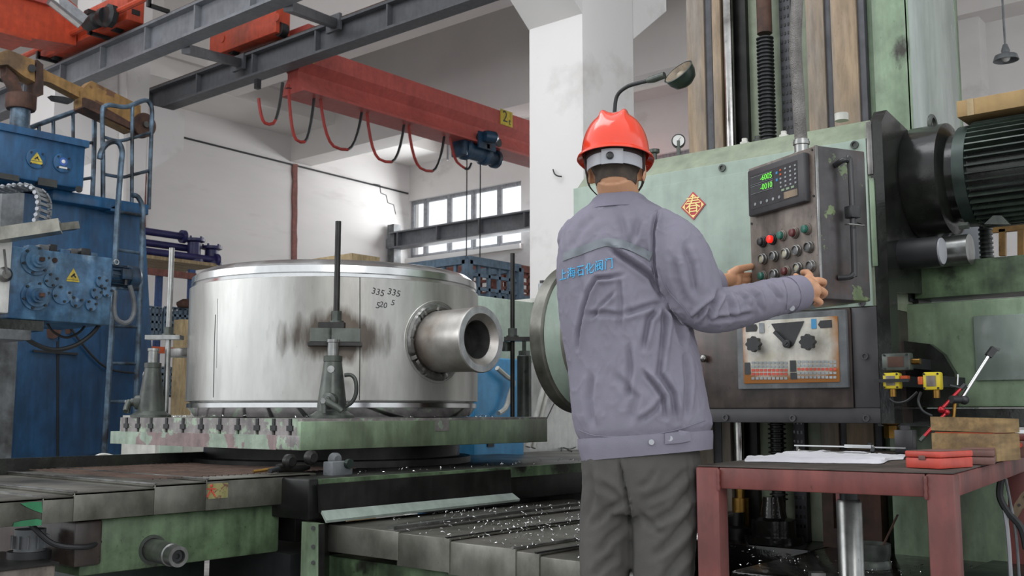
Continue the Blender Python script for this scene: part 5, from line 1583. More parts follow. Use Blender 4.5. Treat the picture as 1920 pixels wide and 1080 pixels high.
# work lamp with gooseneck
lc = P(1272, 135, y=YH + .15)
t = thing('gooseneck_lamp', 'dark green gooseneck work lamp with an upturned dusty shade above the helmet', 'lamp', P(1150, 320, y=YH + .15))
part('gooseneck', G().tube([P(x, y, y=YH + .15) for x, y in ((1146, 330), (1147, 270), (1152, 212), (1157, 180), (1175, 163), (1200, 155), (1222, 150))], .0095, 10, sub=5), blackm, t)
part('socket', G().tube([P(1214, 151, y=YH + .15), P(1226, 148, y=YH + .15), P(1246, 141, y=YH + .15)], [.013, .018, .016], 14), castm, t)
la = (V((-.1, -.55, .75))).normalized()
rr = .073
part('shade', G().lathe([(0, -.075), (.03, -.073), (.055, -.058), (rr - .004, -.03), (rr, 0), (rr + .004, .002), (rr - .002, .004), (rr - .008, -.028), (.05, -.053), (0, -.068)], lc, (-.18, -.62, .55), 40), greend, t, 'dark green bowl-shaped shade')
part('reflector', G().lathe([(0, -.064), (.048, -.05), (rr - .012, -.024), (rr - .004, .002), (rr - .01, -.022), (.046, -.046), (0, -.06)], lc, (-.18, -.62, .55), 40), lampin, t, 'dusty tan inside of the shade')
part('bulb', G().ball(lc - V((-.18, -.62, .55)).normalized() * .03, .028), lampin, t)

# ================================================================ main motor on the right of the head
mc = V((XHR, 4.22, P(1720, 345, y=4.22).z))
RmM = .205
t = thing('main_motor', 'big dark green finned motor flanged to the right side of the head', 'motor', (XHR + .5, mc.y, mc.z - RmM))
part('flange_drum', G().lathe([(0, .05), (RmM + .015, .05), (RmM + .02, .06), (RmM + .02, .19), (RmM - .0, .2), (RmM - .03, .21), (RmM - .03, .24), (RmM - .06, .25), (0, .25)], mc, (1, 0, 0), 56), blackg, t)
x0 = .26; x1_ = 1.25
part('stator', G().lathe([(0, x0 - .02), (RmM - .04, x0 - .02), (RmM - .025, x0), (RmM - .025, x1_), (0, x1_)], mc, (1, 0, 0), 56), blackg, t)
part('end_shield', G().lathe([(RmM - .03, x0 - .02), (RmM - .005, x0 - .015), (RmM - .005, x0 + .03), (RmM - .03, x0 + .035)], mc, (1, 0, 0), 56, closed=True), greend, t)
nf_ = 44
finm = M('motor_fin_paint', '#3f4a42', .3, .3, var=.2, sc=4, grime='#1c1f1d', sc2=4)
for k in range(nf_):
    a = 2 * PI * k / nf_
    if math.cos(a) > .9 and math.sin(a) < 0 and False: continue
    d = V((0, math.cos(a), math.sin(a)))
    part('cooling_fin', G().bar(mc + V((x0 + .035, 0, 0)) + d * (RmM - .012), mc + V((x1_, 0, 0)) + d * (RmM - .012), .006, .034, d), finm, t)
for px, py in ((1745, 300), (1757, 372), (1748, 430)):
    c = P(px, py, y=mc.y - .1)
    part('flange_bolt', G().tube([V((mc.x + .235, c.y, c.z)), V((mc.x + .27, c.y, c.z))], .014, 6), castm, t)
c = P(1868, 415, y=mc.y - RmM)
part('lower_boss', G().prism([P(1845, 420, y=mc.y - RmM * .55), P(1862, 404, y=mc.y - RmM * .55), P(1878, 404, y=mc.y - RmM * .55), P(1893, 420, y=mc.y - RmM * .55)], (0, .03, 0)), castm, t)
e = P(1749, 245, y=mc.y)
e.z = mc.z + RmM
part('lifting_eye', G().tube([V((e.x, e.y + .035 * math.cos(a), e.z + .03 + .035 * math.sin(a))) for a in [k * PI / 8 for k in range(16)]], .01, 8, close=True), castm, t)
part('rounded_boss', G().ball(P(1773, 252, y=mc.y), .035, (1, .8, .8)), greenw, t)
# coiled swarf on the motor
g = []
for k in range(60):
    u = k / 59; p = P(1740 + 10 * u, 275 + 55 * u, y=mc.y - .13).lerp(P(1735, 300, y=mc.y - .13), 0)
    g.append(p + V((.012 * math.cos(k * 1.1), -.03, .012 * math.sin(k * 1.1))))
solo('curly_swarf', G().tube(g, .0025, 5), steelp, 'coil of bright steel swarf caught on the motor flange', 'swarf')
# cardboard box on the motor
bc = P(1860, 216, y=mc.y - .02)
zb_ = mc.z + RmM + .006
t = thing('cardboard_box', 'brown cardboard box resting on top of the finned motor', 'box', (bc.x, mc.y, zb_))
bx0 = P(1799, 225, y=mc.y - .1).x; bx1 = P(1935, 225, y=mc.y - .1).x; bzt = P(1912, 182, y=mc.y - .1).z
part('box_body', G().box(bx0, bx1 + .1, mc.y - .13, mc.y + .12, zb_, bzt + .02, .003), cardm, t)
part('tape_seam', G().box((bx0 + bx1) / 2 - .09, (bx0 + bx1) / 2 - .065, mc.y - .132, mc.y - .13, zb_, bzt + .02), plank, t)
# stub shafts on the cheek
c = P(1690, 478, y=4.0)
t = thing('stub_shaft', 'dark drum-shaped stub shaft with a pale worn end below the motor', 'shaft', (XHR + .1, c.y, c.z - .06))
part('barrel', G().cyl((XHR + .05, c.y, c.z), (XHR + .2, c.y, c.z), .058, n=32), blackm, t)
part('end_face', G().lathe([(0, .2), (.05, .2), (.05, .206), (0, .206)], (XHR, c.y, c.z), (1, 0, 0), 32), greyp, t, 'pale end disc')
part('rear_barrel', G().cyl((XHR + .05, c.y + .16, c.z + .02), (XHR + .26, c.y + .16, c.z + .02), .06, n=32), steel, t)

# ================================================================ green gearbox housing, right
YG = 4.22
K = lambda px, py, o=0: P(px, py, y=YG - o)
t = thing('gear_housing', 'green oil-stained gear housing with a panel door, right of the head', 'gearbox', (K(1850, 700).x, YG + .3, K(1800, 764).z))
xr_ = .25
part('upper_step', G().prism([K(1716, 496), V((xr_, YG, K(1716, 496).z)), V((xr_, YG, K(1716, 560).z)), K(1716, 560)], (0, .19, 0)), greent, t)
part('upper_step_notch', G().box(K(1665, 530).x, K(1716, 530).x, YG + .03, YG + .19, K(1690, 600).z, K(1690, 505).z), darks, t)
part('lower_body', G().box(K(1690, 600).x, xr_, YG - .04, YG + .19, K(1800, 764).z, K(1850, 562).z, .012), greenw, t)
part('square_port', G().box(K(1675, 550, .02).x, K(1706, 550, .02).x, YG - .02, YG + .05, K(1690, 566, .02).z, K(1690, 548, .02).z), blackm, t)
dz0 = P(1830, 714, y=YG - .045).z; dz1 = P(1830, 593, y=YG - .045).z
part('door_panel', G().box(P(1828, 650, y=YG - .045).x, xr_ - .1, YG - .052, YG - .04, dz0, dz1, .003), greeng, t, 'glossy panel door')
part('base_flange', G().box(K(1650, 780).x, xr_, YG - .03, YG + .19, K(1800, 800).z, K(1800, 765).z - .002), blackg, t)
part('green_lower_wall', G().box(K(1655, 900).x, K(1872, 900).x, YG + .1, YG + .2, ZB0, K(1700, 801).z), greenw, t)
bell = [K(1640, 622, .05), K(1700, 640, .05), K(1750, 646, .05), K(1775, 665, .05), K(1796, 700, .05), K(1798, 762, .05), K(1640, 762, .05)]  # outline of a black bell-shaped area in front of the lower body
part('dark_bell_shape', G().prism(bell, (0, -.04, 0)), blackg, t, 'black bell-shaped area')
# fittings: yellow railing, white pipe, corrugated hoses behind
t = thing('platform_railing', 'ochre yellow platform railing beyond the motor at the right edge', 'railing', P(1880, 475, y=5.6))
Yr = 5.6
for a, b in (((1858, 432), (1935, 425)),): part('top_rail', G().bar(P(*a, y=Yr), P(*b, y=Yr), .03, .03), brownj, t)
for px in (1880, 1915): part('post', G().bar(P(px, 430, y=Yr), P(px, 480, y=Yr), .03, .03, (0, 1, 0)), brownj, t)
hz2 = K(1715, 496).z
solo('white_duct', G().box(P(1790, 450, y=4.9).x, P(1838, 450, y=4.9).x, 4.9, 5.0, hz2 - .05, P(1790, 420, y=4.9).z, .01), greyp, 'pale grey duct standing behind the motor', 'duct')
for k, (px, lb) in enumerate(((1781, 'left'), (1848, 'right'))):
    a = P(px, 440, y=4.5 + .02 * k)
    g = G().cyl((a.x, a.y, hz2), (a.x, a.y, mc.z), .018 + .006 * k, n=12)
    hs = solo('corrugated_hose', g, blackm, lb + ' black corrugated hose coming down behind the finned motor', 'hose', 'corrugated hoses behind the motor')
    for q in range(10): part('ring', G().cyl((a.x, a.y, hz2 + .012 * q * 1.6 + .005), (a.x, a.y, hz2 + .012 * q * 1.6 + .013), .023 + .006 * k, n=12), castm, hs)
solo('steel_angle', G().box(P(1764, 450, y=4.4).x, P(1778, 450, y=4.4).x, 4.4, 4.43, hz2, mc.z), greyp, 'light steel angle standing between motor and green housing', 'angle')
# limit switches
LS = 3.79
def W_(px, py, o=0): return P(px, py, y=LS - o)
def sbox(name, label, x0, y0, x1, y1, m_, dep=.04, arm=None):
    p0 = W_(x0, y0); p1 = W_(x1, y1)
    t = thing(name, label, 'switch', ((p0.x + p1.x) / 2, LS, p1.z), 0, 'limit switches beside the head' if m_ is yellow else None)
    part('case', G().box(p0.x, p1.x, LS, LS + dep, p1.z, p0.z, .006), m_, t)
    iw = (p1.x - p0.x) * .22; ih = (p0.z - p1.z) * .2
    part('label_plate', G().box(p0.x + iw, p1.x - iw, LS - .002, LS, p1.z + ih, p0.z - ih, .001), panelm if m_ is yellow else rustm, t)
    for a in (.1, .9):
        for b in (.1, .9):
            part('screw', G().cyl((p0.x + (p1.x - p0.x) * a, LS - .001, p1.z + (p0.z - p1.z) * b), (p0.x + (p1.x - p0.x) * a, LS - .004, p1.z + (p0.z - p1.z) * b), .004, n=8), blk, t)
    part('mount_stub', G().box((p0.x + p1.x) / 2 - .015, (p0.x + p1.x) / 2 + .015, LS + dep, YG - .085, (p0.z + p1.z) / 2 - .02, (p0.z + p1.z) / 2 + .02), blackm, t)
    return t, p0, p1
t, p0, p1 = sbox('limit_switch', 'left yellow limit switch with a black actuating rod across it', 1654, 699, 1686, 729, yellow)
part('gland', G().cyl(((p0.x + p1.x) / 2, LS + .02, p1.z), ((p0.x + p1.x) / 2, LS + .02, p1.z - .028), .012), brass, t)
part('actuating_rod', G().bar(W_(1640, 714, .012), W_(1705, 713, .012), .01, .012), blk, t)
part('red_roller', G().box(p1.x + .004, p1.x + .03, LS + .005, LS + .03, p1.z + .03, p0.z - .012), orangep, t)
t, p0, p1 = sbox('limit_switch', 'right yellow limit switch with an orange plunger, standing alone', 1729, 698, 1763, 731, yellow)
part('gland', G().cyl(((p0.x + p1.x) / 2 + .01, LS + .02, p1.z), ((p0.x + p1.x) / 2 + .01, LS + .02, p1.z - .028), .012), brass, t)
part('orange_plunger', G().box(p0.x - .02, p0.x - .001, LS + .006, LS + .03, p1.z + .02, p0.z - .015, .003), orangep, t)
t, p0, p1 = sbox('junction_box', 'grimy clear-lidded junction box above the yellow limit switches', 1652, 663, 1707, 694, castm)
part('gland', G().cyl((p1.x, LS + .02, (p0.z + p1.z) / 2), (p1.x + .03, LS + .02, (p0.z + p1.z) / 2), .011), brass, t)
t['category'] = 'box'
for k, l in enumerate((((1720, 735), (1700, 752), (1680, 755), (1668, 748)), ((1727, 735), (1722, 752), (1730, 770), (1748, 780)))):
    solo('switch_cable', G().tube([W_(*p) for p in l], .005, 6, sub=4), blackm, ('black cable sagging between the two yellow switches', 'black cable dropping from the right yellow switch')[k], 'cable')
# small grey box & brass union behind the bench
qb = P(1694, 850, z=.772); yb3 = qb.y
p0 = P(1676, 806, y=yb3); p1 = P(1712, 850, y=yb3)
t = thing('grey_block', 'small dark grey box with notched top behind the red box on the bench', 'box', ((p0.x + p1.x) / 2, yb3 + .02, .772))
part('body', G().box(p0.x, p1.x, yb3, yb3 + .05, .772, p0.z, .003), bezelm, t)
part('notch_cap', G().box(p0.x + .02, p1.x - .02, yb3 + .01, yb3 + .04, p0.z, p0.z + .015), bezelm, t)
c = P(1672, 812, y=YG - .02)
solo('brass_union', G().lathe([(0, 0), (.03, 0), (.03, .05), (.04, .055), (.04, .09), (0, .09)], (c.x, c.y, c.z - .02), n=6), brass, 'brass union nut below the dark side of the head', 'fitting')
# hoses lower right
for k, (l, r, m_, lb) in enumerate((
    ([(1872, 898), (1880, 940), (1888, 985), (1893, 1040), (1896, 1095)], .007, greyp, 'pale cable hanging down beside the bench leg at the right'),
    ([(1886, 898), (1896, 950), (1905, 1000), (1912, 1095)], .005, greym, 'second thin grey cable hanging at the lower right'),
    ([(1878, 895), (1875, 930), (1890, 960), (1915, 990), (1925, 1030)], .012, blackm, 'black hose curving down at the lower right edge'))):
    solo('hanging_cable', G().tube([P(x, y, y=3.72) for x, y in l], r, 7, sub=4), m_, lb, 'cable')
q = [P(x, y, z=ZB0 + .047) for x, y in ((1832, 985), (1840, 978), (1862, 972), (1878, 965), (1876, 975), (1878, 984), (1860, 994), (1840, 994))]
solo('belt_loop', G().tube(q, .006, 6, close=True), tanst, 'tan loop of belt lying on the green kerb at the lower right', 'belt')
t = thing('curved_bracket', 'pale curved bracket with bolt holes at the lower right edge', 'bracket', P(1910, 950, y=3.9))
br = [P(x, y, y=3.9) for x, y in ((1936, 908), (1915, 925), (1902, 945), (1895, 965), (1905, 972), (1915, 955), (1936, 938))]
part('plate', G().prism(br, (0, .02, 0)), tanst, t)
for px, py in ((1911, 947), (1922, 932)): part('bolt_hole', G().cyl(P(px, py, y=3.9), P(px, py, y=3.895), .005, n=10), blackm, t)

# ================================================================ pendant control box
A0 = P(1405, 318, d=3.63); B0 = P(1530, 270, d=3.30)
zt_p = (A0.z + B0.z) / 2
vx = V((B0.x - A0.x, B0.y - A0.y, 0)); wf = vx.length; vx.normalize()
vn = V((-vx.y, vx.x, 0))            # points into the box, away from the worker
if vn.dot(FH) < 0: vn = -vn
zb_p = P(1552, 560, d=3.30).z
dpt = .205
ang = math.atan2(vx.y, vx.x)
O = V((A0.x, A0.y, zb_p))
t = thing('pendant_control_box', 'dark grimy pendant control box with digital readout and rows of push buttons', 'control panel', O, ang)
PW = WM[t.name]
hp = zt_p - zb_p


def pp(name, g, m_, par=t, lb=None, kind=None):
    g.bm.transform(PW); return part(name, g, m_, par, lb, kind)


pp('case', G().box(0.004, wf, .004, dpt, 0, hp, .005), boxm)
pp('front_plate', G().box(0, wf - .004, -.003, .004, .004, hp - .002, .0015), panelm, lb='grimy steel front plate')
pp('front_edge', G().box(wf - .006, wf + .002, -.004, .006, 0, hp, .0015), steel, lb='bright worn edge')


def uv(px, py):
    """pixel on the front face -> local (x, z)"""
    r = RM @ V(((px - 960) / FPX, (540 - py) / FPX, -1)); o = V((0, 0, CZ))
    k = (O - o).dot(vn) / r.dot(vn); p = o + r * k - O
    return p.dot(vx), p.z


d0 = uv(1416, 355); d1 = uv(1506, 300); d2 = uv(1524, 378); d3 = uv(1417, 408)
bx0, bx1, bz0, bz1 = d0[0] - .004, uv(1521, 340)[0], (d2[1] + d3[1]) / 2 - .0, (uv(1416, 322)[1] + uv(1512, 288)[1]) / 2
rd = pp('readout_bezel', G().box(bx0, bx1, -.03, -.003, bz0, bz1, .006), bezelm, lb='digital readout unit')
fw_, fh_ = bx1 - bx0, bz1 - bz0
pp('readout_face', G().box(bx0 + .018, bx1 - .03, -.031, -.029, bz0 + .022, bz1 - .022), screenm, rd)
ix0, ix1, iz0, iz1 = bx0 + .018, bx1 - .03, bz0 + .022, bz1 - .022
iw, ih = ix1 - ix0, iz1 - iz0
for k, s_ in enumerate(('-6005', '-0010')):
    z1 = iz1 - .008 - k * ih * .27; z0 = z1 - ih * .23
    pp('digit_window', G().box(ix0 + .004, ix0 + iw * .5, -.0325, -.031, z0, z1), blackprint, rd)
    for (a, b, c_, d_) in ((ix0 + .004, ix0 + iw * .5, z0, z0 + .001), (ix0 + .004, ix0 + iw * .5, z1 - .001, z1)):
        pp('window_line', G().box(a, b, -.033, -.0322, c_, d_), greyprint, rd)
    bm = text_bm(s_, ih * .235, .0004)
    for v in bm.verts:
        v.co = V((v.co.x + ix0 + iw * .36, -.0332 - v.co.z, v.co.y + (z0 + z1) / 2))
    g = G(); g.bm.free(); g.bm = bm
    pp('green_digits', g, digit, rd)
btn = []
for c_ in range(4):
    for r_ in range(5):
        m_ = (greyprint, greyprint, greyprint, greyprint)[c_] if c_ else (orangep if r_ < 2 else redlamp if False else greyprint)
        x = ix0 + iw * (.66 + .1 * c_); z = iz1 - ih * (.12 + .12 * r_)
        pp('key', G().box(x - .004, x + .004, -.0325, -.031, z - .003, z + .003), m_, rd)
for r_ in range(2): pp('key', G().box(ix0 + iw * .565, ix0 + iw * .6, -.0325, -.031, iz1 - ih * (.2 + .2 * r_), iz1 - ih * (.13 + .2 * r_)), bluecab, rd)
for k in range(3): pp('key', G().box(ix0 + iw * (.67 + .1 * k), ix0 + iw * (.73 + .1 * k), -.0325, -.031, iz0 + ih * .27, iz0 + ih * .33), greenw, rd)
pp('orange_label', G().box(ix0 + iw * .72, ix1 - .002, -.0325, -.031, iz0 + .004, iz0 + ih * .22), tanst, rd)
for k in range(5): pp('key', G().cyl((ix0 + iw * (.1 + .13 * k), -.031, iz0 + ih * .13), (ix0 + iw * (.1 + .13 * k), -.0325, iz0 + ih * .13), .0055, n=14), greyprint, rd)
# push buttons
B_ = [(1429, 455, 'dark'), (1447, 450, 'redlit'), (1466, 443, 'green'), (1489, 438, 'brown'), (1512, 431, 'green'),
      (1430, 487, 'cream'), (1451, 482, 'steel'), (1473, 477, 'cream'), (1494, 471, 'steel'), (1517, 465, 'steel'),
      (1430, 519, 'green'), (1452, 516, 'steel'), (1474, 510, 'brown'), (1496, 504, 'cream'), (1521, 500, 'steel')]
cm = {'dark': blk, 'redlit': redlamp, 'green': M('green_button', '#2f6a5c', .35, var=.1), 'brown': M('brown_red_button', '#5c2c2c', .35, var=.1), 'cream': M('cream_button', '#b9b39a', .5, var=.1), 'steel': M('grey_button', '#6f7071', .4, var=.1)}
for px, py, k in B_:
    x, z = uv(px + 4, py - 1)
    ringm = steel if k in ('cream', 'steel') else (blk if k in ('dark', 'redlit') else panelm)
    hh = .016 if k in ('cream', 'steel') else .01
    b = pp('push_button', G().lathe([(.0, 0), (.0195, 0), (.0195, .005), (.0172, .006), (.0172, hh), (.0142, hh + .001), (.014, hh - .003), (0, hh - .003)], (x, -.003, z), (0, -1, 0), 24), ringm, t,
           {'redlit': 'glowing red push button', 'green': 'green push button', 'brown': 'brown-red push button', 'cream': 'cream push button in a steel ring', 'steel': 'grey push button in a steel ring', 'dark': 'black push button'}[k])
    top = hh - .0025 if k in ('cream', 'steel') else hh + .012
    pp('cap', G().lathe([(0, hh - .003), (.013, hh - .003), (.013, top - .002), (.0095, top), (0, top)], (x, -.003, z), (0, -1, 0), 20), cm[k], b)
for x, z in ((.012, hp - .014), (wf - .016, hp - .012), (wf - .015, hp * .67), (.01, hp * .6), (wf - .014, .012)):
    pp('corner_screw', G().cyl((x, -.003, z), (x, -.006, z), .004, n=10), blk)
# side handle (right side)
hx = wf + .003
zh1 = hp * .9; zh0 = hp * .14
pp('side_handle', G().tube([(hx, .075, zh1 - .01), (hx + .03, .08, zh1), (hx + .034, .095, zh1), (hx + .036, .105, zh1 - .02), (hx + .036, .105, zh0 + .03), (hx + .034, .1, zh0 + .01), (hx + .028, .09, zh0), (hx, .07, zh0)], .0095, 10, sub=4), blk, lb='black bar handle on the right side')
pp('latch_block', G().box(hx + .02, hx + .055, .085, .125, hp * .52, hp * .6, .004), blk)
pp('latch_wire', G().tube([(hx + .03, .08, hp * .48), (hx + .06, .08, hp * .47), (hx + .06, .13, hp * .47), (hx + .03, .13, hp * .5)], .003, 6, sub=3), steel)
# left handle gripped by the worker
pp('left_handle', G().tube([(0, .05, hp * .82), (-.03, .05, hp * .8), (-.034, .05, hp * .76), (-.034, .05, .1), (-.03, .05, .06), (0, .05, .05)], .0085, 10, sub=4), blk)
# conduit hose up
cx_, cz_ = uv(1476, 268)
pp('conduit_collar', G().lathe([(0, 0), (.03, 0), (.03, .012), (.024, .014), (.024, .04), (.028, .042), (.028, .052), (0, .052)], (cx_, .06, hp), n=24), steel)
cw_ = PW @ V((cx_, .06, hp + .05))
pts = [cw_, P(1492, 180, d=3.5), P(1487, 90, d=3.5), P(1492, -20, d=3.5), P(1500, -160, d=3.5)]
for p in pts[1:]: p.x, p.y = (p + (cw_ - P(1497, 250, d=3.5)))[:2]
part('conduit_hose', G().tube(pts, .0215, 16, sub=8), hosem, t, 'braided steel conduit hose')
part('hose_band', G().cyl(cw_ - V((0, 0, .008)), cw_ + V((0, 0, .01)), .026), steel, t)

# ---- pendant lamp far right
lp_ = P(1886, 108, d=9.5)
t = thing('pendant_lamp', 'small grey conical pendant lamp hanging at the upper right', 'lamp', lp_ - V((0, 0, .05)))
ce = ZC
part('cord', G().cyl(lp_ + V((0, 0, .1)), V((lp_.x, lp_.y, ce)), .01), greym, t)
part('holder', G().lathe([(0, .0), (.035, 0), (.04, .04), (.02, .1), (0, .1)], lp_ + V((0, 0, .03)), n=16), greym, t)
part('shade', G().lathe([(.03, .05), (.1, .02), (.115, -.03), (.108, -.03), (.09, .01), (.025, .04)], lp_, n=32, closed=True), greym, t)
part('bulb', G().ball(lp_ - V((0, 0, .0)), .04), white, t)
# ================================================================ red bench
HB = .77
c1 = P(1789, 886.5, z=HB); c0 = P(1304, 872, z=HB)
bx_ = V((c1.x - c0.x, c1.y - c0.y, 0)); bw = bx_.length; bx_.normalize()
by_ = V((-bx_.y, bx_.x, 0))
if by_.dot(FH) < 0: by_ = -by_
bl_ = 1.45
bang = math.atan2(bx_.y, bx_.x)
t = thing('red_bench', 'red painted steel bench with a dirty dark top, at the lower right', 'bench', (c0.x, c0.y, 0), bang)
BW = WM[t.name]


def bp(name, g, m_, par=t, lb=None):
    g.bm.transform(BW); return part(name, g, m_, par, lb)


lw = .068
rh = .058
bp('top_plate', G().box(.004, bw - .004, .004, bl_, HB - .004, HB + .0, .001), benchtop, lb='dirty dark top plate')
for x0 in (0, bw - lw):
    for y0 in (0, bl_ - lw):
        bp('leg', G().box(x0, x0 + lw, y0, y0 + lw, 0 if y0 == 0 else ZB0 + .001, HB - .005, .005), redbench)
for y0 in (0, bl_ - lw): bp('cross_rail', G().box(lw + .001, bw - lw - .001, y0 + .003, y0 + lw - .003, HB - .005 - rh, HB - .005, .004), redbench)
for x0 in (0, bw - lw): bp('side_rail', G().box(x0 + .003, x0 + lw - .003, lw + .001, bl_ - lw - .001, HB - .005 - rh, HB - .005, .004), redbench)
for x in (lw, bw - lw):
    bp('weld_bead', G().tube([(x, -.001, HB - .01 - rh * k / 6 + 0) for k in range(7)], [.004, .006, .004, .006, .004, .006, .004], 8), redbench)
HT = HB + .001


def T_(px, py): return P(px, py, z=HT)


# white cloth: wavy sheet
bm = bmesh.new()
L0_ = [(1396, 866), (1440, 866.5), (1500, 868), (1560, 869), (1610, 869.5), (1652, 870), (1668, 864), (1694, 862)]
U0 = [(1402, 858), (1450, 858), (1470, 853), (1530, 852), (1585, 853), (1640, 855), (1670, 856), (1700, 856)]
n = 60; m = 16; rows = []
lp0 = spline([T_(*p) for p in L0_], 9)
up0 = spline([T_(*p) for p in U0], 9)
n = min(len(lp0), len(up0)) - 1
for j in range(m + 1):
    r = []
    for i in range(n + 1):
        p = lp0[i].lerp(up0[i], j / m)
        e = min(1, 4 * min(i / n, 1 - i / n, 1.0))
        h_ = .003 + .008 * (1 + noise.noise(V((p.x * 16, p.y * 16, 0)))) * (.4 + .6 * e) + .004 * noise.noise(V((p.x * 50, p.y * 50, 3)))
        p = p + by_ * .012 * noise.noise(V((i * .35, j * .1, 7))) * (1 if j in (0, m) else 0)
        r.append(bm.verts.new((p.x, p.y, HT + max(.001, h_ if j not in (0,) else .002))))
    rows.append(r)
for j in range(m):
    for i in range(n): bm.faces.new((rows[j][i], rows[j][i + 1], rows[j + 1][i + 1], rows[j + 1][i]))
solid(bm, .0015)
g = G(); g.bm.free(); g.bm = bm
solo('white_cloth', g, cloth, 'crumpled white cloth lying flat along the front of the red bench', 'cloth')
# long caliper
def hgt(px, py, py_base):
    q = T_(px, py_base); return P(px, py, d=q.dot(FH))


a = hgt(1491, 832, 848); b = hgt(1694, 840, 853)
a = T_(1491, 846); b = T_(1697, 852)
a.z = b.z = HT + .022
t = thing('long_caliper', 'long silver caliper lying across the red bench behind the white cloth', 'caliper', a.lerp(b, .5) - V((0, 0, .02)))
part('beam', G().bar(a, b, .012, .005), steelp, t)
u = (b - a).normalized(); Lc = (b - a).length
part('slider', G().bar(a + u * Lc * .48 + V((0, 0, .002)), a + u * Lc * .72 + V((0, 0, .002)), .02, .012), steelp, t)
part('slider_screw', G().cyl(a + u * Lc * .7 + V((0, 0, .004)), a + u * Lc * .7 + V((0, 0, .016)), .008), blk, t)
part('jaw', G().bar(a + u * Lc * .73, a + u * Lc * .73 - by_ * .02 - V((0, 0, .018)), .014, .01), blk, t)
part('rest_foot', G().bar(a + u * .012, a + u * .012 - V((0, 0, .021)), .01, .01, (0, 1, 0)), steel, t)
a2 = T_(1499, 851); b2 = T_(1632, 858)
a2.z = b2.z = HT + .009
t = thing('measuring_rod', 'thin grey measuring rod with round ends under the long silver caliper', 'rod', a2.lerp(b2, .5) - V((0, 0, .008)))
part('rod', G().cyl(a2, b2, .0055, n=12), steel, t)
for q in (a2, b2): part('ball_end', G().ball(q, .0085), chrome, t)


def bbox(name, label, front_l, front_r, ztop_px, depth_, mats, lid=None, cat='box'):
    """box standing on the bench: front edge between two pixels, height from a pixel row"""
    p0 = T_(*front_l); p1 = T_(*front_r)
    v = p1 - p0; w_ = v.length; v.normalize(); n_ = V((-v.y, v.x, 0))
    if n_.dot(FH) < 0: n_ = -n_
    h_ = P(front_r[0], ztop_px, d=p1.dot(FH)).z - HT
    t = thing(name, label, cat, (p0.x, p0.y, HT), math.atan2(v.y, v.x))
    Wm = WM[t.name]
    def q(nm, g, m_, par=t, lb=None):
        g.bm.transform(Wm); return part(nm, g, m_, par, lb)
    return t, q, w_, h_


t, q, w_, h_ = bbox('red_plastic_case', 'bright red plastic case, nearest box at the front corner of the bench', (1698, 877), (1763, 880), 847, .3, None)
w_ = w_ * 1.0
q('case_body', G().box(0, w_, 0, .17, 0, h_ * .62, .004), redbox)
q('case_lid', G().box(-.001, w_ + .001, -.001, .171, h_ * .64, h_, .004), redbox)
q('dusty_top', G().box(.002, w_ - .002, .002, .168, h_, h_ + .001), redtop, lb='dusty top')
q('latch', G().box(w_ * .4, w_ * .6, -.003, 0, h_ * .5, h_ * .75, .001), redtop)
t, q, w_, h_ = bbox('red_plastic_case', 'second dusty red plastic case lying behind the nearest red one', (1790, 871), (1866, 868), 836, .3, None)
t.location = T_(1800, 871)
t.location.z = HT
WM[t.name] = Matrix.Translation(t.location) @ Matrix.Rotation(bang + .12, 4, 'Z'); t.rotation_euler = (0, 0, bang + .12)
_W = WM[t.name]
def q(nm, g, m_, par=None, lb=None):
    g.bm.transform(_W); return part(nm, g, m_, par or t, lb)
q('case_body', G().box(0, .09, 0, .2, 0, .022, .004), redtop)
q('case_lid', G().box(0, .09, 0, .2, .023, .042, .004), redtop)
q('dusty_top', G().box(.002, .088, .002, .198, .042, .043), redtop)
# wooden box with a lid slightly ajar, set further back
pw0 = P(1748, 868, z=HT); pw1 = P(1866, 873, z=HT)
pw0 = P(1748, 862, z=HT); pw1 = P(1870, 866, z=HT)
v = (pw1 - pw0); ww = v.length
t = thing('wooden_instrument_box', 'varnished wooden instrument box with its lid slightly ajar behind the red cases', 'box', (pw0.x, pw0.y, HT), math.atan2(v.y, v.x))
_W = WM[t.name]
hh = P(1748, 781, d=pw0.dot(FH)).z - HT
q('box_body', G().box(0, ww, 0, .2, 0, hh * .62, .003), woodm)
q('box_lid', G().hexa([(0, 0, hh * .68), (ww, 0, hh * .645), (ww, .2, hh * .63), (0, .2, hh * .66), (0, 0, hh), (ww, 0, hh * .97), (ww, .2, hh * .95), (0, .2, hh * .98)]), woodm)
q('orange_lining', G().box(.01, ww - .01, .005, .19, hh * .62, hh * .645), orangep, lb='orange lining showing in the gap')
# another red case beyond at the right edge
pr0 = P(1893, 858, z=HT)
t = thing('red_metal_box', 'dark red box half out of frame behind the wooden box', 'box', (pr0.x, pr0.y, HT), bang)
_W = WM[t.name]
q('box_body', G().box(0, .14, .02, .16, 0, .055, .004), redtop)
q('box_lid', G().box(0, .14, .02, .16, .056, .075, .004), redbench)
q('latch_knob', G().cyl((.03, .02, .04), (.03, .012, .04), .008), redbox)
q('silver_tool', G().bar((.02, .05, .084), (.14, .07, .084), .012, .01), steelp)
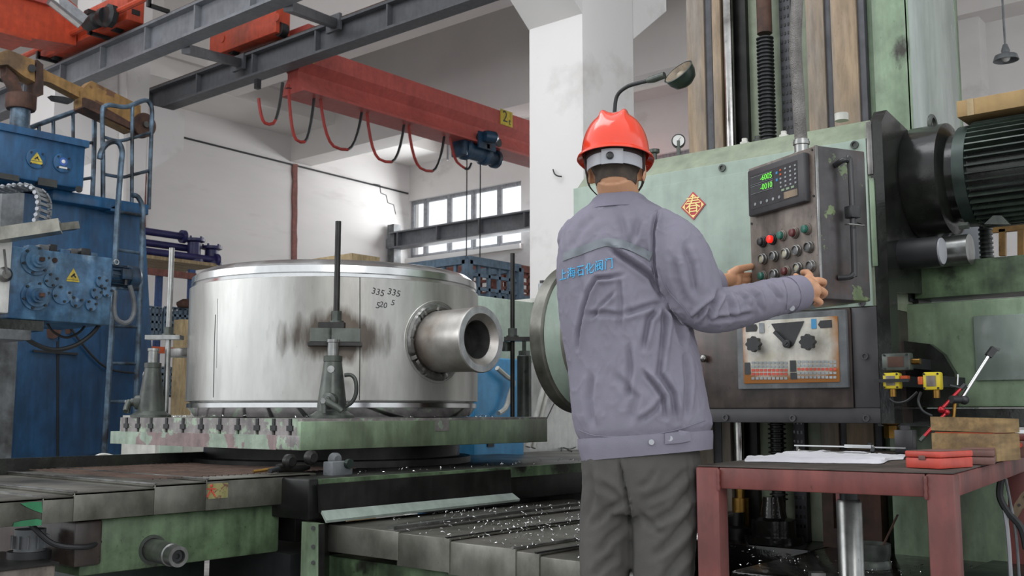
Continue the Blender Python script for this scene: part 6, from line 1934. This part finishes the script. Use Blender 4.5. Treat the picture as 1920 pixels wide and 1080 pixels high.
# magnetic stand: grey rods, red arms
dS = T_(1780, 858).dot(FH) + .28
S2 = lambda px, py: P(px, py, d=dS)
ba = S2(1785, 856); ba.z = HT
t = thing('dial_gauge_stand', 'dial gauge stand with a long silver rod and red articulated arms behind the wooden box', 'gauge stand', ba)
part('base_block', G().box(ba.x - .03, ba.x + .03, ba.y - .025, ba.y + .025, HT + .001, HT + .055, .003), blk, t)
part('lower_rod', G().cyl(V((ba.x, ba.y, HT + .05)), S2(1791, 752), .0065), brass, t)
part('upper_rod', G().cyl(S2(1804, 746), S2(1856, 664), .0065), steelp, t)
part('clamp_knob', G().cyl(S2(1800, 749), S2(1800, 749) + V((-.02, -.035, 0)), .014, n=20), blk, t)
part('clamp_body', G().ball(S2(1808, 750), .017), blk, t)
part('tip_clamp', G().bar(S2(1853, 668), S2(1864, 653), .02, .022), blk, t)
part('tip_pin', G().bar(S2(1858, 651), S2(1874, 656), .008, .01), castm, t)
part('red_arm', G().cyl(S2(1768, 764), S2(1802, 728), .0062), redp, t, 'red anodised upper arm')
part('arm_cap', G().cyl(S2(1801, 729), S2(1809, 721), .0085), blk, t)
part('red_joint', G().ball(S2(1765, 768), .0125), redp, t)
part('red_joint', G().ball(S2(1775, 773), .0115), redp, t)
part('red_arm', G().cyl(S2(1772, 776), S2(1733, 818), .0062), redp, t, 'red anodised lower arm')
part('arm_cap', G().cyl(S2(1733, 818), S2(1725, 827), .0072), castm, t)
part('thin_screw', G().cyl(S2(1795, 722), S2(1796, 702), .0035), steelp, t)
part('thumb_screw', G().bar(S2(1780, 722), S2(1800, 727), .01, .006), blk, t)
# ================================================================ the worker
import numpy as np
W = lambda px, py, d: P(px, py, d=d)
th = math.radians(24)
Fd = (FH * math.cos(th) + RH * math.sin(th)).normalized()      # the way the body faces
Sd = (RH * math.cos(th) - FH * math.sin(th)).normalized()      # the worker's right-hand side
UZ = V((0, 0, 1))
worker = thing('person', 'worker seen from behind in a grey-violet jacket and red hard hat, working the control box', 'person', (W(1200, 900, 3.1).x, W(1200, 900, 3.1).y, 0))


def loft(bm, rings):
    vs = [[bm.verts.new(p) for p in r] for r in rings]
    n = len(vs[0])
    for A, B in zip(vs, vs[1:]):
        for k in range(n): bm.faces.new((A[k], A[(k + 1) % n], B[(k + 1) % n], B[k]))
    bm.faces.new(vs[0][::-1]); bm.faces.new(vs[-1])


def sring(c, a, b, s=Sd, f=Fd, n=36, e=2.3, tilt=0.0):
    r = []
    for k in range(n):
        t = 2 * PI * k / n; ct, st = math.cos(t), math.sin(t)
        x = math.copysign(abs(ct) ** (2 / e), ct) * a; y = math.copysign(abs(st) ** (2 / e), st) * b
        r.append(c + s * x + f * y + UZ * (tilt * x))
    return r


def dense(rs, k=3):
    """rs: rows of (center, values...) smoothed"""
    cs = spline([r[0] for r in rs], k)
    vals = [spline([V((v, 0, 0)) for v in col], k) for col in zip(*[r[1:] for r in rs])]
    return [(c,) + tuple(v[i].x for v in vals) for i, c in enumerate(cs)]


def bake_remesh(bm, voxel, smooth=3, fac=.5, name='tmp'):
    bmesh.ops.recalc_face_normals(bm, faces=bm.faces)
    me = bpy.data.meshes.new(name); bm.to_mesh(me); bm.free()
    o = bpy.data.objects.new(name, me); C.objects.link(o)
    m = o.modifiers.new('r', 'REMESH'); m.mode = 'VOXEL'; m.voxel_size = voxel; m.use_smooth_shade = True
    if smooth:
        s = o.modifiers.new('s', 'SMOOTH'); s.iterations = smooth; s.factor = fac
    dg = bpy.context.evaluated_depsgraph_get(); dg.update()
    r = bpy.data.meshes.new_from_object(o.evaluated_get(dg))
    bpy.data.objects.remove(o); bpy.data.meshes.remove(me)
    return r


RMi = np.array(RM.transposed())


def project(co):
    q = (co - np.array([0, 0, CZ])) @ RMi.T
    return np.stack([960 + q[:, 0] / -q[:, 2] * FPX, 540 - q[:, 1] / -q[:, 2] * FPX], 1), q[:, 2]


def wrinkle(me, folds, amp, freq, seed=0, gain=1.9):
    n = len(me.vertices)
    co = np.empty(n * 3); me.vertices.foreach_get('co', co); co = co.reshape(-1, 3)
    no = np.empty(n * 3); me.vertex_normals.foreach_get('vector', no) if hasattr(me, 'vertex_normals') else None
    no = no.reshape(-1, 3)
    px, _ = project(co)
    view = co - np.array([0, 0, CZ]); view /= np.linalg.norm(view, axis=1)[:, None]
    facing = np.clip(-(view * no).sum(1) * 1.6, 0, 1)
    d = np.zeros(n)
    for f in folds:
        pts, w_, dep = f
        best = np.full(n, 1e9); sgn = np.zeros(n); tt = np.zeros(n)
        m = len(pts) - 1
        for i in range(m):
            a = np.array(pts[i], float); b = np.array(pts[i + 1], float); ab = b - a
            t = np.clip(((px - a) @ ab) / (ab @ ab), 0, 1)
            q = a + t[:, None] * ab - px
            dd = np.hypot(q[:, 0], q[:, 1]); u = dd < best
            best[u] = dd[u]; sgn[u] = (ab[0] * q[u, 1] - ab[1] * q[u, 0]); tt[u] = (i + t[u]) / m
        s_ = np.sign(sgn) * best / (w_ * .85)
        fade = np.clip(np.sin(np.clip(tt, 0, 1) * PI) * 1.7 + .15, 0, 1)
        prof = -np.exp(-s_ ** 2) + .75 * np.exp(-((s_ - 1.7) / 1.1) ** 2) + .25 * np.exp(-((s_ + 1.7) / 1.1) ** 2)
        d += gain * dep * prof * fade * facing
    for i in range(n):
        p = co[i]
        a = noise.noise(V((p[0] * freq[0] + seed, p[1] * freq[0], p[2] * freq[1])))
        b = noise.noise(V((p[0] * freq[0] * 2.3, p[1] * freq[0] * 2.3 + seed, p[2] * freq[1] * 2.1 + 4)))
        e_ = noise.noise(V((p[0] * 17 + a * 2.5, p[1] * 17 + b * 2.5, p[2] * 11 + seed)))
        d[i] += amp * (a * 1.2 + (.5 - abs(b)) * .6 - .2) + amp * .55 * max(0, 1 - abs(e_) * 5)
    co += no * d[:, None]
    me.vertices.foreach_set('co', co.ravel()); me.update()


def mpart(name, me, mat, parent=worker, label=None):
    me.transform(WM[parent.name].inverted())
    me.materials.clear(); me.materials.append(mat)
    for p in me.polygons: p.use_smooth = True
    o = bpy.data.objects.new(name, me); C.objects.link(o); o.parent = parent; WM[o.name] = WM[parent.name]
    return tagp(o, label)


# ---- torso, arms and legs: shared centre lines
D0 = 3.10
rows = [(W(1160, 366, D0), .07, .065, 0), (W(1161, 380, D0), .088, .078, 0), (W(1162, 398, D0), .135, .092, 0), (W(1163, 420, D0), .172, .108, 0), (W(1163, 450, D0), .190, .125, 0),
        (W(1162, 485, D0), .196, .132, 0), (W(1164, 540, D0), .196, .135, 0), (W(1172, 610, D0), .199, .136, 0), (W(1188, 690, D0), .202, .140, .0),
        (W(1199, 760, D0), .206, .146, .03), (W(1207, 802, D0), .205, .146, .06), (W(1208, 815, D0), .196, .138, .07), (W(1211, 846, D0), .194, .135, .08)]
R_arm = [(W(1222, 432, 3.03), .082), (W(1262, 468, 2.99), .092), (W(1292, 522, 2.965), .088), (W(1318, 574, 2.965), .071), (W(1352, 580, 3.0), .066), (W(1400, 570, 3.06), .062), (W(1450, 558, 3.12), .057), (W(1497, 549, 3.18), .052)]
L_arm = [(W(1098, 450, 3.2), .08), (W(1110, 500, 3.27), .08), (W(1150, 560, 3.35), .075), (W(1230, 560, 3.42), .065), (W(1300, 545, 3.48), .056), (W(1342, 530, 3.52), .05)]
bm = bmesh.new()
loft(bm, [sring(c, a, b, tilt=t) for c, a, b, t in dense(rows, 3)])
gj = G(); gj.bm.free(); gj.bm = bm
for A in (R_arm, L_arm):
    dr = dense(A, 4)
    gj.tube([q[0] for q in dr], [q[1] for q in dr], 24)
gj.ball(W(1225, 440, 3.04), .085); gj.ball(W(1095, 452, 3.18), .085)
jme = bake_remesh(bm, .0052, 6, .6)
folds = [
    ([(1143, 463), (1168, 482), (1195, 500), (1222, 520), (1238, 556)], 6, .013),
    ([(1170, 515), (1140, 521), (1118, 522), (1104, 548), (1094, 580), (1086, 622), (1082, 655)], 4.5, .010),
    ([(1240, 568), (1205, 578), (1168, 590)], 6, .007), ([(1240, 568), (1216, 600), (1206, 655)], 6, .009),
    ([(1243, 570), (1246, 612), (1240, 668)], 6, .010), ([(1246, 568), (1268, 600), (1284, 650)], 6, .010),
    ([(1232, 392), (1226, 440), (1229, 490), (1243, 565)], 5, .011),
    ([(1160, 400), (1172, 440), (1180, 470)], 8, .005), ([(1198, 405), (1190, 440), (1178, 462)], 8, .005),
    ([(1155, 545), (1125, 575), (1108, 596)], 4, .005), ([(1160, 520), (1164, 570), (1160, 620)], 6, .005),
    ([(1100, 590), (1135, 588), (1165, 592)], 6, .005),
    ([(1178, 640), (1182, 690), (1176, 750)], 7, .006), ([(1205, 696), (1228, 722), (1244, 745), (1248, 785)], 5, .009),
    ([(1240, 660), (1236, 700), (1262, 740), (1268, 790)], 6, .008), ([(1285, 660), (1290, 720), (1286, 780)], 6, .007),
    ([(1110, 700), (1104, 750), (1112, 800)], 8, .006), ([(1150, 700), (1190, 745), (1182, 790)], 9, .005),
    ([(1200, 790), (1228, 770), (1246, 745)], 6, .005),
    ([(1352, 542), (1340, 570), (1322, 604)], 5, .010), ([(1360, 545), (1372, 575), (1368, 600)], 5, .007),
    ([(1282, 462), (1296, 500), (1304, 555)], 8, .007), ([(1262, 480), (1272, 530), (1290, 575)], 8, .006),
    ([(1325, 600), (1365, 596), (1412, 588)], 5, .006), ([(1400, 540), (1420, 556), (1428, 585)], 5, .006), ([(1440, 530), (1452, 545), (1462, 562)], 4, .006),
    ([(1380, 545), (1398, 560), (1402, 575)], 4, .005), ([(1300, 600), (1315, 585), (1345, 560)], 5, .007),
    ([(1092, 470), (1084, 520), (1090, 560)], 9, .004), ([(1118, 400), (1090, 430), (1070, 470)], 9, .004),
]
wrinkle(jme, folds, .0035, (9, 5), 3)
jbv = BVHTree.FromPolygons([v.co.copy() for v in jme.vertices], [tuple(p.vertices) for p in jme.polygons])
jack_o = mpart('work_jacket', jme, jackm, label='grey-violet work jacket with sky-blue lettering across the back')


def drape(px, py, off=.0015, bv=None):
    r = (RM @ V(((px - 960) / FPX, (540 - py) / FPX, -1))).normalized()
    h = (bv or jbv).ray_cast(V((0, 0, CZ)), r)
    if h[0] is None: return None
    n_ = h[1] if h[1].dot(r) < 0 else -h[1]
    return h[0] + n_ * off


def drape_strip(name, top, bot, mat, off, n=40, bv=None, parent=None, thick=.0012):
    bm = bmesh.new()
    T = spline([V((x, y, 0)) for x, y in top], 12); B = spline([V((x, y, 0)) for x, y in bot], 12)
    m = 6; rows = []
    for j in range(m + 1):
        r = []
        for i in range(len(T)):
            q = T[i].lerp(B[min(i, len(B) - 1)], j / m)
            p = drape(q.x, q.y, off, bv)
            if p is None: p = (r[-1].co.copy() if r else None)
            if p is None: p = W(q.x, q.y, 3.05)
            r.append(bm.verts.new(p))
        rows.append(r)
    for j in range(m):
        for i in range(len(T) - 1):
            try: bm.faces.new((rows[j][i], rows[j][i + 1], rows[j + 1][i + 1], rows[j + 1][i]))
            except ValueError: pass
    solid(bm, thick)
    g = G(); g.bm.free(); g.bm = bm
    return part(name, g, mat, parent or jack_o)


drape_strip('reflective_stripe', [(1058, 474), (1100, 458), (1140, 447), (1180, 455), (1224, 473)], [(1056, 490), (1100, 474), (1140, 462), (1180, 471), (1219, 489)], stripe, .0022)


def drape_line(name, pts, r, mat, off=.001, parent=None):
    l = [drape(p.x, p.y, off) for p in spline([V((x, y, 0)) for x, y in pts], 8)]
    l = [p for p in l if p is not None]
    if len(l) > 2: return part(name, G().tube(l, r, 6), mat, parent or jack_o)


for l in ([(1232, 394), (1224, 430), (1223, 470), (1226, 510), (1240, 562)], [(1233, 500), (1250, 540), (1280, 575), (1300, 602)], [(1086, 806), (1120, 817), (1190, 818), (1260, 808), (1322, 788)], [(1468, 525), (1476, 550), (1474, 580)]):
    drape_line('seam', l, .0016, jackd)
# the lettering, character by character across the back
for i, ch in enumerate('\u4e0a\u6d77\u77f3\u5316\u9600\u95e8'):
    bm = text_bm(ch, 16.5, .4)
    x0 = 1051 + [4, 19, 36, 53, 71, 89][i] + 2; y0 = 517 - [0, 4, 8, 12, 17, 21][i]
    ok = True
    for v in bm.verts:
        p = drape(x0 + v.co.x * [.8, .95, 1, 1.02, 1.05, 1.05][i], y0 - v.co.y * 1.35 - (v.co.x) * .2, .0024 + v.co.z * .002)
        if p is None: ok = False; break
        v.co = p
    if not ok: bm.free(); continue
    g = G(); g.bm.free(); g.bm = bm
    part('printed_character', g, textb, jack_o)
# waistband, its tab and buttons
wb = [(W(1208, 815, D0), .202, .143, .07), (W(1209, 830, D0), .202, .142, .08), (W(1212, 853, D0), .196, .137, .10)]
bm = bmesh.new()
rr_ = [sring(c, a, b, tilt=t, n=72) for c, a, b, t in dense(wb, 3)]
for r in rr_:
    for k, p in enumerate(r):
        p += (p - W(1203, 830, D0)).normalized() * .0025 * noise.noise(V((k * .7, 0, p.z * 20)))
vs = [[bm.verts.new(p) for p in r] for r in rr_]
for A, B in zip(vs, vs[1:]):
    for k in range(72): bm.faces.new((A[k], A[(k + 1) % 72], B[(k + 1) % 72], B[k]))
solid(bm, .004)
wbv = BVHTree.FromBMesh(bm)
g = G(); g.bm.free(); g.bm = bm
part('waistband', g, jackm, jack_o)


def wdr(px, py, off): return drape(px, py, off, wbv) or drape(px, py, off) or W(px, py, 2.95)


drape_strip('waist_tab', [(1247, 811), (1270, 808), (1290, 802)], [(1247, 832), (1272, 830), (1294, 826)], jackm, .004, bv=wbv, thick=.003)
for px, py in ((1256, 822), (1222, 829)):
    c = wdr(px, py, .004); part('button', G().lathe([(0, 0), (.0085, 0), (.0075, .003), (0, .003)], c, V((0, 0, CZ)) - c, 18), greyp, jack_o)
c = drape(1484, 577, .002)
if c: part('button', G().lathe([(0, 0), (.009, 0), (.008, .003), (0, .003)], c, V((0, 0, CZ)) - c, 18), greyp, jack_o)
# cuffs
for A in (R_arm, L_arm):
    a, b = A[-2][0], A[-1][0]; u = (b - a).normalized(); r0, r1 = A[-2][1], A[-1][1]
    L_ = (b - a).length
    st = b - u * .055
    prof = [(r1 + .007, 0), (r1 + .005, .03), (r1 + .003, .063), (r1 - .001, .064), (r1 - .003, .03), (r1 - .003, 0)]
    part('cuff', G().lathe(prof, st, u, 40, closed=True), jackd, jack_o)
# collar: a folded band round the neck, higher behind
bm = bmesh.new(); n = 48
cN = W(1161, 376, D0)
rows_ = []
for (dz, rr, fall) in ((-.03, .078, 0), (-.002, .070, 0), (.010, .065, 0), (.012, .068, 0), (.0, .082, .0), (-.028, .102, .008)):
    r = []
    for k in range(n):
        t = 2 * PI * k / n; x = math.cos(t); y = math.sin(t)
        back = max(0, -y)
        front = max(0, y)
        p = cN + Sd * x * rr * 1.02 + Fd * y * rr * .95 + UZ * (dz * (.75 + .35 * back) - front * .035 + back * .006 - fall)
        r.append(bm.verts.new(p))
    rows_.append(r)
for A, B in zip(rows_, rows_[1:]):
    for k in range(n): bm.faces.new((A[k], A[(k + 1) % n], B[(k + 1) % n], B[k]))
g = G(); g.bm.free(); g.bm = bm
solid(bm, .003)
part('collar', g, jackd, jack_o)

# ---- trousers
bm = bmesh.new()
pel = [(W(1200, 822, D0), .17, .12), (W(1201, 870, D0), .178, .125), (W(1201, 925, D0 + .0), .172, .118), (W(1200, 960, D0), .15, .1)]
loft(bm, [sring(c, a, b) for c, a, b in dense(pel, 3)])
g = G(); g.bm.free(); g.bm = bm
zf = .09
for side, pts in ((0, [(1146, 880, 3.12, .082), (1141, 950, 3.13, .084), (1136, 1010, 3.13, .078), (1134, 1080, 3.13, .073), (1136, 1180, 3.13, .07)]), (1, [(1254, 880, 3.07, .09), (1251, 950, 3.06, .094), (1245, 1010, 3.06, .093), (1244, 1080, 3.06, .088), (1246, 1180, 3.06, .08)])):
    q = [(W(*p[:3]), p[3]) for p in pts]
    last = q[-1][0]
    q += [(V((last.x, last.y, .2)), .072), (V((last.x, last.y, zf)), .075)]
    dr = dense(q, 4)
    g.tube([a for a, _ in dr], [b for _, b in dr], 26)
tme = bake_remesh(bm, .0085, 5, .6)
tf = [([(1160, 862), (1168, 900), (1180, 950), (1184, 990)], 4, .014), ([(1105, 880), (1110, 930), (1096, 980)], 8, .006),
      ([(1170, 940), (1140, 955), (1112, 985)], 8, .007), ([(1172, 985), (1140, 1010), (1120, 1040)], 8, .008), ([(1160, 1040), (1130, 1060), (1110, 1085)], 8, .007),
      ([(1292, 880), (1250, 920), (1205, 942)], 8, .006), ([(1302, 915), (1262, 960), (1215, 985)], 9, .010), ([(1300, 965), (1262, 1010), (1225, 1045)], 9, .010),
      ([(1300, 1020), (1260, 1065), (1240, 1100)], 9, .008), ([(1290, 850), (1296, 920), (1297, 1000)], 4, .004), ([(1200, 960), (1225, 990), (1240, 1000)], 7, .006), ([(1183, 990), (1186, 1040), (1184, 1090)], 5, .006),
      ([(1120, 905), (1150, 925), (1165, 940)], 8, .006), ([(1230, 880), (1215, 905), (1195, 915)], 7, .005)]
wrinkle(tme, tf, .0032, (6, 4), 11, 1.35)
mpart('trousers', tme, trous, label='charcoal work trousers')
for px, d in ((1136, 3.13), (1246, 3.06)):
    c = W(px, 1180, d)
    sh = G()
    a = V((c.x, c.y, 0))
    loft(sh.bm, [sring(a + Fd * (-.1 + .035 * k), [.03, .042, .045, .045, .046, .05, .05, .046, .03][k], [.03, .055, .06, .055, .046, .038, .032, .027, .018][k], s=Sd, f=UZ, e=2.6) for k in range(9)])
    for v in sh.bm.verts: v.co.z = max(0.004, v.co.z + .045)
    part('work_shoe', sh, blk, worker)

# ---- the body: one continuous skin mesh
hth = math.radians(12)
hF = (FH * math.cos(hth) + RH * math.sin(hth)); hp_ = math.radians(-10)
hFd = (hF * math.cos(hp_) + UZ * math.sin(hp_)).normalized()
hS = hFd.cross(UZ).normalized(); hU = hS.cross(hFd).normalized()
HC = W(1156, 318, 3.09)
HM = Matrix((hS, hFd, hU)).transposed()
Hh = lambda x, y, z: HC + hS * x + hFd * y + hU * z
b = G()
b.ball(Hh(0, -.008, .03), 1, (.079, .098, .088), 32, HM)      # skull
b.ball(Hh(0, .02, -.035), 1, (.066, .076, .078), 28, HM)      # face and jaw
b.ball(Hh(0, .055, -.085), 1, (.036, .034, .028), 20, HM)     # chin
b.tube([Hh(0, .092, .015), Hh(0, .108, -.02), Hh(0, .104, -.032)], [.008, .014, .012], 12)
b.ball(Hh(0, .093, -.058), 1, (.026, .01, .011), 16, HM)
for s in (-1, 1):
    b.ball(Hh(s * .082, -.002, -.012), 1, (.009, .019, .033), 16, HM)
    b.ball(Hh(s * .076, .004, -.02), 1, (.012, .012, .022), 12, HM)
    b.ball(Hh(s * .032, .078, .01), 1, (.018, .012, .008), 12, HM)
b.tube([Hh(0, -.028, -.03), W(1160, 366, 3.1), W(1161, 400, 3.1)], [.062, .062, .068], 28)
b.ball(Hh(0, -.045, -.03), 1, (.052, .04, .05), 24, HM)
loft(b.bm, [sring(c, a * .77, bb * .72, tilt=t) for c, a, bb, t in dense(rows[2:11], 2)])
for A, k in ((R_arm, .62), (L_arm, .62)):
    dr = dense(A, 3); b.tube([q[0] for q in dr], [q[1] * k for q in dr], 18)
loft(b.bm, [sring(c, a * .85, bb * .85) for c, a, bb in pel])
for (px, d, r) in ((1138, 3.13, .055), (1248, 3.06, .058)):
    b.tube([W(px + (8 if px < 1200 else 0), 900, d), W(px, 1050, d), V((W(px, 1180, d).x, W(px, 1180, d).y, .45)), V((W(px, 1180, d).x, W(px, 1180, d).y, .05))], [r * 1.0, r * .85, r * .75, r * .55], 18)


def finger(pts, r0=.0095):
    m = len(pts)
    b.tube(spline([V(p) for p in pts], 4), [r0, r0 * .98, r0 * .9, r0 * .78][:m] if m <= 4 else r0, 12)
    b.ball(pts[-1], r0 * .8, n=10)
    for p in pts[1:-1]: b.ball(p, r0 * 1.04, n=10)


# right hand: back of the hand to the camera, index and thumb at the buttons, the other fingers curled by the box edge
wr = W(1494, 549, 3.18)
K1, K2, K3, K4 = W(1519, 517, 3.235), W(1532, 526, 3.225), W(1535, 542, 3.21), W(1527, 559, 3.2)
for k, q in ((K1, .0125), (K2, .0125), (K3, .012), (K4, .0115)):
    b.tube([wr, wr.lerp(k, .5), k], [.021, .0165, q], 14)
b.ball(wr.lerp(K2, .55), .030, (1, 1, .95)); b.ball(wr.lerp(K4, .5), .026); b.ball(wr.lerp(K3, .75), .027)
b.tube([W(1480, 552, 3.165), wr], [.028, .025], 18)
bf = lambda px, py, k=0: PW @ V((uv(px, py)[0], -.006 - k, uv(px, py)[1]))
finger([K1, W(1513, 511, 3.28), W(1505, 511, 3.32)], .0112)
finger([K2, W(1544, 529, 3.255), W(1540, 537, 3.275)], .0122)
finger([K3, W(1546, 549, 3.235), W(1540, 556, 3.255)], .0120)
finger([K4, W(1538, 567, 3.215), W(1530, 571, 3.235)], .0108)
b.tube([W(1503, 536, 3.2), W(1498, 524, 3.25), W(1492, 517, 3.3)], [.016, .012, .0095], 12); b.ball(W(1492, 517, 3.3), .0095, n=10)
# left hand gripping the left handle of the box
hl = PW @ V((-.034, .05, 0))
wl_ = W(1348, 527, 3.525)
hd = hl.dot(FH)
kx = 960 + hl.dot(RH) / hd * 1944
pal = W(1372, 524, 3.58)
b.tube([W(1335, 531, 3.515), wl_, pal], [.026, .025, .024], 16)
b.ball(W(1378, 526, 3.59), .026, (1, 1, 1.1))
for i, yy in enumerate((514, 525, 536, 546)):
    r = (.0095, .0098, .0094, .0086)[i]
    kn = W(1386, yy + 2, 3.60)
    b.tube([W(1362, 526, 3.56), kn], [.016, .012], 12)
    finger([kn, W(kx - 6, yy, hd + .014), W(kx + 6, yy + 1, hd + .018), W(kx + 9, yy + 3, hd - .002)], r)
b.tube([W(1368, 515, 3.57), W(1382, 505, 3.575), W(kx - 6, 497, hd - .03), W(kx + 1, 489, hd - .02)], [.016, .0135, .0115, .0095], 12)
b.ball(W(kx + 1, 489, hd - .02), .0095, n=10)
bme = bake_remesh(b.bm, .0036, 3, .5)
body_o = mpart('body', bme, skin)
for s in (-1, 1): part('eye', G().ball(Hh(s * .032, .083, .008), .012), white, body_o); part('iris', G().ball(Hh(s * .032, .0925, .007), .005), blk, body_o)
# finger nails on the left thumb, short hair
hb = G()
rings = []
for j in range(15):
    z = -.062 + j * .0095
    r = []
    for k in range(40):
        t = PI * 1.02 + (PI * .96) * k / 39
        # back half of the head between the ears
        cz = (z - .03) / .088
        f_ = math.sqrt(max(.05, 1 - cz * cz))
        if z < .0: f_ = max(f_, .74 - .0 * z) if z < -.02 else f_
        nk = max(0, min(1, (-.012 - z) / .05))
        x = math.cos(t) * (.0812 * f_ * (1 - nk) + .0655 * nk)
        y = math.sin(t) * (.1 * f_ * (1 - nk) + .075 * nk) - .006 - .012 * nk
        r.append(hb.bm.verts.new(Hh(x, y, z)))
    rings.append(r)
for A, B in zip(rings, rings[1:]):
    for k in range(39): hb.bm.faces.new((A[k], A[k + 1], B[k + 1], B[k]))
bmh = hb.bm
bbv = BVHTree.FromPolygons([v.co.copy() + WM[worker.name].translation for v in bme.vertices], [tuple(p.vertices) for p in bme.polygons])
for v in bmh.verts:
    h = bbv.find_nearest(v.co)
    if h[0]: v.co = h[0] + h[1] * .0022
solid(bmh, .0015)
hairf = hairm.copy()
part('hair', hb, hairm, worker, 'closely cropped black hair')

# ---- helmet
def helmet_pt(phi, el, off=0):
    a, bb, h = .101, .124, .132
    ce = max(0, math.cos(el)) ** .82; se = math.sin(el)
    x = a * math.cos(phi) * ce; y = bb * math.sin(phi) * ce; z = h * se
    k = max(0, min(1, (el - .55) / .35))
    rid = .011 * math.exp(-((abs(x) - .030) / .0085) ** 2) * k * max(0, min(1, (1.0 - abs(y) / .1) * 3))
    dip = -.004 * math.exp(-(x / .014) ** 2) * k
    n_ = V((x / a ** 2, y / bb ** 2, z / h ** 2)).normalized()
    p = V((x, y, z)) + n_ * (rid + dip + off)
    return p


hel_p = math.radians(-4)
eF = (FH * math.cos(hth) * math.cos(hel_p) + RH * math.sin(hth) * math.cos(hel_p) + UZ * math.sin(hel_p)).normalized()
eS = eF.cross(UZ).normalized(); eU = eS.cross(eF).normalized()
EC = W(1154, 289, 3.09)
EC = W(1154, 293, 3.09)
E = lambda p: EC + eS * p.x + eF * p.y + eU * p.z
hg = G(); NP = 96; NE = 30; rg = []
for ring_ in ('b2', 'b1', 'b0'):
    r = []
    for k in range(NP):
        phi = 2 * PI * k / NP
        p = helmet_pt(phi, 0)
        fr = max(0, math.sin(phi)) ** 3
        o_, dz = {'b2': (.014 + .04 * fr, -.014 - .01 * fr), 'b1': (.0125 + .04 * fr, -.009 - .008 * fr), 'b0': (.004, -.003)}[ring_]
        d = V((p.x, p.y, 0)).normalized()
        r.append(hg.bm.verts.new(E(p + d * o_ + V((0, 0, dz)))))
    rg.append(r)
for j in range(NE):
    el = PI / 2 * j / NE
    rg.append([hg.bm.verts.new(E(helmet_pt(2 * PI * k / NP, el))) for k in range(NP)])
for A, B in zip(rg, rg[1:]):
    for k in range(NP): hg.bm.faces.new((A[k], A[(k + 1) % NP], B[(k + 1) % NP], B[k]))
top = hg.bm.verts.new(E(helmet_pt(0, PI / 2)))
for k in range(NP): hg.bm.faces.new((rg[-1][k], rg[-1][(k + 1) % NP], top))
bmesh.ops.recalc_face_normals(hg.bm, faces=hg.bm.faces)
solid(hg.bm, -.003)
hat = part('hard_hat', hg, helm, worker, 'glossy red-orange hard hat')
# grey ratchet band with its knob behind, dark cradle strap, chin straps
def band(z0, z1, a, bb, p0, p1, off=0, n=40, th=.003):
    g = G(); A = []; B = []
    for k in range(n + 1):
        phi = p0 + (p1 - p0) * k / n
        d = V((math.cos(phi) * (a + off), math.sin(phi) * (bb + off), 0))
        A.append(g.bm.verts.new(E(d + V((0, 0, z0))))); B.append(g.bm.verts.new(E(d + V((0, 0, z1)))))
    for k in range(n): g.bm.faces.new((A[k], A[k + 1], B[k + 1], B[k]))
    solid(g.bm, th)
    return g
bd = part('ratchet_band', band(-.056, -.018, .086, .112, PI * 1.12, PI * 1.9), greyp, hat, 'grey plastic ratchet band')
part('ratchet_housing', band(-.06, -.014, .086, .112, PI * 1.40, PI * 1.62, .006), greyp, bd)
kp = PI * 1.49
kc = E(V((math.cos(kp) * .092, math.sin(kp) * .119, -.037)))
kd = (eS * math.cos(kp) + eF * math.sin(kp)).normalized()
part('ratchet_knob', G().lathe([(0, 0), (.0115, 0), (.0115, .006), (.008, .008), (0, .006)], kc, kd, 24), blk, bd)
part('cradle_strap', band(-.02, .01, .092, .116, PI * .9, PI * 2.1, 0), strapd, hat)
for s in (-1, 1):
    st = [E(V((s * .092, -.035, 0))), E(V((s * .090, -.030, -.03))), E(V((s * .086, -.012, -.065))), E(V((s * .078, .012, -.095))), E(V((s * .04, .05, -.125))), E(V((0, .06, -.13)))]
    st = spline(st, 5)
    g = G()
    for a, c_ in zip(st, st[1:]):
        g.bar(a, c_ + (c_ - a) * .1, .013, .0025, (a - EC).cross(c_ - a).cross(c_ - a))
    part('chin_strap', g, strapd, hat)
